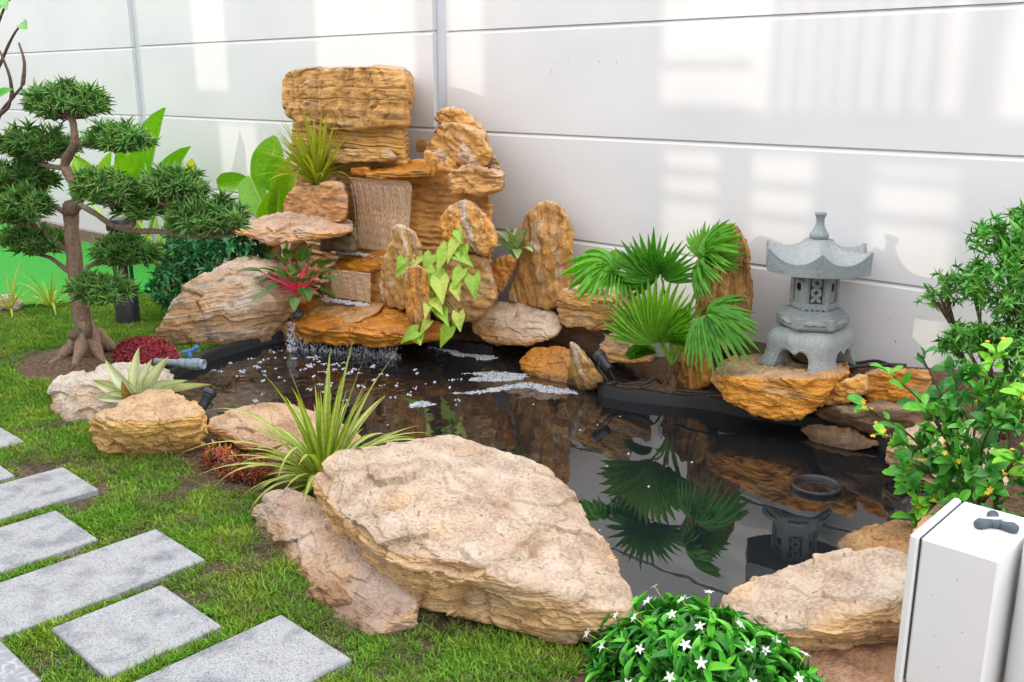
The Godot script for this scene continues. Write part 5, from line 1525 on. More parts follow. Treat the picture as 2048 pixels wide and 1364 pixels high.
	# pump outlet disc on the lip rock
	var pl := thing("outlet_disc", V(-5.555, 0.212, 1.385), "small black disc on the wet orange basin rock", "drain cap")
	pl.rotation = Vector3(0.45, 0.2, 0.1)
	obj("plate", lathe_mesh([Vector2(0, -0.01), Vector2(0.042, -0.01), Vector2(0.045, -0.004), Vector2(0.045, 0.008), Vector2(0.038, 0.014), Vector2(0, 0.016)], 24), M["black_plastic"], pl)
	obj("rim", lathe_mesh([Vector2(0.033, 0.014), Vector2(0.035, 0.02), Vector2(0.040, 0.02), Vector2(0.043, 0.008)], 24), M["black_plastic"], pl)
	# skimmer ring floating before the lantern
	var sk := thing("pond_skimmer", V(-1.80, WATER, 1.185), "round black skimmer ring floating in the pond in front of the lantern", "skimmer")
	obj("ring", lathe_mesh([Vector2(0.09, -0.05), Vector2(0.108, -0.05), Vector2(0.117, 0.012), Vector2(0.115, 0.02), Vector2(0.104, 0.022), Vector2(0.097, 0.014), Vector2(0.088, -0.02), Vector2(0.085, -0.05)], 36), M["rubber"], sk)
	obj("basket", lathe_mesh([Vector2(0.087, -0.012), Vector2(0.04, -0.016), Vector2(0.0, -0.016)], 30), M["water"], sk)
	# electrical cabinet
	var c := thing("control_cabinet", V(-0.755, 0.06, 2.445), "white metal control cabinet mounted on a post at the pond's edge", "cabinet")
	var s := surf()
	bevel_box(s, V(-0.086, 0.03, -0.165), V(0.118, 0.49, 0.17), 0.006)
	obj("cabinet_body", flat(s), M["cabinet_paint"], c)
	s = surf()
	bevel_box(s, V(-0.117, 0.018, -0.17), V(-0.093, 0.492, 0.175), 0.006)
	obj("door", flat(s), M["cabinet_paint"], c)
	s = surf()
	bevel_box(s, V(-0.094, 0.036, -0.158), V(-0.085, 0.482, 0.162), 0.001)
	obj("door_gasket", flat(s), M["dark_gap"], c)
	s = surf()
	bevel_box(s, V(0.118, 0.23, -0.12), V(0.124, 0.30, -0.06), 0.002)
	obj("mounting_bracket", flat(s), M["dark_gap"], c)
	for q in [[0.02, 0.40, 0.1], [-0.04, 0.33, 0.1], [0.07, 0.36, 0.1], [0.05, 0.25, 0.1], [-0.02, 0.21, 0.1], [0.09, 0.16, 0.1], [0.0, 0.12, 0.1]]:
		s = surf()
		var ch := R(0.0006, 0.0015)
		bevel_box(s, V(q[0] - ch, q[1] - ch * 1.3, 0.1695), V(q[0] + ch, q[1] + ch * 1.3, 0.1706), 0.0004)
		obj("paint_chip", flat(s), M["lantern_smooth"], c)
	var post := thing("white_post", V(-0.50, -0.05, 2.42), "round white post behind the control cabinet", "post")
	obj("shaft", lathe_mesh([Vector2(0.128, 0.0), Vector2(0.128, 0.60), Vector2(0.123, 0.607), Vector2(0, 0.608)], 40), M["cabinet_paint"], post)
	# three lobed knob with its cord
	var kn := thing("wing_knob", V(-0.715, 0.5525, 2.405), "dark blue three lobed plastic key lying on the white cabinet", "key")
	kn.scale = Vector3.ONE * 1.3
	for k in 3:
		var a := 0.1 + TAU * k / 3.0
		s = surf()
		tube(s, [V(cos(a) * 0.008, 0.006, sin(a) * 0.008), V(cos(a) * 0.02, 0.007, sin(a) * 0.02), V(cos(a) * 0.038, 0.008, sin(a) * 0.038), V(cos(a) * 0.048, 0.008, sin(a) * 0.048)], [0.009, 0.010, 0.013, 0.008], 12)
		obj("lobe", smooth(s), M["slate_plastic"], kn)
	var kr := obj("hub", lathe_mesh([Vector2(0, 0), Vector2(0.014, 0.0), Vector2(0.016, 0.003), Vector2(0.016, 0.012), Vector2(0.012, 0.015), Vector2(0, 0.013)], 20), M["slate_plastic"], kn)
	cable([V(-0.735, 0.57, 2.41), V(-0.70, 0.572, 2.385), V(-0.66, 0.571, 2.35), V(-0.60, 0.58, 2.30), V(-0.50, 0.60, 2.24), V(-0.3, 0.62, 2.15)], 0.005, "white cord lying across the three lobed key on the cabinet", "white_cord")

# ------------------------------------------------------------------ stepping slabs
func build_paving() -> void:
	var rows := [
		[-5.33, -4.94, 3.485, 4.29, "long granite slab farthest from the boulders, only its corner showing"],
		[-4.90, -4.52, 3.69, 4.09, "small granite slab corner between the farthest long slab and the next long one"],
		[-4.46, -4.08, 3.50, 4.29, "long granite slab pointing at the keyhole boulder"],
		[-3.995, -3.60, 3.725, 4.12, "square granite slab between two long slabs beyond the longest visible one"],
		[-3.52, -3.135, 3.525, 4.27, "long granite slab in the middle of the row facing the red plants"],
		[-3.075, -2.67, 3.735, 4.13, "square granite slab with all four corners in view beside the marble terrace"],
		[-2.59, -2.20, 3.56, 4.36, "long granite slab nearest to the leaning rock and boulders"],
	]
	for r in rows:
		var w: float = r[1] - r[0]
		var d: float = r[3] - r[2]
		var o := obj("stepping_slab", box_mesh(V(w, 0.06, d), 0.005), M["granite"])
		o.position = V((r[0] + r[1]) / 2.0, -0.009, (r[2] + r[3]) / 2.0)
		o.rotation = V(R(-0.004, 0.004), R(-0.02, 0.02), R(-0.004, 0.004))
		tag(o, r[4], "paving slab", "granite slabs laid in the grass")

# ------------------------------------------------------------------ leaves
func leaf_width(prof: String, t: float) -> float:
	match prof:
		"lance": return pow(sin(PI * pow(t, 0.85)), 0.8)
		"ovate": return pow(sin(PI * pow(t, 0.62)), 0.75)
		"oblong": return pow(clampf(sin(PI * t), 0.0, 1.0), 0.45)
		"obovate": return pow(sin(PI * pow(t, 1.35)), 0.7)
		"banana": return pow(clampf(sin(PI * pow(t, 0.8)), 0.0, 1.0), 0.5)
		"arrow": return (1.0 - t) * 0.95 + 0.05 if t > 0.2 else 0.55 + 1.25 * t
		"strap": return minf(1.0, minf(0.55 + t * 2.0, (1.0 - t) * 2.2))
		"needle": return minf(1.0, minf(0.3 + t * 6.0, (1.0 - t) * 3.0))
	return 1.0

# o: prof, seg, fold, bend, wave, edge, mid, rib, tip
func leaf(o: Dictionary) -> Dictionary:
	var seg: int = o.get("seg", 6)
	var fold: float = o.get("fold", 0.25)
	var bend: float = o.get("bend", 0.2)
	var wave: float = o.get("wave", 0.0)
	var gain: float = o.get("gain", 1.0)
	var ce: Color = o.get("edge", Color(0.05, 0.2, 0.02))
	var cm: Color = o.get("mid", ce)
	var cr: Color = o.get("rib", cm)
	var ct: Color = o.get("tip", cm)
	var xs := [-1.0, -0.78, -0.07, 0.0, 0.07, 0.78, 1.0]
	var cl := [ce, cm, cm, cr, cm, cm, ce]
	if o.get("cheap", false):
		xs = [-1.0, 0.0, 1.0]
		cl = [ce, cr, ce]
	var n: int = xs.size()
	var vs := PackedVector3Array()
	var cols := PackedColorArray()
	var idx := PackedInt32Array()
	for i in seg + 1:
		var t := float(i) / seg
		var w := 0.5 * maxf(leaf_width(o.get("prof", "lance"), clampf(t, 0.004, 0.997)), 0.03)
		for k in n:
			var x: float = xs[k] * w
			var z := fold * absf(x) - bend * t * t
			if wave > 0.0:
				z += wave * absf(xs[k]) * sin(t * 11.0 + (2.0 if xs[k] > 0 else 0.0)) * sin(t * PI)
			if o.get("prof", "") == "arrow" and t < 0.21:
				vs.append(V(x, t - 0.22 * absf(xs[k]) * (1.0 - t * 4.0), z))
			else:
				vs.append(V(x, t, z))
			var c: Color = cl[k]
			c = c.lerp(ct, clampf((t - 0.6) * 2.0, 0.0, 1.0) * o.get("tipmix", 0.0))
			cols.append(c)
	for i in seg:
		for k in n - 1:
			var a: int = i * n + k
			idx.append_array(PackedInt32Array([a, a + n + 1, a + 1, a, a + n, a + n + 1]))
	return {"mesh": grid_mesh(vs, cols, idx), "bend": bend}

func put_leaf(parent: Node3D, called: String, lf: Dictionary, m: Material, base: Vector3, tip: Vector3, hint: Vector3, width: float) -> MeshInstance3D:
	var o := obj(called, lf.mesh, m, parent)
	o.transform = leaf_place(lf, base, tip, hint, width)
	return o

func leaf_place(lf: Dictionary, base: Vector3, tip: Vector3, hint: Vector3, width: float) -> Transform3D:
	var e := tip - base
	var ln := e.length()
	e /= ln
	var side := e.cross(hint)
	if side.length() < 0.02:
		side = e.cross(hint + V(0.3, 0.1, 0.2))
	side = side.normalized()
	var n := side.cross(e)
	var ph := atan(lf.bend as float)
	var y := e * cos(ph) + n * sin(ph)
	var z := n * cos(ph) - e * sin(ph)
	var L := ln * cos(ph)
	return Transform3D(Basis(side * width, y * L, z * L), base)

# long arching blade in the yz plane, unit length, bending toward -z
func blade(turn: float, ratio: float, ce: Color, cm: Color, ct: Color, prof := "strap", seg := 10) -> ArrayMesh:
	var vs := PackedVector3Array()
	var cols := PackedColorArray()
	var idx := PackedInt32Array()
	var p := Vector2.ZERO
	var xs := [-1.0, -0.5, -0.42, 0.0, 0.42, 0.5, 1.0]
	var cl := [ce, ce, cm, cm, cm, ce, ce]
	for i in seg + 1:
		var t := float(i) / seg
		var a := turn * pow(t, 1.4)
		var w := ratio * 0.5 * maxf(leaf_width(prof, clampf(t, 0.0, 0.995)), 0.04)
		for k in 7:
			vs.append(V(xs[k] * w, p.x - absf(xs[k]) * w * 0.0 + sin(a) * absf(xs[k]) * w * 0.35, -p.y + cos(a) * absf(xs[k]) * w * 0.35))
			var c: Color = cl[k]
			cols.append(c.lerp(ct, clampf((t - 0.75) * 4.0, 0.0, 1.0)))
		p += Vector2(cos(a), sin(a)) / seg
	for i in seg:
		for k in 6:
			var a := i * 7 + k
			idx.append_array(PackedInt32Array([a, a + 8, a + 1, a, a + 7, a + 8]))
	return grid_mesh(vs, cols, idx)

func put_blade(parent: Node3D, mesh: Mesh, m: Material, at: Vector3, az: float, tilt: float, ln: float, wide := 1.0) -> void:
	var o := obj("leaf_blade", mesh, m, parent)
	var y := V(sin(tilt) * sin(az), cos(tilt), sin(tilt) * cos(az))
	var z := -V(cos(tilt) * sin(az), -sin(tilt), cos(tilt) * cos(az))
	o.transform = Transform3D(Basis(y.cross(z) * ln * wide, y * ln, z * ln), at)

func grass_plant(called: String, at: Vector3, label: String, count: int, ln: Vector2, tilt: Vector2, cols: Array, wide: float, most := 6.0) -> Node3D:
	var o := thing(called, at, label, "plant")
	var ms := []
	for k in 7:
		var sh := 0.85 + 0.05 * k
		ms.append(blade([0.15, 0.4, 0.7, 1.0, 1.3, 1.7, 2.1][k], 0.045, cols[0] * sh, cols[1] * sh, cols[2]))
	for i in count:
		var az := TAU * i * 0.618 + R(-0.3, 0.3)
		var f := (float(i) + 0.5) / count
		var tl := lerpf(tilt.x, tilt.y, pow(f, 0.8)) + R(-0.1, 0.1)
		var mi := clampi(int(f * most + R(-1.2, 1.6)), 0, 6)
		var p := V(sin(az), 0, cos(az)) * R(0.0, 0.035) * (0.3 + f)
		put_blade(o, ms[mi], M["thin_leaf"], p, az, tl, R(ln.x, ln.y) * (1.0 - 0.12 * f), wide * R(0.8, 1.15))
	return o

# ------------------------------------------------------------------ plants
func build_plants() -> void:
	bonsai()
	striped_plants()
	bananas()
	leafy_plants()
	fan_palm()
	shrubs()
	ground_plants()
	bare_branch()

func rosette(count: int, ln: float, wd: float, c0: Color, c1: Color, spread: float, prof := "needle", seg := 2, fold := 0.3, bend := 0.15) -> ArrayMesh:
	var st := surf()
	var lf := leaf({"prof": prof, "seg": seg, "fold": fold, "bend": bend, "cheap": true, "edge": c0, "mid": c0, "rib": c0, "tip": c1, "tipmix": 1.0})
	var lf2 := leaf({"prof": prof, "seg": seg, "fold": fold, "bend": bend * 2.0, "cheap": true, "edge": c1 * 0.8, "mid": c1, "rib": c0 * 0.8, "tip": c1, "tipmix": 0.5})
	for i in count:
		var f := (i + 0.5) / count
		var az := i * 2.4
		var el := lerpf(0.12, spread, pow(f, 0.7))
		var d := V(sin(el) * sin(az), cos(el), sin(el) * cos(az))
		var b := V(0, -0.02 * f * ln * 10.0, 0)
		var L := ln * (0.75 + 0.35 * sin(i * 7.7))
		st.append_from((lf2 if i % 3 == 0 else lf).mesh, 0, leaf_place(lf, b, b + d * L, Vector3.UP + d * 0.01, wd))
	return st.commit()

func bonsai() -> void:
	var o := thing("bonsai_tree", V(-6.24, 0.03, 2.55), "old bonsai pine with a thick trunk and flat pads of dark needle leaves", "tree")
	var bk := Color(0.46, 0.31, 0.215)
	var st := surf()
	# trunk and roots
	var tp := curve([V(-0.02, -0.05, 0), V(-0.02, 0.10, 0), V(-0.075, 0.24, 0), V(-0.085, 0.42, 0), V(-0.09, 0.60, 0.0), V(-0.075, 0.80, 0), V(-0.05, 0.97, 0)], 5)
	var rr := []
	for p in tp:
		rr.append(lerpf(0.062, 0.046, clampf(p.y / 0.9, 0.0, 1.0)) + 0.065 * pow(clampf(1.0 - (p.y + 0.05) / 0.26, 0.0, 1.0), 1.6))
	tube(st, tp, rr, 20, bk, 0.22)
	for k in 8:
		var a := k * 0.785 + R(-0.2, 0.2)
		var d := V(cos(a), 0, sin(a))
		var L := R(0.12, 0.2)
		tube(st, curve([V(-0.02, 0.14, 0) + d * 0.05, d * 0.12 + V(-0.02, 0.055, 0), d * (0.12 + L * 0.4) + V(-0.02, 0.012, 0), d * (0.10 + L) + V(0, -0.035, 0)], 4), ramp(0.05, 0.012, 13), 10, bk * R(0.9, 1.2), 0.25)
	obj("trunk", smooth(st), M["bark"], o)
	# knots and the sawn top
	st = surf()
	tube(st, [V(-0.05, 0.93, 0.0), V(-0.045, 0.985, 0.0), V(-0.04, 1.0, 0.0)], [0.054, 0.053, 0.042], 16, bk * 0.5, 0.3)
	obj("sawn_stub", smooth(st), M["bark"], o)
	st = surf()
	tube(st, [V(0.0, 0.15, 0.06), V(0.0, 0.155, 0.12), V(0.0, 0.155, 0.125)], [0.045, 0.03, 0.004], 10, bk * 0.7, 0.3)
	obj("knot", smooth(st), M["bark"], o)
	var branches := [
		[[V(-0.05, 0.94, 0), V(0.06, 1.02, 0.0), V(0.03, 1.13, 0.0), V(-0.06, 1.23, 0.0), V(0.02, 1.31, 0.0), V(0.12, 1.37, 0.0), V(0.13, 1.45, 0.0), V(0.06, 1.52, -0.02), V(-0.08, 1.56, -0.05)], 0.040, 0.018],
		[[V(-0.05, 1.22, 0), V(-0.25, 1.22, 0.03), V(-0.45, 1.24, 0.02), V(-0.6, 1.26, 0)], 0.02, 0.008],
		[[V(0.11, 1.39, 0), V(0.25, 1.365, -0.03), V(0.4, 1.36, -0.06), V(0.62, 1.36, -0.1)], 0.018, 0.007],
		[[V(0.03, 1.04, 0), V(0.2, 1.0, 0.03), V(0.42, 0.98, 0.06), V(0.55, 0.9, 0.0), V(0.7, 0.885, -0.05)], 0.022, 0.012],
		[[V(0.55, 0.9, 0.0), V(0.68, 0.92, -0.04), V(0.64, 1.0, -0.08), V(0.76, 1.07, -0.1), V(0.95, 1.06, -0.12), V(1.1, 1.05, -0.15)], 0.018, 0.007],
		[[V(0.7, 0.885, -0.05), V(0.9, 0.90, -0.1), V(1.05, 0.88, -0.17), V(1.3, 0.90, -0.23), V(1.45, 0.91, -0.25)], 0.018, 0.007],
		[[V(-0.08, 0.66, 0), V(-0.17, 0.72, 0.05), V(-0.28, 0.83, 0.12), V(-0.45, 0.85, 0.18)], 0.022, 0.009],
		[[V(-0.09, 0.5, 0), V(-0.18, 0.58, 0.05), V(-0.3, 0.63, 0.08), V(-0.6, 0.62, 0.1)], 0.02, 0.008],
		[[V(-0.05, 0.9, 0), V(-0.3, 0.98, 0.03), V(-0.55, 1.0, 0.05), V(-0.75, 1.02, 0.05)], 0.02, 0.008],
		[[V(0.02, 0.13, 0.02), V(0.13, 0.2, 0.05), V(0.15, 0.33, 0.06), V(0.20, 0.46, 0.1), V(0.45, 0.47, 0.15)], 0.028, 0.01],
		[[V(-0.06, 0.52, 0), V(0.1, 0.62, -0.05), V(0.3, 0.63, -0.1), V(0.5, 0.66, -0.15)], 0.017, 0.007],
	]
	for b in branches:
		obj("branch", tube_mesh(b[0], b[1], b[2], 9, 5, bk * 0.85, 0.25), M["bark"], o)
	var ros := rosette(15, 0.09, 0.0085, Color(0.09, 0.33, 0.09), Color(0.46, 0.70, 0.16), 1.25)
	# pads: centre, half sizes
	var pads := [
		[V(-6.30, 1.63, 2.50), V(0.30, 0.10, 0.20)], [V(-6.66, 1.36, 2.55), V(0.27, 0.10, 0.2)], [V(-5.74, 1.43, 2.45), V(0.22, 0.07, 0.16)],
		[V(-6.86, 1.13, 2.60), V(0.24, 0.10, 0.18)], [V(-6.52, 0.98, 2.78), V(0.24, 0.10, 0.16)], [V(-6.66, 0.74, 2.66), V(0.28, 0.08, 0.16)],
		[V(-5.62, 1.16, 2.62), V(0.19, 0.10, 0.15)], [V(-5.22, 1.18, 2.40), V(0.20, 0.085, 0.15)], [V(-5.50, 1.05, 2.50), V(0.15, 0.07, 0.12)],
		[V(-5.00, 1.01, 2.32), V(0.25, 0.09, 0.18)], [V(-5.86, 0.73, 2.42), V(0.23, 0.075, 0.16)], [V(-5.72, 0.55, 2.66), V(0.23, 0.065, 0.15)], [V(-7.2, 1.0, 2.5), V(0.2, 0.09, 0.15)],
	]
	for q in pads:
		var c: Vector3 = q[0] - o.position
		var h: Vector3 = q[1] * V(1, 1.25, 1)
		var pl := []
		var tints := []
		var tw := surf()
		var cnt := int(620.0 * h.x * 2.0 * h.z * 2.0 * 1.1 + 22)
		for i in cnt:
			var a := R(0, TAU)
			var r := sqrt(rng.randf())
			var up := sqrt(maxf(0.0, 1.0 - r * r))
			var lay := R(-0.6, 1.0)
			var p := c + V(cos(a) * r * h.x, h.y * (up * lay), sin(a) * r * h.z)
			p += V(R(-1, 1), R(-1, 1), R(-1, 1)) * 0.02
			var dir := V(cos(a) * r * 0.9 + R(-0.35, 0.35), 0.55 + R(0.0, 0.7) - r * 0.25, sin(a) * r * 0.9 + R(-0.35, 0.35)).normalized()
			var bs := Basis(Quaternion(Vector3.UP, dir)) * Basis(Vector3.UP, R(0, TAU))
			pl.append(Transform3D(bs.scaled(Vector3.ONE * R(0.65, 1.15)), p))
			var g := R(0.7, 1.5)
			tints.append(Color(g * R(0.85, 1.25), g, g * R(0.8, 1.1)))
			if i % 5 == 0:
				tube(tw, [c + V(R(-0.3, 0.3) * h.x, -h.y * 0.6, R(-0.3, 0.3) * h.z), c.lerp(p, 0.6) + V(0, -h.y * 0.5, 0), p], [0.006, 0.004, 0.0025], 5, bk * 0.8)
		scatter("foliage_pad", ros, M["needle"], pl, o, tints)
		var t := obj("twigs", smooth(tw), M["bark"], o)
		t.set_meta("kind", "stuff")

func striped_plants() -> void:
	var yg := [Color(0.29, 0.44, 0.03), Color(0.66, 0.64, 0.20), Color(0.52, 0.48, 0.08)]
	var front := grass_plant("striped_grass", V(-3.36, 0.04, 2.80), "big clump of long yellow striped blades between the smooth flat rock and the biggest boulder", 110, Vector2(0.34, 0.66), Vector2(0.06, 1.3), yg, 1.35)
	# a few marked long blades
	var lm := blade(1.35, 0.034, yg[0], yg[1], yg[2], "strap", 12)
	put_blade(front, lm, M["thin_leaf"], V(0.03, 0.02, 0.0), deg_to_rad(110), 0.75, 0.74)
	put_blade(front, lm, M["thin_leaf"], V(-0.03, 0.02, 0.02), deg_to_rad(-25), 0.75, 0.66)
	put_blade(front, lm, M["thin_leaf"], V(-0.03, 0.02, 0.02), deg_to_rad(-70), 0.7, 0.70)
	put_blade(front, blade(2.3, 0.045, yg[0], yg[1], yg[2]), M["thin_leaf"], V(0.0, 0.04, 0.03), deg_to_rad(30), 0.4, 0.52)
	put_blade(front, blade(0.3, 0.03, yg[0], yg[1], yg[2]), M["thin_leaf"], V(0.02, 0.02, 0), deg_to_rad(150), 0.42, 0.66)
	grass_plant("planter_grass", V(-5.98, 1.04, 0.86), "spray of narrow yellow green blades growing out of the pinkish planter rock", 120, Vector2(0.38, 0.62), Vector2(0.04, 1.05), [Color(0.40, 0.47, 0.02), Color(0.64, 0.60, 0.08), Color(0.50, 0.44, 0.06)], 1.25, 3.6)
	var yel := [Color(0.403, 0.512, 0.025), Color(0.52, 0.46, 0.07), Color(0.45, 0.38, 0.06)]
	grass_plant("yellow_grass", V(-7.95, 0.02, 2.10), "yellow arching grass at the edge of the turf nearest the bonsai trunk", 26, Vector2(0.30, 0.48), Vector2(0.3, 1.25), yel, 1.0)
	grass_plant("yellow_grass", V(-8.10, 0.02, 2.36), "yellow arching grass beside the small white lawn stone", 24, Vector2(0.28, 0.46), Vector2(0.4, 1.3), yel, 1.0)

func stalk(parent: Node3D, called: String, a: Vector3, b: Vector3, r0: float, r1: float, col: Color, sag := V(0, 0, 0)) -> void:
	obj(called, tube_mesh([a, a.lerp(b, 0.5) + sag, b], r0, r1, 7, 4, col), M["leaf_stem"] if M.has("leaf_stem") else M["bark"], parent)

func bananas() -> void:
	var stem_m := mat("leaf_stem", Color(1, 1, 1), 0.5, true)
	stem_m.roughness = 0.5
	var g1 := Color(0.20, 0.47, 0.02)
	var g2 := Color(0.33, 0.58, 0.02)
	var y1 := Color(0.672, 0.704, 0.013)
	var rib := Color(0.544, 0.672, 0.128)
	var kinds := [
		leaf({"prof": "banana", "seg": 12, "fold": 0.35, "bend": 0.12, "wave": 0.02, "edge": g1, "mid": g1 * 1.1, "rib": rib}),
		leaf({"prof": "banana", "seg": 12, "fold": 0.5, "bend": 0.22, "wave": 0.03, "edge": g2, "mid": g2, "rib": rib}),
		leaf({"prof": "banana", "seg": 12, "fold": 0.3, "bend": 0.18, "wave": 0.02, "edge": y1, "mid": y1, "rib": Color(0.720, 0.720, 0.092)}),
	]
	# base, tip, width, kind; leaves face the light
	var left := [
		[V(-9.28, 0.72, 0.50), V(-8.80, 1.54, 0.50), 0.30, 0], [V(-8.95, 0.72, 0.5), V(-8.36, 1.20, 0.52), 0.20, 0], [V(-8.30, 0.60, 0.5), V(-8.30, 1.10, 0.55), 0.26, 2],
		[V(-9.45, 0.85, 0.40), V(-9.75, 1.35, 0.40), 0.2, 0], [V(-9.75, 0.70, 0.5), V(-9.45, 1.08, 0.55), 0.22, 1], [V(-10.2, 0.75, 0.45), V(-10.45, 1.02, 0.7), 0.22, 1],
		[V(-9.62, 0.60, 0.6), V(-9.20, 0.88, 0.75), 0.18, 1], [V(-9.9, 0.55, 0.4), V(-9.86, 1.30, 0.35), 0.16, 0], [V(-8.75, 0.55, 0.55), V(-8.35, 0.72, 0.7), 0.13, 1], [V(-10.9, 0.5, 0.4), V(-11.0, 1.0, 0.4), 0.2, 1], [V(-9.35, 0.65, 0.55), V(-9.02, 1.06, 0.66), 0.20, 1], [V(-9.0, 0.55, 0.6), V(-8.72, 0.98, 0.72), 0.17, 1], [V(-10.1, 0.55, 0.5), V(-10.0, 1.08, 0.5), 0.2, 1], [V(-8.6, 0.5, 0.5), V(-8.02, 0.86, 0.6), 0.16, 2],
	]
	var stems := [[V(-9.10, 0.0, 0.48), 0, 9], [V(-10.0, 0.0, 0.45), 3, 9]]
	var o := thing("banana_plant", V(-9.10, 0.0, 0.48), "tall broad leaved green plant against the wall behind the bonsai", "plant")
	for k in left.size():
		var q: Array = left[k]
		put_leaf(o, "leaf", kinds[q[3]], M["thin_leaf"], q[0] - o.position, q[1] - o.position, V(0.35, 0.1, 1.0), q[2])
		var foot := V(-0.04 + 0.04 * (k % 4), 0.0, 0.02 * (k % 3)) if k in [0, 1, 2, 6, 8] else V(-0.9 + 0.03 * k, 0.0, 0.0)
		stalk(o, "stalk", foot, q[0] - o.position, 0.030, 0.013, Color(0.416, 0.576, 0.077))
	o = thing("banana_plant", V(-7.22, 0.0, 0.38), "broad leaved green plant between the wall and the waterfall rocks", "plant")
	var right := [
		[V(-7.34, 0.86, 0.36), V(-7.26, 1.33, 0.34), 0.34, 0], [V(-7.62, 0.93, 0.38), V(-8.12, 0.86, 0.42), 0.17, 0], [V(-7.60, 0.98, 0.40), V(-7.28, 0.60, 0.42), 0.28, 0],
		[V(-7.10, 0.60, 0.36), V(-6.95, 1.20, 0.36), 0.26, 1], [V(-7.20, 0.85, 0.42), V(-7.02, 1.22, 0.45), 0.14, 0], [V(-7.25, 0.45, 0.4), V(-7.0, 0.95, 0.5), 0.22, 1],
	]
	for k in right.size():
		var q: Array = right[k]
		put_leaf(o, "leaf", kinds[q[3]], M["thin_leaf"], q[0] - o.position, q[1] - o.position, V(0.5, 0.15, 1.0), q[2])
		stalk(o, "stalk", V(0.02 * k - 0.05, 0, 0.01 * k), q[0] - o.position, 0.026, 0.011, Color(0.416, 0.576, 0.077))

func rosette_plant(called: String, at: Vector3, label: String, lf: Array, m: Material, n: int, ln: Vector2, wd: float, el: Vector2, stem_col: Color, stem_len: Vector2, spread := TAU, az0 := 0.0) -> void:
	var o := thing(called, at, label, "plant")
	for i in n:
		var f := (i + 0.5) / n
		var az := az0 + (fposmod(i * 0.618, 1.0) - 0.5) * spread + R(-0.15, 0.15)
		var e := lerpf(el.x, el.y, f) + R(-0.12, 0.12)
		var d := V(cos(e) * sin(az), sin(e), cos(e) * cos(az))
		var b := d * R(stem_len.x, stem_len.y) + V(0, 0.06 * (1.0 - f), 0)
		var L := R(ln.x, ln.y)
		var d2 := (d + V(0, -0.35, 0)).normalized()
		put_leaf(o, "leaf", lf[i % lf.size()], m, b, b + d2 * L, V(0, 1, 0) + d * 0.2, wd * L * R(0.9, 1.1))
		stalk(o, "stem", V(0, 0, 0), b, 0.006, 0.004, stem_col)

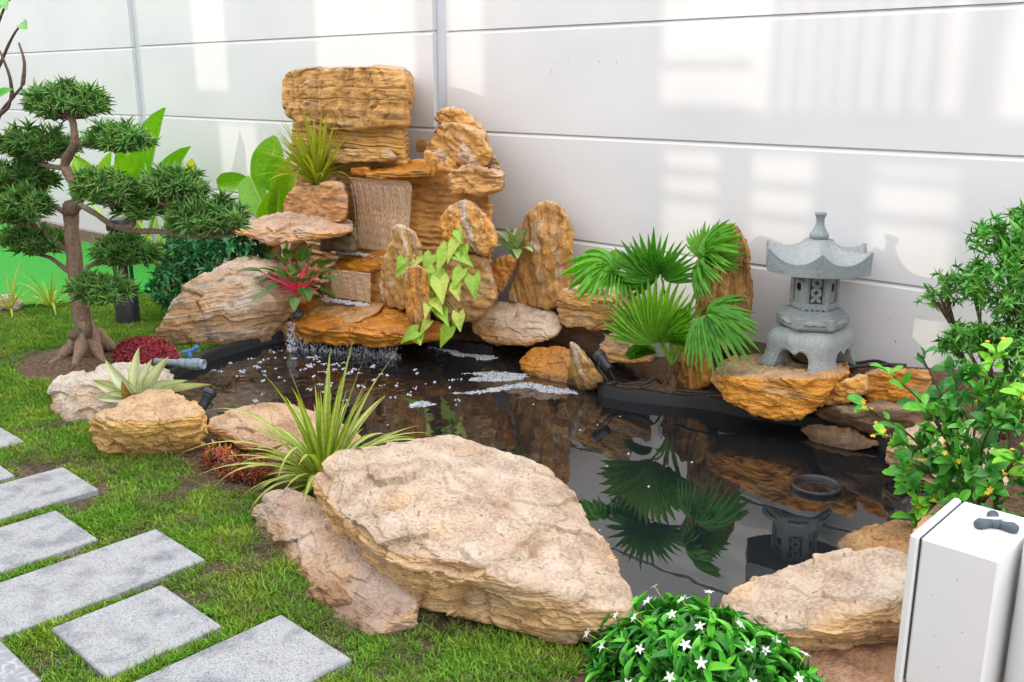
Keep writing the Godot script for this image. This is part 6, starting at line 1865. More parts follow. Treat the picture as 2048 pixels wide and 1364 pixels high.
func leafy_plants() -> void:
	# red and green
	var gd := Color(0.036, 0.167, 0.021)
	var rd := Color(0.567, 0.034, 0.054)
	var lf := []
	for k in 3:
		lf.append(leaf({"prof": "ovate", "seg": 8, "fold": 0.22, "bend": 0.18 + 0.1 * k, "edge": rd * 0.8 if k != 1 else Color(0.2, 0.05, 0.03), "mid": [gd, Color(0.072, 0.246, 0.029), Color(0.051, 0.189, 0.023)][k], "rib": Color(0.608, 0.054, 0.081)}))
	rosette_plant("red_veined_plant", V(-5.60, 0.36, 1.34), "dark green plant with red veins and red stems beside the lower cascade", lf, M["leaf"], 30, Vector2(0.13, 0.20), 0.60, Vector2(-0.3, 1.25), Color(0.720, 0.039, 0.105), Vector2(0.06, 0.27))
	# lime vine
	lf = []
	for k in 3:
		lf.append(leaf({"prof": "arrow", "seg": 8, "fold": 0.3, "bend": 0.15 + 0.12 * k, "edge": [Color(0.348, 0.580, 0.035), Color(0.522, 0.667, 0.058), Color(0.246, 0.493, 0.035)][k], "mid": [Color(0.435, 0.667, 0.070), Color(0.609, 0.720, 0.133), Color(0.348, 0.609, 0.058)][k], "rib": Color(0.621, 0.720, 0.218)}))
	var o := thing("lime_vine", V(-4.58, 0.40, 0.95), "lime green vine with arrow shaped leaves trailing beside the log shaped stone", "plant")
	var spots := [
		[V(-0.30, 0.20, 0.05), V(-0.42, 0.06, 0.12)], [V(-0.2, 0.26, 0.0), V(-0.26, 0.12, 0.10)], [V(-0.08, 0.28, 0.02), V(-0.10, 0.12, 0.1)], [V(0.04, 0.34, -0.02), V(0.03, 0.16, 0.08)], [V(0.12, 0.40, -0.05), V(0.10, 0.22, 0.06)],
		[V(0.14, 0.32, -0.02), V(0.34, 0.24, 0.02)], [V(0.0, 0.18, 0.05), V(0.02, -0.02, 0.15)], [V(0.06, 0.14, 0.08), V(0.18, -0.04, 0.16)], [V(0.30, 0.18, 0.0), V(0.36, 0.02, 0.04)], [V(0.22, 0.22, 0.02), V(0.20, 0.08, 0.1)],
		[V(0.05, 0.02, 0.12), V(0.22, -0.10, 0.18)], [V(0.12, -0.06, 0.12), V(0.26, -0.16, 0.18)], [V(0.20, -0.16, 0.12), V(0.12, -0.34, 0.16)], [V(0.04, -0.14, 0.16), V(-0.03, -0.26, 0.2)], [V(-0.04, -0.22, 0.2), V(-0.16, -0.32, 0.26)],
		[V(-0.02, 0.1, 0.1), V(-0.14, 0.0, 0.16)], [V(0.26, -0.06, 0.1), V(0.30, -0.22, 0.12)], [V(0.10, 0.46, -0.06), V(0.20, 0.38, 0.0)], [V(-0.14, 0.2, 0.06), V(-0.2, 0.02, 0.13)], [V(0.2, 0.12, 0.06), V(0.3, 0.0, 0.12)],
	]
	for i in 16:
		var c: Vector3 = spots[(i * 7) % spots.size()][0] + V(R(-0.07, 0.07), R(-0.06, 0.06), R(-0.02, 0.05))
		var a := R(-2.6, -0.2)
		spots.append([c, c + V(cos(a), sin(a) * 0.8, R(0.1, 0.6)) * R(0.09, 0.15)])
	for i in spots.size():
		var q: Array = spots[i]
		var qb: Vector3 = q[0]
		var qt: Vector3 = qb.lerp(q[1], R(0.75, 1.0))
		qb = qb * 0.95 + V(0.03, 0.02, 0.0)
		qt = qt * 0.95 + V(0.03, 0.02, 0.0)
		q = [qb, qt]
		if qb.x < -0.04 and qt.y < 0.1 and qt.y > -0.2:
			continue
		put_leaf(o, "leaf", lf[i % 3], M["thin_leaf"], q[0], q[1], V(0.45 + R(-0.5, 0.5), 0.7, 1.0), qb.distance_to(qt) * R(0.75, 1.0))
		stalk(o, "stem", V(0.0, 0.02, 0.0) + V(R(-0.03, 0.03), 0, 0), q[0], 0.004, 0.003, Color(0.232, 0.232, 0.058), V(0, 0.05, 0.03))
	# patterned plant by the wall
	lf = []
	for k in 2:
		lf.append(leaf({"prof": "ovate", "seg": 8, "fold": 0.2, "bend": 0.2 + 0.1 * k, "edge": Color(0.043, 0.174, 0.035), "mid": [Color(0.62, 0.66, 0.34), Color(0.46, 0.58, 0.22)][k], "rib": Color(0.08, 0.28, 0.05)}))
	rosette_plant("patterned_plant", V(-4.46, 0.62, 0.34), "green and cream patterned plant between the leaf shaped rock and the pitted rock", lf, M["speckled_leaf"], 22, Vector2(0.13, 0.19), 0.46, Vector2(0.0, 1.35), Color(0.174, 0.362, 0.070), Vector2(0.04, 0.12))
	# pale speckled plant
	lf = []
	for k in 2:
		lf.append(leaf({"prof": "ovate", "seg": 9, "fold": 0.45, "bend": 0.06 + 0.08 * k, "edge": Color(0.42, 0.44, 0.08), "mid": [Color(0.80, 0.76, 0.56), Color(0.76, 0.76, 0.62)][k], "rib": Color(0.377, 0.522, 0.070), "tip": Color(0.45, 0.42, 0.06), "tipmix": 0.6}))
	o = thing("pale_plant", V(-4.83, 0.10, 2.90), "cream leaved plant with green speckles between the pale grey rock and the keyhole boulder", "plant")
	var pl := [[V(0.0, 0.05, 0), V(-0.045, 0.30, -0.03), 0.085], [V(0.03, 0.05, 0.0), V(0.05, 0.25, -0.05), 0.075], [V(0.04, 0.05, -0.02), V(0.14, 0.27, -0.10), 0.08], [V(-0.03, 0.06, 0.01), V(-0.22, 0.22, 0.08), 0.09], [V(-0.05, 0.04, 0.02), V(-0.32, 0.09, 0.12), 0.085],
		[V(0.06, 0.06, -0.02), V(0.24, 0.15, -0.14), 0.075], [V(0.10, 0.06, -0.06), V(0.34, 0.13, -0.22), 0.06], [V(-0.06, 0.03, 0.04), V(-0.20, 0.02, 0.16), 0.08], [V(0.02, 0.06, -0.04), V(0.02, 0.22, -0.16), 0.07]]
	for i in pl.size():
		put_leaf(o, "leaf", lf[i % 2], M["speckled_leaf"], pl[i][0], pl[i][1], V(0.3, 0.5, 1.0), pl[i][2] * 0.8)
	var br := leaf({"prof": "ovate", "seg": 6, "fold": 0.5, "bend": 0.3, "edge": Color(0.45, 0.20, 0.03), "mid": Color(0.5, 0.25, 0.04)})
	put_leaf(o, "withered_leaf", br, M["leaf"], V(-0.03, 0.03, 0.03), V(-0.05, 0.14, 0.08), V(0.3, 0.4, 1), 0.07)

func fan_palm() -> void:
	var o := thing("fan_palm", V(-3.0, 0.055, 0.585), "small fan palm with split round fronds in front of the brown standing rock", "palm")
	var st := surf()
	tube(st, curve([V(0, -0.06, 0), V(0.0, 0.06, 0), V(-0.01, 0.13, 0.0)], 4), ramp(0.042, 0.026, 9), 14, Color(0.30, 0.17, 0.09), 0.5)
	obj("trunk", smooth(st), M["bark"], o)
	for k in 26:
		var a := k * 2.4
		var b := V(cos(a) * 0.034, R(-0.02, 0.1), sin(a) * 0.034)
		obj("fibre", tube_mesh([b, b * V(1.4, 1, 1.4) + V(0, 0.05, 0), b * V(2.0, 1, 2.0) + V(0, R(-0.02, 0.08), 0)], 0.005, 0.001, 4, 2, Color(0.36, 0.20, 0.10)), M["bark"], o)
	# centre of the fan, axis the fan opens along, normal, radius, half angle, droop, tint
	var fr := [
		[V(-0.36, 0.64, 0.10), V(-0.75, 0.12, 0.45), V(0.1, 0.9, 0.4), 0.31, 2.2, 0.45, Color(0.144, 0.436, 0.033)],
		[V(-0.06, 0.66, 0.06), V(-0.12, 0.55, 0.25), V(0.3, -0.35, 0.9), 0.33, 1.8, 0.30, Color(0.102, 0.391, 0.027)],
		[V(0.17, 0.76, -0.06), V(0.45, 0.35, 0.1), V(0.2, 0.75, 0.6), 0.29, 1.9, 0.35, Color(0.144, 0.436, 0.033)],
		[V(-0.05, 0.26, 0.08), V(-0.10, 0.9, 0.10), V(0.4, 0.1, 0.9), 0.43, 1.25, 0.10, Color(0.255, 0.612, 0.027)],
		[V(0.26, 0.48, 0.10), V(0.75, -0.30, 0.02), V(0.25, 0.6, 0.75), 0.33, 1.35, 0.5, Color(0.114, 0.390, 0.033)],
		[V(-0.06, 0.20, 0.06), V(-0.8, -0.05, 0.2), V(0.2, 0.8, 0.5), 0.20, 0.4, 0.2, Color(0.170, 0.510, 0.027)],
		[V(0.10, 0.72, -0.16), V(0.3, 0.8, -0.2), V(0.2, 0.2, 0.9), 0.27, 1.3, 0.2, Color(0.162, 0.459, 0.033)],
		[V(0.03, 0.28, 0.06), V(0.62, 0.6, 0.2), V(0.1, 0.3, 0.9), 0.30, 0.6, 0.15, Color(0.204, 0.544, 0.027)],
	]
	for f in fr:
		var c: Vector3 = f[0]
		var ax: Vector3 = (f[1] as Vector3).normalized()
		var nn: Vector3 = f[2]
		nn = (nn - ax * nn.dot(ax)).normalized()
		var sd := nn.cross(ax)
		var s := surf()
		var rad: float = f[3]
		var half: float = f[4]
		var n := int(15 + half * 8)
		for k in n:
			var t := -1.0 + 2.0 * k / (n - 1)
			var a := t * half
			var d := ax * cos(a) + sd * sin(a)
			var L := rad * (1.0 - 0.25 * t * t) * R(0.92, 1.06)
			var tint: Color = f[6]
			var c2 := tint * R(0.85, 1.2)
			var lf := leaf({"prof": "lance", "seg": 8, "fold": 0.55, "bend": f[5] * R(0.5, 1.3), "cheap": true, "edge": c2, "mid": c2, "rib": c2 * 1.5, "tip": Color(0.30, 0.26, 0.06) if k % 5 == 0 else c2, "tipmix": 0.35})
			var dr := d * L - Vector3.UP * L * float(f[5]) * R(0.2, 0.6)
			s.append_from(lf.mesh, 0, leaf_place(lf, c + d * 0.012, c + dr, nn + V(0, 0.2, 0), L * sin(half / n) * 1.5 + 0.006))
			# webbed part near the middle
		obj("frond", s.commit(), M["thin_leaf"], o)
		obj("leaf_stalk", tube_mesh([V(0, 0.12, 0), V(0, 0.12, 0).lerp(c, 0.55) + V(0, 0.05, 0), c], 0.009, 0.005, 7, 5, Color(0.204, 0.408, 0.054)), M["leaf_stem"], o)

func leaf_cloud(o: Node3D, called: String, cl: Array, mesh: Mesh, m: Material, per: float, sc: Vector2, up: float) -> void:
	for q in cl:
		var c: Vector3 = q[0] - o.position
		var h: Vector3 = q[1]
		var pl := []
		var tints := []
		for i in int(per * pow(h.x * h.y * h.z, 0.667) * 100.0):
			var d := V(rng.randfn(), rng.randfn(), rng.randfn()).normalized()
			var r := pow(rng.randf(), 0.45)
			var p := c + V(d.x * h.x, d.y * h.y, d.z * h.z) * r
			if n1.get_noise_3dv(p * 5.0) < -0.22:
				continue
			var dir := (d * V(1, 0.7, 1) + V(0, up, 0) + V(R(-1, 1), R(-1, 1), R(-1, 1)) * 0.5).normalized()
			var bs := Basis(Quaternion(Vector3.UP, dir)) * Basis(Vector3.UP, R(0, TAU))
			pl.append(Transform3D(bs.scaled(Vector3.ONE * R(sc.x, sc.y)), p))
			var g := R(0.65, 1.5)
			tints.append(Color(g * R(0.8, 1.3), g, g * R(0.8, 1.2)))
		scatter(called, mesh, m, pl, o, tints)

func branch_set(o: Node3D, cl: Array, roots: Array, r0: float, r1: float, col: Color, twigs: int) -> void:
	for q in cl:
		var c: Vector3 = q[0] - o.position
		var h: Vector3 = q[1]
		var root: Vector3 = roots[rng.randi() % roots.size()]
		var mid := root.lerp(c, 0.5) + V(R(-0.05, 0.05), 0.03, R(-0.05, 0.05))
		obj("branch", tube_mesh([root, mid, c + V(0, -h.y * 0.4, 0)], r0, r1, 7, 5, col, 0.2), M["bark"], o)
		var st := surf()
		for k in twigs:
			var d := V(rng.randfn(), rng.randfn() * 0.8 + 0.3, rng.randfn()).normalized()
			tube(st, [mid.lerp(c, R(0.3, 1.0)) + V(0, -h.y * 0.3, 0), c + d * h * 0.5, c + d * h * R(0.8, 1.0)], [r1, r1 * 0.6, r1 * 0.3], 5, col)
		var t := obj("twigs", smooth(st), M["bark"], o)
		t.set_meta("kind", "stuff")

func shrubs() -> void:
	# dark shrub behind the striped boulder
	var o := thing("dark_shrub", V(-6.75, 0, 1.42), "dense dark green shrub behind the striped boulder", "shrub")
	var cl := [[V(-6.72, 0.60, 1.45), V(0.28, 0.16, 0.2)], [V(-7.0, 0.42, 1.4), V(0.22, 0.18, 0.2)], [V(-6.85, 0.25, 1.62), V(0.22, 0.16, 0.16)], [V(-6.45, 0.62, 1.35), V(0.2, 0.14, 0.16)], [V(-6.6, 0.38, 1.5), V(0.2, 0.18, 0.15)], [V(-7.1, 0.62, 1.35), V(0.16, 0.1, 0.14)], [V(-6.2, 0.55, 1.25), V(0.16, 0.1, 0.14)]]
	var ros := rosette(7, 0.075, 0.022, Color(0.034, 0.209, 0.067), Color(0.084, 0.391, 0.101), 1.6, "lance", 3, 0.3, 0.3)
	leaf_cloud(o, "foliage", cl, ros, M["leaf"], 34.0, Vector2(0.7, 1.15), 0.35)
	branch_set(o, cl, [V(0, 0, 0), V(0.2, 0, 0.05), V(0.42, 0, 0.0)], 0.012, 0.005, Color(0.220, 0.170, 0.090), 14)
	# tall shrub on the far right
	o = thing("tall_shrub", V(-1.15, 0.1, 0.62), "tall airy shrub with small glossy drooping leaves against the wall beside the lantern", "shrub")
	cl = [[V(-1.24, 1.12, 0.62), V(0.20, 0.12, 0.18)], [V(-1.40, 0.90, 0.62), V(0.16, 0.09, 0.14)], [V(-1.18, 0.90, 0.70), V(0.20, 0.14, 0.18)], [V(-1.33, 0.66, 0.66), V(0.15, 0.07, 0.14)], [V(-1.12, 0.68, 0.72), V(0.20, 0.12, 0.16)], [V(-1.55, 0.80, 0.60), V(0.09, 0.05, 0.09)], [V(-1.46, 0.60, 0.62), V(0.10, 0.04, 0.09)], [V(-1.02, 1.0, 0.75), V(0.2, 0.2, 0.2)], [V(-1.05, 1.24, 0.68), V(0.16, 0.1, 0.15)], [V(-1.02, 0.5, 0.75), V(0.2, 0.14, 0.18)]]
	ros = rosette(8, 0.050, 0.014, Color(0.065, 0.33, 0.045), Color(0.26, 0.66, 0.08), 2.2, "lance", 3, 0.35, 0.8)
	leaf_cloud(o, "foliage", cl, ros, M["leaf"], 64.0, Vector2(0.65, 1.15), 0.1)
	branch_set(o, cl, [V(0, 0, 0), V(0.03, 0.05, 0.03), V(-0.04, 0.1, 0)], 0.014, 0.005, Color(0.240, 0.170, 0.110), 12)
	# flowering shrub: every leaf by itself
	o = thing("flowering_shrub", V(-1.05, 0.05, 1.32), "loose shrub with oval green leaves and clusters of small yellow flowers above the white cabinet", "shrub")
	var lf := []
	for k in 4:
		var c: Color = [Color(0.081, 0.378, 0.036), Color(0.144, 0.522, 0.036), Color(0.252, 0.648, 0.043), Color(0.045, 0.234, 0.043)][k]
		lf.append(leaf({"prof": "obovate" if k % 2 else "oblong", "seg": 7, "fold": 0.25, "bend": 0.12 + 0.07 * k, "edge": c, "mid": c * 1.05, "rib": c * 1.5}))
	var ends := []
	var made := 0
	var tips := [V(-1.56, 0.44, 1.30), V(-1.50, 0.58, 1.22), V(-1.44, 0.36, 1.38), V(-1.36, 0.70, 1.28), V(-1.30, 0.30, 1.45), V(-1.28, 0.52, 1.40), V(-1.22, 0.16, 1.52), V(-1.18, 0.66, 1.40), V(-1.12, 0.40, 1.55), V(-1.06, 0.24, 1.62), V(-1.06, 0.78, 1.35), V(-1.0, 0.55, 1.5), V(-0.95, 0.36, 1.62), V(-0.98, 0.14, 1.66), V(-0.92, 0.68, 1.45), V(-1.40, 0.46, 1.15), V(-1.18, 0.34, 1.30), V(-1.25, 0.08, 1.46), V(-0.86, 0.5, 1.58), V(-0.9, 0.24, 1.66), V(-1.1, 0.52, 1.25), V(-1.34, 0.22, 1.42)]
	var fcount := 0
	var star := surf()
	for k in 5:
		var a := TAU * k / 5.0
		var pf := leaf({"prof": "obovate", "seg": 3, "fold": 0.2, "bend": 0.25, "cheap": true, "edge": Color(0.80, 0.50, 0.015), "mid": Color(0.80, 0.50, 0.015), "rib": Color(0.75, 0.38, 0.01)})
		star.append_from(pf.mesh, 0, leaf_place(pf, Vector3.ZERO, V(cos(a), 0.25, sin(a)), Vector3.UP, 0.6))
	var starm := star.commit()
	for t in tips:
		var tip: Vector3 = t - o.position
		var root := V(R(-0.06, 0.06), 0.0, R(-0.05, 0.05))
		var mid := root.lerp(tip, 0.55) + V(R(-0.04, 0.04), 0.07, R(-0.04, 0.04))
		obj("branch", tube_mesh([root, mid, tip], 0.0065, 0.0025, 6, 5, Color(0.17, 0.085, 0.05)), M["bark"], o)
		for k in 11:
			var s := R(0.42, 1.0)
			var p := mid.lerp(tip, (s - 0.4) / 0.6)
			if k < 2: p = tip
			var d := ((tip - mid).normalized() * R(0.1, 0.9) + V(R(-1, 1), R(-0.55, 0.5), R(-1, 1))).normalized()
			var L := R(0.055, 0.095)
			if made < 260:
				put_leaf(o, "leaf", lf[(made * 7 + k) % 4], M["leaf"], p + d * 0.008, p + d * (L + 0.008), V(0.25, 0.9, 0.5) + V(R(-0.4, 0.4), 0, R(-0.4, 0.4)), L * R(0.42, 0.52))
				made += 1
		if fcount % 2 == 0:
			for m in 4:
				var fl := obj("flower", starm, M["petal"], o)
				var fp := tip + V(R(-0.05, 0.05), R(-0.02, 0.06), R(-0.03, 0.05))
				var s := R(0.009, 0.014)
				fl.transform = Transform3D((Basis(V(1, 0, 0), R(0.2, 1.3)) * Basis(Vector3.UP, R(0, TAU))).scaled(V(s, s, s)), fp)
		fcount += 1

	var fill := rosette(6, 0.075, 0.034, Color(0.05, 0.26, 0.03), Color(0.13, 0.42, 0.04), 1.8, "oblong", 4, 0.3, 0.25)
	leaf_cloud(o, "foliage", [[V(-1.02, 0.42, 1.50), V(0.20, 0.26, 0.18)], [V(-1.18, 0.30, 1.44), V(0.18, 0.16, 0.14)], [V(-1.0, 0.20, 1.58), V(0.2, 0.16, 0.14)], [V(-1.12, 0.62, 1.36), V(0.16, 0.12, 0.14)], [V(-1.25, 0.42, 1.36), V(0.14, 0.12, 0.1)], [V(-1.1, 0.08, 1.55), V(0.16, 0.1, 0.1)]], fill, M["leaf"], 13.0, Vector2(0.6, 1.0), 0.3)

func ground_plants() -> void:
	# red mound
	var red := rosette(7, 0.028, 0.012, Color(0.34, 0.02, 0.05), Color(0.70, 0.06, 0.14), 1.7, "lance", 2, 0.3, 0.3)
	var o := thing("red_mound", V(-5.86, 0.03, 2.36), "low dense mound of crimson leaves beside the grey pipe", "plant")
	var pl := []
	var tints := []
	for i in 900:
		var a := R(0, TAU)
		var r := sqrt(rng.randf())
		var p := V(cos(a) * r * 0.27, 0.0, sin(a) * r * 0.17)
		p.y = 0.13 * sqrt(maxf(0.0, 1.0 - r * r)) * R(0.75, 1.05) + 0.012 * n1.get_noise_2d(p.x * 20.0, p.z * 20.0)
		var bs := Basis(Quaternion(Vector3.UP, V(cos(a) * r + R(-0.3, 0.3), 0.9, sin(a) * r + R(-0.3, 0.3)).normalized())) * Basis(Vector3.UP, R(0, TAU))
		pl.append(Transform3D(bs.scaled(Vector3.ONE * R(0.7, 1.2)), p))
		var g := R(0.6, 1.5)
		tints.append(Color(g, g * R(0.6, 2.2), g * R(0.7, 1.2)))
	scatter("foliage", red, M["leaf"], pl, o, tints)
	# three small red plants
	var k := 0
	for q in [[V(-3.95, 0.0, 2.98), "small red leaved plant farthest from the striped leaf clump, close to the black cable"], [V(-3.80, 0.0, 2.98), "tallest of the small red leaved plants, in the middle of the three"], [V(-3.69, 0.0, 2.93), "small red leaved plant touching the striped leaf clump"]]:
		o = thing("red_plant", q[0], q[1], "plant", "small red plants by the smooth flat rock")
		var rl := rosette(8, 0.032, 0.011, Color(0.50, 0.20, 0.05), Color(0.74, 0.06, 0.13), 1.5, "lance", 2, 0.3, 0.3)
		pl = []
		tints = []
		for i in 110:
			var a := R(0, TAU)
			var r := sqrt(rng.randf())
			var p := V(cos(a) * r * 0.075, 0.0, sin(a) * r * 0.07)
			p.y = R(0.015, 0.115) * (1.0 - 0.5 * r * r)
			var bs := Basis(Quaternion(Vector3.UP, V(cos(a) * r + R(-0.3, 0.3), 0.9, sin(a) * r + R(-0.3, 0.3)).normalized())) * Basis(Vector3.UP, R(0, TAU))
			pl.append(Transform3D(bs.scaled(Vector3.ONE * R(0.7, 1.2)), p))
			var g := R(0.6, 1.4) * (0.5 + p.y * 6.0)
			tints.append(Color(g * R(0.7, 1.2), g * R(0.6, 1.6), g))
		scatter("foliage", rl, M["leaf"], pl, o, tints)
		k += 1
	# white flowered bush
	o = thing("white_flower_bush", V(-1.33, 0.0, 2.93), "low round bush with glossy green leaves and white star flowers before the broad pale rock", "bush")
	var lf := []
	for m in 4:
		var c: Color = [Color(0.051, 0.340, 0.027), Color(0.102, 0.510, 0.034), Color(0.170, 0.646, 0.041), Color(0.034, 0.238, 0.027)][m]
		lf.append(leaf({"prof": "lance", "seg": 6, "fold": 0.35, "bend": 0.25 + 0.1 * m, "edge": c, "mid": c, "rib": c * 1.6}))
	var dome := func(a: float, r: float) -> Vector3:
		return V(cos(a) * r * 0.34, 0.19 * sqrt(maxf(0.0, 1.0 - r * r * 0.92)) + 0.045 * n1.get_noise_2d(cos(a) * r * 3.2, sin(a) * r * 3.2), sin(a) * r * 0.27)
	var made := 0
	for i in 74:
		var a := i * 2.39996
		var r := sqrt((i + 0.5) / 74.0)
		var c: Vector3 = dome.call(a, r)
		var n := V(cos(a) * r * 0.9, 0.8, sin(a) * r * 0.9).normalized()
		for j in 4:
			var aa := R(0, TAU)
			var tn := n.cross(V(cos(aa), 0.1, sin(aa))).normalized()
			var d := (tn + n * R(0.1, 0.7)).normalized()
			var L := R(0.055, 0.085)
			put_leaf(o, "leaf", lf[(i + j * 3) % 4], M["leaf"], c, c + d * L, n, L * R(0.26, 0.34))
			made += 1
	var fill := rosette(8, 0.07, 0.02, Color(0.025, 0.187, 0.020), Color(0.085, 0.425, 0.034), 1.7, "lance", 3, 0.35, 0.35)
	pl = []
	tints = []
	for i in 420:
		var a := R(0, TAU)
		var r := sqrt(rng.randf())
		var c: Vector3 = dome.call(a, r) * V(1, R(0.4, 0.92), 1)
		var bs := Basis(Quaternion(Vector3.UP, V(cos(a) * r + R(-0.3, 0.3), 0.7, sin(a) * r + R(-0.3, 0.3)).normalized())) * Basis(Vector3.UP, R(0, TAU))
		pl.append(Transform3D(bs.scaled(Vector3.ONE * R(0.7, 1.1)), c))
		var g := R(0.6, 1.4)
		tints.append(Color(g, g, g))
	scatter("foliage", fill, M["leaf"], pl, o, tints)
	var star := surf()
	for m in 5:
		var a := TAU * m / 5.0
		var pf := leaf({"prof": "lance", "seg": 4, "fold": 0.2, "bend": 0.2, "cheap": true, "edge": Color(0.82, 0.83, 0.84), "mid": Color(0.82, 0.83, 0.84), "rib": Color(0.78, 0.80, 0.76)})
		star.append_from(pf.mesh, 0, leaf_place(pf, Vector3.ZERO, V(cos(a), 0.2, sin(a)), Vector3.UP, 0.42))
	var starm := star.commit()
	for i in 30:
		var a := i * 2.39996 + 0.7
		var r := sqrt((i + 0.5) / 30.0)
		var c: Vector3 = dome.call(a, r)
		var n := V(cos(a) * r * 0.8 + R(-0.5, 0.5), 0.8, sin(a) * r * 0.8 + R(-0.2, 0.7)).normalized()
		var fl := obj("flower", starm, M["petal"], o)
		var s := R(0.017, 0.022)
		var fp := c + n * R(0.03, 0.075)
		fl.transform = Transform3D((Basis(Quaternion(Vector3.UP, n)) * Basis(Vector3.UP, R(0, TAU))).scaled(V(s, s, s)), fp)
		obj("flower_stem", tube_mesh([c, fp], 0.0015, 0.0015, 5, 1, Color(0.340, 0.510, 0.068)), M["leaf_stem"], o)

func bare_branch() -> void:
	var o := thing("branching_tree", V(-5.75, 0.0, 3.35), "thin young tree with nearly bare twigs and a few green leaves at the photo's corner", "tree")
	var bk := Color(0.21, 0.13, 0.10)
	var P := o.position
	obj("trunk", tube_mesh([V(0, -0.05, 0), V(0.05, 0.6, 0), V(0.15, 1.2, -0.02), V(0.42, 1.52, -0.05)], 0.03, 0.014, 9, 6, bk, 0.15), M["bark"], o)
	var br := [
		[V(-5.33, 1.52, 3.30), V(-5.20, 1.62, 3.30), V(-5.02, 1.70, 3.30), V(-4.88, 1.76, 3.30), V(-4.83, 1.82, 3.30)], [V(-5.33, 1.52, 3.30), V(-5.25, 1.75, 3.3), V(-5.08, 1.88, 3.3), V(-4.92, 1.98, 3.3), V(-4.80, 2.03, 3.3)],
		[V(-5.25, 1.75, 3.3), V(-5.18, 1.95, 3.3), V(-5.02, 2.08, 3.3), V(-4.86, 2.14, 3.32)], [V(-5.02, 1.70, 3.30), V(-4.97, 1.80, 3.32), V(-5.0, 1.92, 3.34)], [V(-4.88, 1.76, 3.3), V(-4.88, 1.86, 3.28), V(-4.94, 1.95, 3.27)], [V(-5.2, 1.62, 3.3), V(-5.0, 1.66, 3.33), V(-4.93, 1.72, 3.34)],
	]
	for b in br:
		var c := []
		for p in b:
			c.append(p - P)
		obj("branch", tube_mesh(c, 0.011, 0.004, 7, 5, bk, 0.15), M["bark"], o)
	var lf := leaf({"prof": "obovate", "seg": 7, "fold": 0.3, "bend": 0.2, "edge": Color(0.085, 0.374, 0.041), "mid": Color(0.102, 0.442, 0.041), "rib": Color(0.238, 0.544, 0.109)})
	for q in [[V(-4.86, 2.14, 3.32), V(-4.74, 2.08, 3.38)], [V(-4.86, 2.14, 3.32), V(-4.86, 2.04, 3.40)], [V(-4.92, 2.10, 3.32), V(-4.98, 2.2, 3.36)], [V(-4.80, 2.03, 3.3), V(-4.70, 2.0, 3.32)], [V(-5.0, 2.08, 3.3), V(-5.08, 2.02, 3.36)], [V(-4.95, 1.74, 3.32), V(-4.99, 1.70, 3.38)], [V(-4.98, 2.1, 3.3), V(-4.92, 2.2, 3.3)], [V(-4.9, 2.13, 3.3), V(-4.80, 2.18, 3.3)]]:
		put_leaf(o, "leaf", lf, M["leaf"], q[0] - P, q[1] - P, V(0.4, 0.7, 0.8), 0.055)

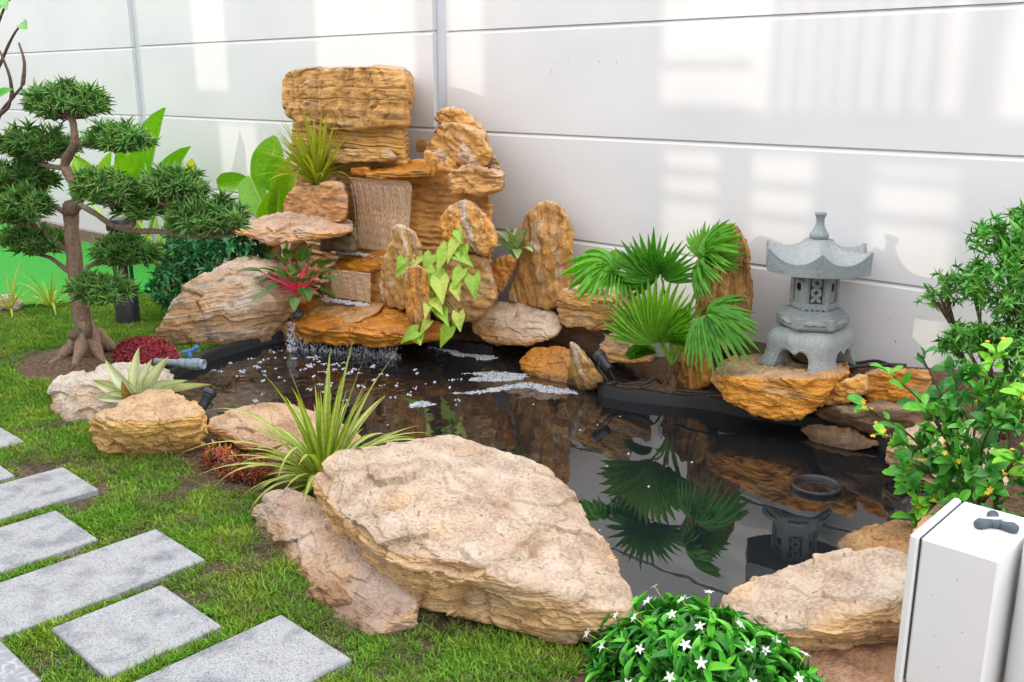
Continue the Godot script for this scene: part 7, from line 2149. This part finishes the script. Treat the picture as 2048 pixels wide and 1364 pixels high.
# ------------------------------------------------------------------ lawn
func build_lawn() -> void:
	var ms := []
	var st := surf()
	for i in 9:
		var az := i * 2.4
		var el := 0.25 + 0.10 * i
		var d := V(sin(el) * sin(az), cos(el), sin(el) * cos(az))
		var c := Color(0.112, 0.320, 0.023) * (0.75 + 0.06 * i)
		if i == 7: c = Color(0.22, 0.19, 0.06)
		var lf := leaf({"prof": "needle", "seg": 2, "fold": 0.2, "bend": 0.5, "cheap": true, "edge": c, "rib": c * 1.1, "tip": Color(0.256, 0.432, 0.038), "tipmix": 0.6})
		var b := V(sin(az) * 0.008 * i * 0.3, 0, cos(az) * 0.008 * i * 0.3)
		st.append_from(lf.mesh, 0, leaf_place(lf, b, b + d * (0.030 + 0.014 * sin(i * 5.1)), V(0, 1, 0) + d * 0.1, 0.0042))
	var tuft := st.commit()
	var pl := []
	var tints := []
	var rects := [[-5.33, -4.94, 3.485, 4.29], [-4.90, -4.52, 3.69, 4.09], [-4.46, -4.08, 3.50, 4.29], [-3.995, -3.60, 3.725, 4.12], [-3.52, -3.135, 3.525, 4.27], [-3.075, -2.67, 3.735, 4.13], [-2.59, -2.20, 3.56, 4.36]]
	for zone in [[-5.6, -1.3, 2.6, 4.30, 62000], [-9.6, -5.3, 0.7, 3.6, 46000], [-13.0, -7.0, 0.05, 0.9, 9000]]:
		for i in zone[4]:
			var x := R(zone[0], zone[1])
			var z := R(zone[2], zone[3])
			if x > -6.4 and z < 3.5 and pond_distance(x, z) < 0.10:
				continue
			if bare_soil(x, z) > R(0.12, 0.7):
				continue
			var skip := false
			for q in rects:
				if x > q[0] - 0.008 and x < q[1] + 0.008 and z > q[2] - 0.008 and z < q[3] + 0.008:
					skip = true
			if skip or (x < -7.9 and z > 0.62 and x < -7.95 - 0.0 and z < 2.9 and x < -8.0):
				continue
			var thin := n1.get_noise_2d(x * 1.6 + 4.0, z * 1.6) + 0.5 * n2.get_noise_2d(x * 6.0, z * 6.0)
			if thin < -0.05 and rng.randf() < (0.2 - thin * 1.4) * (1.0 if x > -5.2 else 0.45):
				continue
			var h := ground_height(x, z)
			var s := R(0.6, 1.1) * (1.0 + 0.3 * thin)
			var lean := V(R(-0.4, 0.4), 1, R(-0.4, 0.4)).normalized()
			pl.append(Transform3D((Basis(Quaternion(Vector3.UP, lean)) * Basis(Vector3.UP, R(0, TAU))).scaled(V(s, s, s)), V(x, h - 0.002, z)))
			var g := R(0.7, 1.3)
			var dry := clampf(n1.get_noise_2d(x * 2.4 + 11.0, z * 2.4) * 2.2 + 0.22 + R(-0.3, 0.3), 0.0, 1.0)
			tints.append(Color(1.35, 1.12, 1.2).lerp(Color(2.5, 1.4, 2.0), dry * 0.75) * g)
	tag(scatter("lawn_grass", tuft, M["grass"], pl, null, tints), "short patchy green lawn round the slabs and rocks", "grass")
	# dry straw lying on the lawn
	st = surf()
	for i in 12:
		var a := R(0, TAU)
		var c := V(R(-0.05, 0.05), R(0.01, 0.025), R(-0.05, 0.05))
		var d := V(cos(a), R(-0.15, 0.15), sin(a)) * R(0.02, 0.05)
		tube(st, [c - d, c + V(0, 0.004, 0), c + d], [0.0009, 0.0012, 0.0007], 3, Color(0.36, 0.28, 0.15))
	var straw := smooth(st)
	pl = []
	for i in 500:
		var x := R(-5.2, -1.6)
		var z := R(2.95, 4.1)
		var skip := pond_distance(x, z) < 0.2
		for q in rects:
			if x > q[0] - 0.06 and x < q[1] + 0.06 and z > q[2] - 0.06 and z < q[3] + 0.06:
				skip = true
		if not skip:
			pl.append(Transform3D(Basis(Vector3.UP, R(0, TAU)), V(x, ground_height(x, z), z)))
	tag(scatter("dry_straw", straw, M["bark"], pl), "dry straw scattered through the lawn", "straw")
